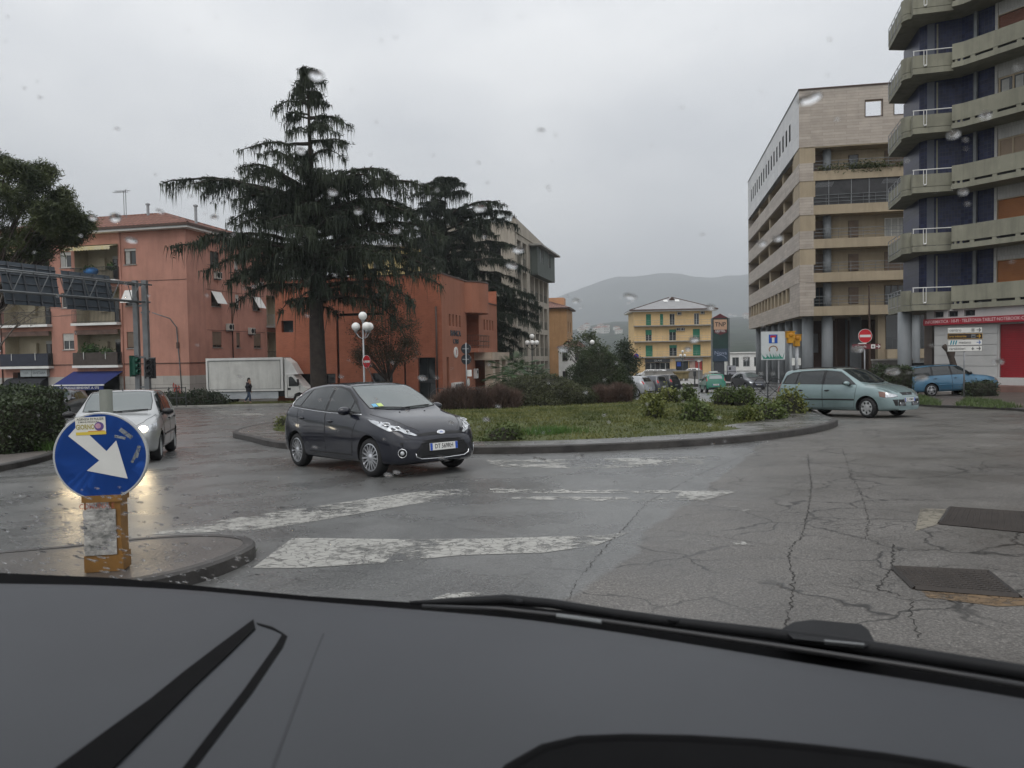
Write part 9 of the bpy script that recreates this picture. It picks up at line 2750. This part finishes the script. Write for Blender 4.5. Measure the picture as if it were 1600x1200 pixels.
# ---- pedestrian before the truck
def pedestrian():
 p = base(388, 53.5, .14)
 t = thing("person", "person in a dark hooded jacket and jeans walking past the white truck", "person", p, R(-8))
 def skin(name, V, E, Rr, mat, root=0, lv=2):
  me = bpy.data.meshes.new(name); me.from_pydata(V, E, []); o = link(name, me, t)
  md = o.modifiers.new("s", 'SKIN'); sk = me.skin_vertices[0].data if me.skin_vertices else None
  if sk is None:
   me.attributes  # skin layer is created with the modifier
   bpy.context.view_layer.update()
  if not me.skin_vertices:
   bm_ = __import__('bmesh').new(); bm_.from_mesh(me); bm_.verts.layers.skin.verify(); bm_.to_mesh(me); bm_.free()
  sk = me.skin_vertices[0].data
  for i, r_ in enumerate(Rr): sk[i].radius = r_ if isinstance(r_, tuple) else (r_, r_)
  sk[root].use_root = True
  md2 = o.modifiers.new("u", 'SUBSURF'); md2.levels = md2.render_levels = lv
  dg = bpy.context.evaluated_depsgraph_get(); nm = bpy.data.meshes.new_from_object(o.evaluated_get(dg))
  o.modifiers.clear(); o.data = nm; nm.materials.clear(); nm.materials.append(mat)
  nm.polygons.foreach_set("use_smooth", [True] * len(nm.polygons))
  return o
 M_SKIN = pmat("skin", (.42, .25, .18), .55, .06, 4); M_JKT = pmat("dark_jacket", (.014, .015, .020), .7, .25, 9, .3, 40); M_JEAN = pmat("jeans", (.035, .055, .095), .8, .2, 8); M_HAIR = pmat("dark_hair", (.012, .009, .008), .6, .2, 9); M_SHOE = pmat("shoes", (.02, .018, .018), .6, .2, 8); M_SCARF = pmat("brown_fur_trim", (.12, .06, .05), .9, .3, 30)
 # body, walking towards +x: pelvis root, stride, left arm hanging, right hand at the cheek
 V = [(0, 0, .93), (0, 0, 1.12), (.01, 0, 1.33), (.02, 0, 1.47), (.04, 0, 1.56), (.055, 0, 1.66), (.05, 0, 1.74),
         (.02, -.09, .88), (.13, -.09, .52), (.12, -.09, .12), (.24, -.09, .05), (-.02, .09, .88), (-.10, .09, .50), (-.36, .09, .16), (-.28, .09, .05),
         (.01, .20, 1.40), (-.04, .24, 1.14), (.05, .22, .92), (.09, .22, .84), (.01, -.20, 1.40), (.10, -.25, 1.17), (.19, -.14, 1.42), (.17, -.10, 1.53)]
 E = [(0, 1), (1, 2), (2, 3), (3, 4), (4, 5), (5, 6), (0, 7), (7, 8), (8, 9), (9, 10), (0, 11), (11, 12), (12, 13), (13, 14), (2, 15), (15, 16), (16, 17), (17, 18), (2, 19), (19, 20), (20, 21), (21, 22)]
 Rr = [(.13, .16), (.11, .14), (.12, .17), .06, .055, (.10, .085), .085, .09, .065, .045, .04, .09, .065, .045, .04, .06, .048, .035, .03, .06, .048, .036, .03]
 nb = len(V)
 for hx_, hy_, hz_, sx, sz in ((.09, .22, .84, .02, -1), (.17, -.10, 1.53, -.2, 1)):
  b = nb - 5 if sz < 0 else nb - 1
  b = 18 if sz < 0 else 22
  for q in range(4):
   i0 = len(V); l_ = (.075, .085, .08, .065)[q]
   V += [(hx_ + .01, hy_ + (q - 1.5) * .018, hz_ + sz * .05), (hx_ + .02 + sx * .1, hy_ + (q - 1.5) * .02, hz_ + sz * (.05 + l_))]; E += [(b, i0), (i0, i0 + 1)]; Rr += [.009, .007]
  i0 = len(V); V += [(hx_ + .045, hy_ + .03, hz_ + sz * .04)]; E += [(b, i0)]; Rr += [.010]
 skin("body", V, E, Rr, M_SKIN)
 skin("jacket", [(0, 0, .80), (0, 0, 1.0), (0, 0, 1.18), (.005, 0, 1.36), (.015, 0, 1.48), (.01, .20, 1.40), (-.04, .25, 1.14), (.05, .23, .94), (.01, -.20, 1.40), (.10, -.26, 1.17), (.185, -.15, 1.40)],
         [(0, 1), (1, 2), (2, 3), (3, 4), (3, 5), (5, 6), (6, 7), (3, 8), (8, 9), (9, 10)], [(.20, .21), (.19, .20), (.17, .19), (.16, .19), .10, .085, .078, .062, .085, .078, .062], M_JKT, 1)
 skin("hood", [(-.05, 0, 1.44), (.00, 0, 1.50), (.07, 0, 1.47)], [(0, 1), (1, 2)], [(.12, .10), (.12, .10), (.09, .08)], M_SCARF, 1)
 for s, k in ((-1, ((.02, -.09, .88), (.13, -.09, .52), (.12, -.09, .15))), (1, ((-.02, .09, .88), (-.10, .09, .50), (-.35, .09, .19)))):
  skin("trouser_leg", list(k), [(0, 1), (1, 2)], [.105, .078, .062], M_JEAN, 0)
 for k in (((.10, -.09, .06), (.26, -.09, .04)), ((-.37, .09, .14), (-.26, .09, .05))): skin("shoe", list(k), [(0, 1)], [(.05, .05), (.04, .035)], M_SHOE, 0)
 h = MB(); h.ball((.028, 0, 1.71), (.108, .098, .118), 16, 12); h.ball((-.03, 0, 1.62), (.07, .085, .11), 12, 8); h.build("hair", M_HAIR, t, smooth=True)
 f = MB()
 for y in (-.035, .035): f.ball((.142, y, 1.665), (.010, .014, .009), 8, 6, 0)
 f.ball((.150, 0, 1.635), (.018, .014, .024), 8, 6, 1); f.ball((.140, 0, 1.590), (.010, .028, .008), 8, 6, 2)
 for y in (-.095, .095): f.ball((.045, y, 1.645), (.022, .010, .034), 8, 6, 1)
 f.build("face", [M_INK, M_SKIN, pmat("lips", (.30, .10, .09), .5, 0)], t, smooth=True)
pedestrian()
# ------------------------------------------------------------------ cabin of the car the photograph is taken from
HC = R(-21)                                  # the car points this far to the right of the view
cab = thing("car_interior", "grey dashboard, wiper and rain-dotted windscreen of the car the view is taken from", "car", (0, 0, 0), HC)
inv = Matrix.Rotation(-HC, 4, 'Z')
def dash_material():
 m, n, l, b = _new("dashboard_grey")
 geo = n.new("ShaderNodeNewGeometry"); pos = geo.outputs["Position"]
 f = _noise(n, l, 900, 2, pos); g = _noise(n, l, 3.5, 3, pos)
 l.new(_mix(n, l, 1.0, _ramp(n, l, f.outputs["Fac"], [(.3, (.029, .032, .038)), (.7, (.038, .041, .048))]).outputs[0], _ramp(n, l, g.outputs["Fac"], [(.3, .92), (.7, 1.08)]).outputs[0], 'MULTIPLY'), b.inputs["Base Color"])
 b.inputs["Roughness"].default_value = .50
 b.inputs["Specular IOR Level"].default_value = .45
 _bump(n, l, b, f.outputs["Fac"], .25, .0006)
 return m
M_DASH = dash_material()
M_DASHD = pmat("dash_dark_trim", (.006, .006, .0065), .85, .1, 30, spec=.08)
ZD = CAMH - .385                             # top of the dashboard
def dpt(px, py, z):
 d = ray(px, py); k = (z - EYE.z) / d.z
 return inv @ (EYE + d * k)
def dz_(x, y):                               # gently domed: x across the car, y forward
 return ZD - .05 * max(0, (y - .75)) ** 2 * 1.2 - .030 * max(0, .55 - y) - .005 * ((x - .1) / .8) ** 2
edge_px = [(-170, 909), (0, 912), (180, 916), (330, 925), (480, 939), (640, 952), (800, 966), (950, 986), (1100, 1010), (1300, 1043), (1500, 1075), (1700, 1110), (2000, 1168), (2400, 1250)]
E_ = []
for x, y in edge_px:
 e = dpt(x, y, ZD - .02)
 for _ in range(8): e = dpt(x, y, dz_(e.x, e.y) - .006)
 E_.append(e)
ef = pchip([(e.x, e.y) for e in E_])
X = np.linspace(E_[0].x, E_[-1].x, 70)
mb = MB(); V = []; ny = 36
for x in X:
 y1 = ef(x)
 for j in range(ny):
  u = j / (ny - 1); y = .12 + (y1 - .12) * u
  z = dz_(x, y) - .006 * max(0, (u - .955) / .045) ** 2
  V.append((x, y, z))
mb.add(V, [(i * ny + j, (i + 1) * ny + j, (i + 1) * ny + j + 1, i * ny + j + 1) for i in range(len(X) - 1) for j in range(ny - 1)])
dash = mb.build("dashboard", M_DASH, cab, smooth=True)
def on_dash(px, py, up=0.0):
 p = dpt(px, py, ZD)
 for _ in range(6): p = dpt(px, py, dz_(p.x, p.y) + up)
 return p
def dash_strip(name, left, right, h0, h1, mat):
 """raised or sunk strip between two pixel lines lying on the dashboard"""
 n = len(left); V = []
 for (a, b) in zip(left, right):
  p, q = on_dash(*a), on_dash(*b)
  V += [p + Vector((0, 0, h0)), p + Vector((0, 0, h1)), q + Vector((0, 0, h1)), q + Vector((0, 0, h0))]
 F = []
 for i in range(n - 1):
  for k in range(4): F.append((i * 4 + k, i * 4 + (k + 1) % 4, (i + 1) * 4 + (k + 1) % 4, (i + 1) * 4 + k))
 F += [(0, 3, 2, 1), ((n - 1) * 4, (n - 1) * 4 + 1, (n - 1) * 4 + 2, (n - 1) * 4 + 3)]
 o = MB().add(V, F).build(name, mat, dash)
 return o
# raised edge and sunk seam of the panel at the left
dash_strip("panel_edge", [(396, 970), (345, 1008), (290, 1050), (236, 1094), (170, 1142), (70, 1216)], [(399, 984), (356, 1026), (305, 1074), (256, 1124), (205, 1176), (150, 1232)], -.003, .0028, M_DASHD)
dash_strip("panel_seam", [(401, 974), (425, 980), (442, 990), (430, 1010), (380, 1080), (325, 1150), (275, 1215)], [(404, 977), (428, 985), (449, 995), (442, 1012), (395, 1082), (342, 1152), (294, 1216)], -.003, .0012, M_DASHD)
dash_strip("airbag_seam", [(504, 990), (470, 1075), (420, 1210)], [(507, 990), (474, 1075), (425, 1210)], -.002, .0006, pmat("seam_grey", (.036, .038, .043), .7, .1, 20))
# hooded recess at the bottom centre
rim_px = [(770, 1240), (800, 1205), (850, 1176), (905, 1163), (980, 1160), (1080, 1162), (1180, 1168), (1280, 1178), (1380, 1190), (1480, 1206), (1560, 1226)]
P = [on_dash(*q) for q in rim_px]
mb = MB(); mb.tube([p + Vector((0, 0, -.002)) for p in P], .010, 10); mb.build("hood_rim", M_DASHD, dash, smooth=True)
mb = MB(); n_ = len(P); V = [p + Vector((0, 0, .002)) for p in P] + [on_dash(1560, 1400), on_dash(760, 1400)]
V = [tuple(v + Vector((0, 0, .003))) for v in V]
tri = tessellate_polygon([[Vector((v[0], v[1], 0)) for v in V]])
o = mb.add(V, [tuple(t_) for t_ in tri]).build("display_recess", M_DASHD, dash)
if sum(q.normal.z for q in o.data.polygons) < 0: o.data.flip_normals()
# black rubber seam, glass foot and scuttle beyond the dashboard
def ribbon(name, near, far, zn, zf, mat, parent=None, smooth=True):
 V = []
 for a, b in zip(near, far): V += [dpt(*a, zn), dpt(*b, zf)]
 n = len(near)
 o = MB().add(V, [(2 * i, 2 * i + 1, 2 * i + 3, 2 * i + 2) for i in range(n - 1)]).build(name, mat, parent or cab, smooth)
 if sum(q.normal.z * q.area for q in o.data.polygons) < 0: o.data.flip_normals()
 return o
near = [(-260, 886), (0, 914), (180, 918), (330, 927), (480, 941), (640, 954), (800, 968), (950, 988), (1100, 1012), (1300, 1045), (1500, 1077), (1700, 1112), (2000, 1170)]
far = [(-260, 868), (0, 895), (180, 903), (330, 917), (480, 931), (640, 941), (800, 945), (950, 962), (1100, 978), (1300, 1003), (1500, 1028), (1700, 1058), (2000, 1110)]
ribbon("glass_seal", [(x, y + 22) for x, y in near], far, ZD - .085, ZD - .06, pmat("black_seal", (.004, .004, .0045), .9, .1, 30, spec=.08))
# wiper: arm from the scuttle, blade lying along the glass foot
blade = [(640, 936), (700, 934), (790, 931), (860, 937), (960, 953), (1060, 967), (1200, 984), (1300, 997), (1420, 1016), (1600, 1045), (1750, 1072)]
B = [dpt(x, y + 6, ZD - .035) for x, y in blade]
r_ = [.003, .006, .009, .008, .008, .008, .009, .010, .010, .010, .010]
wi = MB(); wi.tube(B, r_, 10); wo = wi.build("wiper_arm", pmat("wiper_black", (.010, .0105, .012), .6, .2, 20, spec=.2), cab, smooth=True)
L = [dpt(x, y, ZD - .032) for x, y in ((660, 948), (780, 952), (900, 965), (1050, 986), (1250, 1015), (1450, 1046), (1650, 1080))]
wb = MB(); wb.tube(L, .0042, 8); wb.build("wiper_blade", pmat("blade_rubber", (.018, .018, .02), .3, .1, 20), wo, smooth=True)
L = [dpt(x, y, ZD - .030) for x, y in ((870, 962), (900, 966), (940, 972))]
MB().tube(L, .0035, 6).build("clip", M_STEEL, wo); L = [dpt(x, y, ZD - .030) for x, y in ((1288, 1003), (1350, 1009))]
MB().tube(L, .0035, 6).build("clip", M_STEEL, wo)
pv = [(1222, 982), (1240, 972), (1270, 968), (1345, 975), (1357, 984), (1367, 1003), (1352, 1010), (1240, 998)]
Pp = [dpt(x, y, ZD - .028) for x, y in pv]; Pl = [dpt(x, y + 7, ZD - .06) for x, y in pv]
mb = MB(); n_ = len(Pp); mb.add([tuple(p) for p in Pp] + [tuple(p) for p in Pl], [tuple(range(n_))] + [(i, (i + 1) % n_, (i + 1) % n_ + n_, i + n_) for i in range(n_)]); mb.build("wiper_pivot_cover", bpy.data.materials["wiper_black"], cab)
for x, y in ((810, 935), (1052, 964)): p = dpt(x, y + 5, ZD - .030); MB().ball(p, (.010, .006, .005), 8, 6).build("arm_joint", bpy.data.materials["wiper_black"], wo, smooth=True)
# windscreen: clean glass plane with drops lying on it
a0 = dpt(-700, 860, ZD - .05); a1 = dpt(2300, 1180, ZD - .05)
edge = (a1 - a0).normalized(); fwd = Vector((-edge.y, edge.x, 0)); fwd = fwd if fwd.y > 0 else -fwd
slope = (Vector((0, 0, 1)) * math.sin(R(36)) - fwd * math.cos(R(36))).normalized()
foot = dpt(760, 944, ZD - .05)
nrm = edge.cross(slope).normalized(); nrm = nrm if nrm.y < 0 else -nrm    # faces the driver
def on_glass(px, py):
 d = (inv.to_3x3() @ ray(px, py)); o = inv @ EYE
 k = (foot - o).dot(nrm) / d.dot(nrm)
 return o + d * k
mw = bpy.data.materials.new("clear_windscreen"); mw.use_nodes = True
nn_, ll_ = mw.node_tree.nodes, mw.node_tree.links; nn_.clear(); oo = nn_.new("ShaderNodeOutputMaterial"); tt_ = nn_.new("ShaderNodeBsdfTransparent"); ll_.new(tt_.outputs[0], oo.inputs[0])
G = [foot - edge * 1.3, foot + edge * 1.3, foot + edge * 1.3 + slope * 1.22, foot - edge * 1.3 + slope * 1.22]
gl = MB().add([tuple(g) for g in G], [(0, 1, 2, 3)]).build("windscreen", mw, cab)
md, nd, ld, bd = _new("rain_drop")
bd.inputs["Base Color"].default_value = (1, 1, 1, 1); bd.inputs["Transmission Weight"].default_value = 1.0; bd.inputs["IOR"].default_value = 1.33; bd.inputs["Roughness"].default_value = .08
rr = random.Random(17)
dr = MB()
def drop(px, py, r, el=1.0):
 c = on_glass(px, py)
 T = Matrix((edge, slope, nrm)).transposed().to_4x4(); T.translation = c
 s = r / FPX * (c - inv @ EYE).length
 dr.ball((0, 0, 0), (s * el, s, s * .19), 10, 6, 0, T @ Matrix.Rotation(rr.uniform(-.5, .5), 4, 'Z'))
big = [(495, 118, 9, 1.3), (1265, 154, 9, 1.9), (180, 340, 7, 1.8), (205, 375, 6, 1.6), (145, 340, 5, 1.5), (750, 325, 7, 1.5), (810, 390, 7, 1.5), (800, 415, 6, 1.7), (985, 463, 6, 1.8), (1110, 480, 6, 1.2), (1085, 530, 7, 1.3), (1190, 380, 6, 1.2), (1215, 372, 6, 1.3), (1340, 545, 7, 1.3), (1440, 590, 7, 1.4), (560, 330, 5, 1.4), (520, 300, 6, 1.2), (335, 340, 5, 1.5), (250, 330, 4, 1.5), (620, 360, 5, 1.2), (470, 235, 6, 1.2), (1560, 565, 6, 1.2), (1395, 580, 8, 1.3), (900, 470, 5, 1.3), (845, 205, 5, 1.2), (880, 545, 7, 1.3), (660, 590, 6, 1.4), (607, 742, 6, 1.5), (620, 738, 5, 1.5), (690, 715, 4, 1.5), (843, 717, 6, 1.8), (905, 712, 5, 1.6), (760, 655, 5, 1.3), (1075, 545, 5, 1.3), (1540, 180, 6, 1.1), (1505, 300, 5, 1.1), (1490, 210, 6, 1.3), (1165, 560, 4, 1.2), (705, 660, 4, 1.3)]
for q in big: drop(*q)
for _ in range(150): drop(rr.uniform(0, 1600), rr.uniform(20, 880), rr.uniform(.8, 2.4), rr.uniform(1.0, 1.9))
for _ in range(420):
 x = rr.uniform(-20, 480); drop(x, rr.uniform(760, 905 + x * .06), rr.uniform(1.2, 3.4), rr.uniform(1.2, 2.6))
for _ in range(50): drop(rr.uniform(300, 1300), rr.uniform(560, 760), rr.uniform(1.2, 3.0), rr.uniform(1.2, 2.0))
stuff(dr.build("rain_drops", md, gl, smooth=True))
# roof, pillars and bulkhead that keep the daylight off the dashboard from behind
M_HEAD = pmat("headlining", (.24, .235, .22), .9, .05, 5)
tp = [G[3], G[2], G[2] - fwd * 1.9, G[3] - fwd * 1.9]
mb = MB(); mb.add([tuple(p) for p in tp] + [tuple(p + Vector((0, 0, .05))) for p in tp], [(0, 1, 2, 3), (7, 6, 5, 4), (0, 4, 5, 1), (1, 5, 6, 2), (2, 6, 7, 3), (3, 7, 4, 0)])
mb.build("roof_lining", M_HEAD, cab)
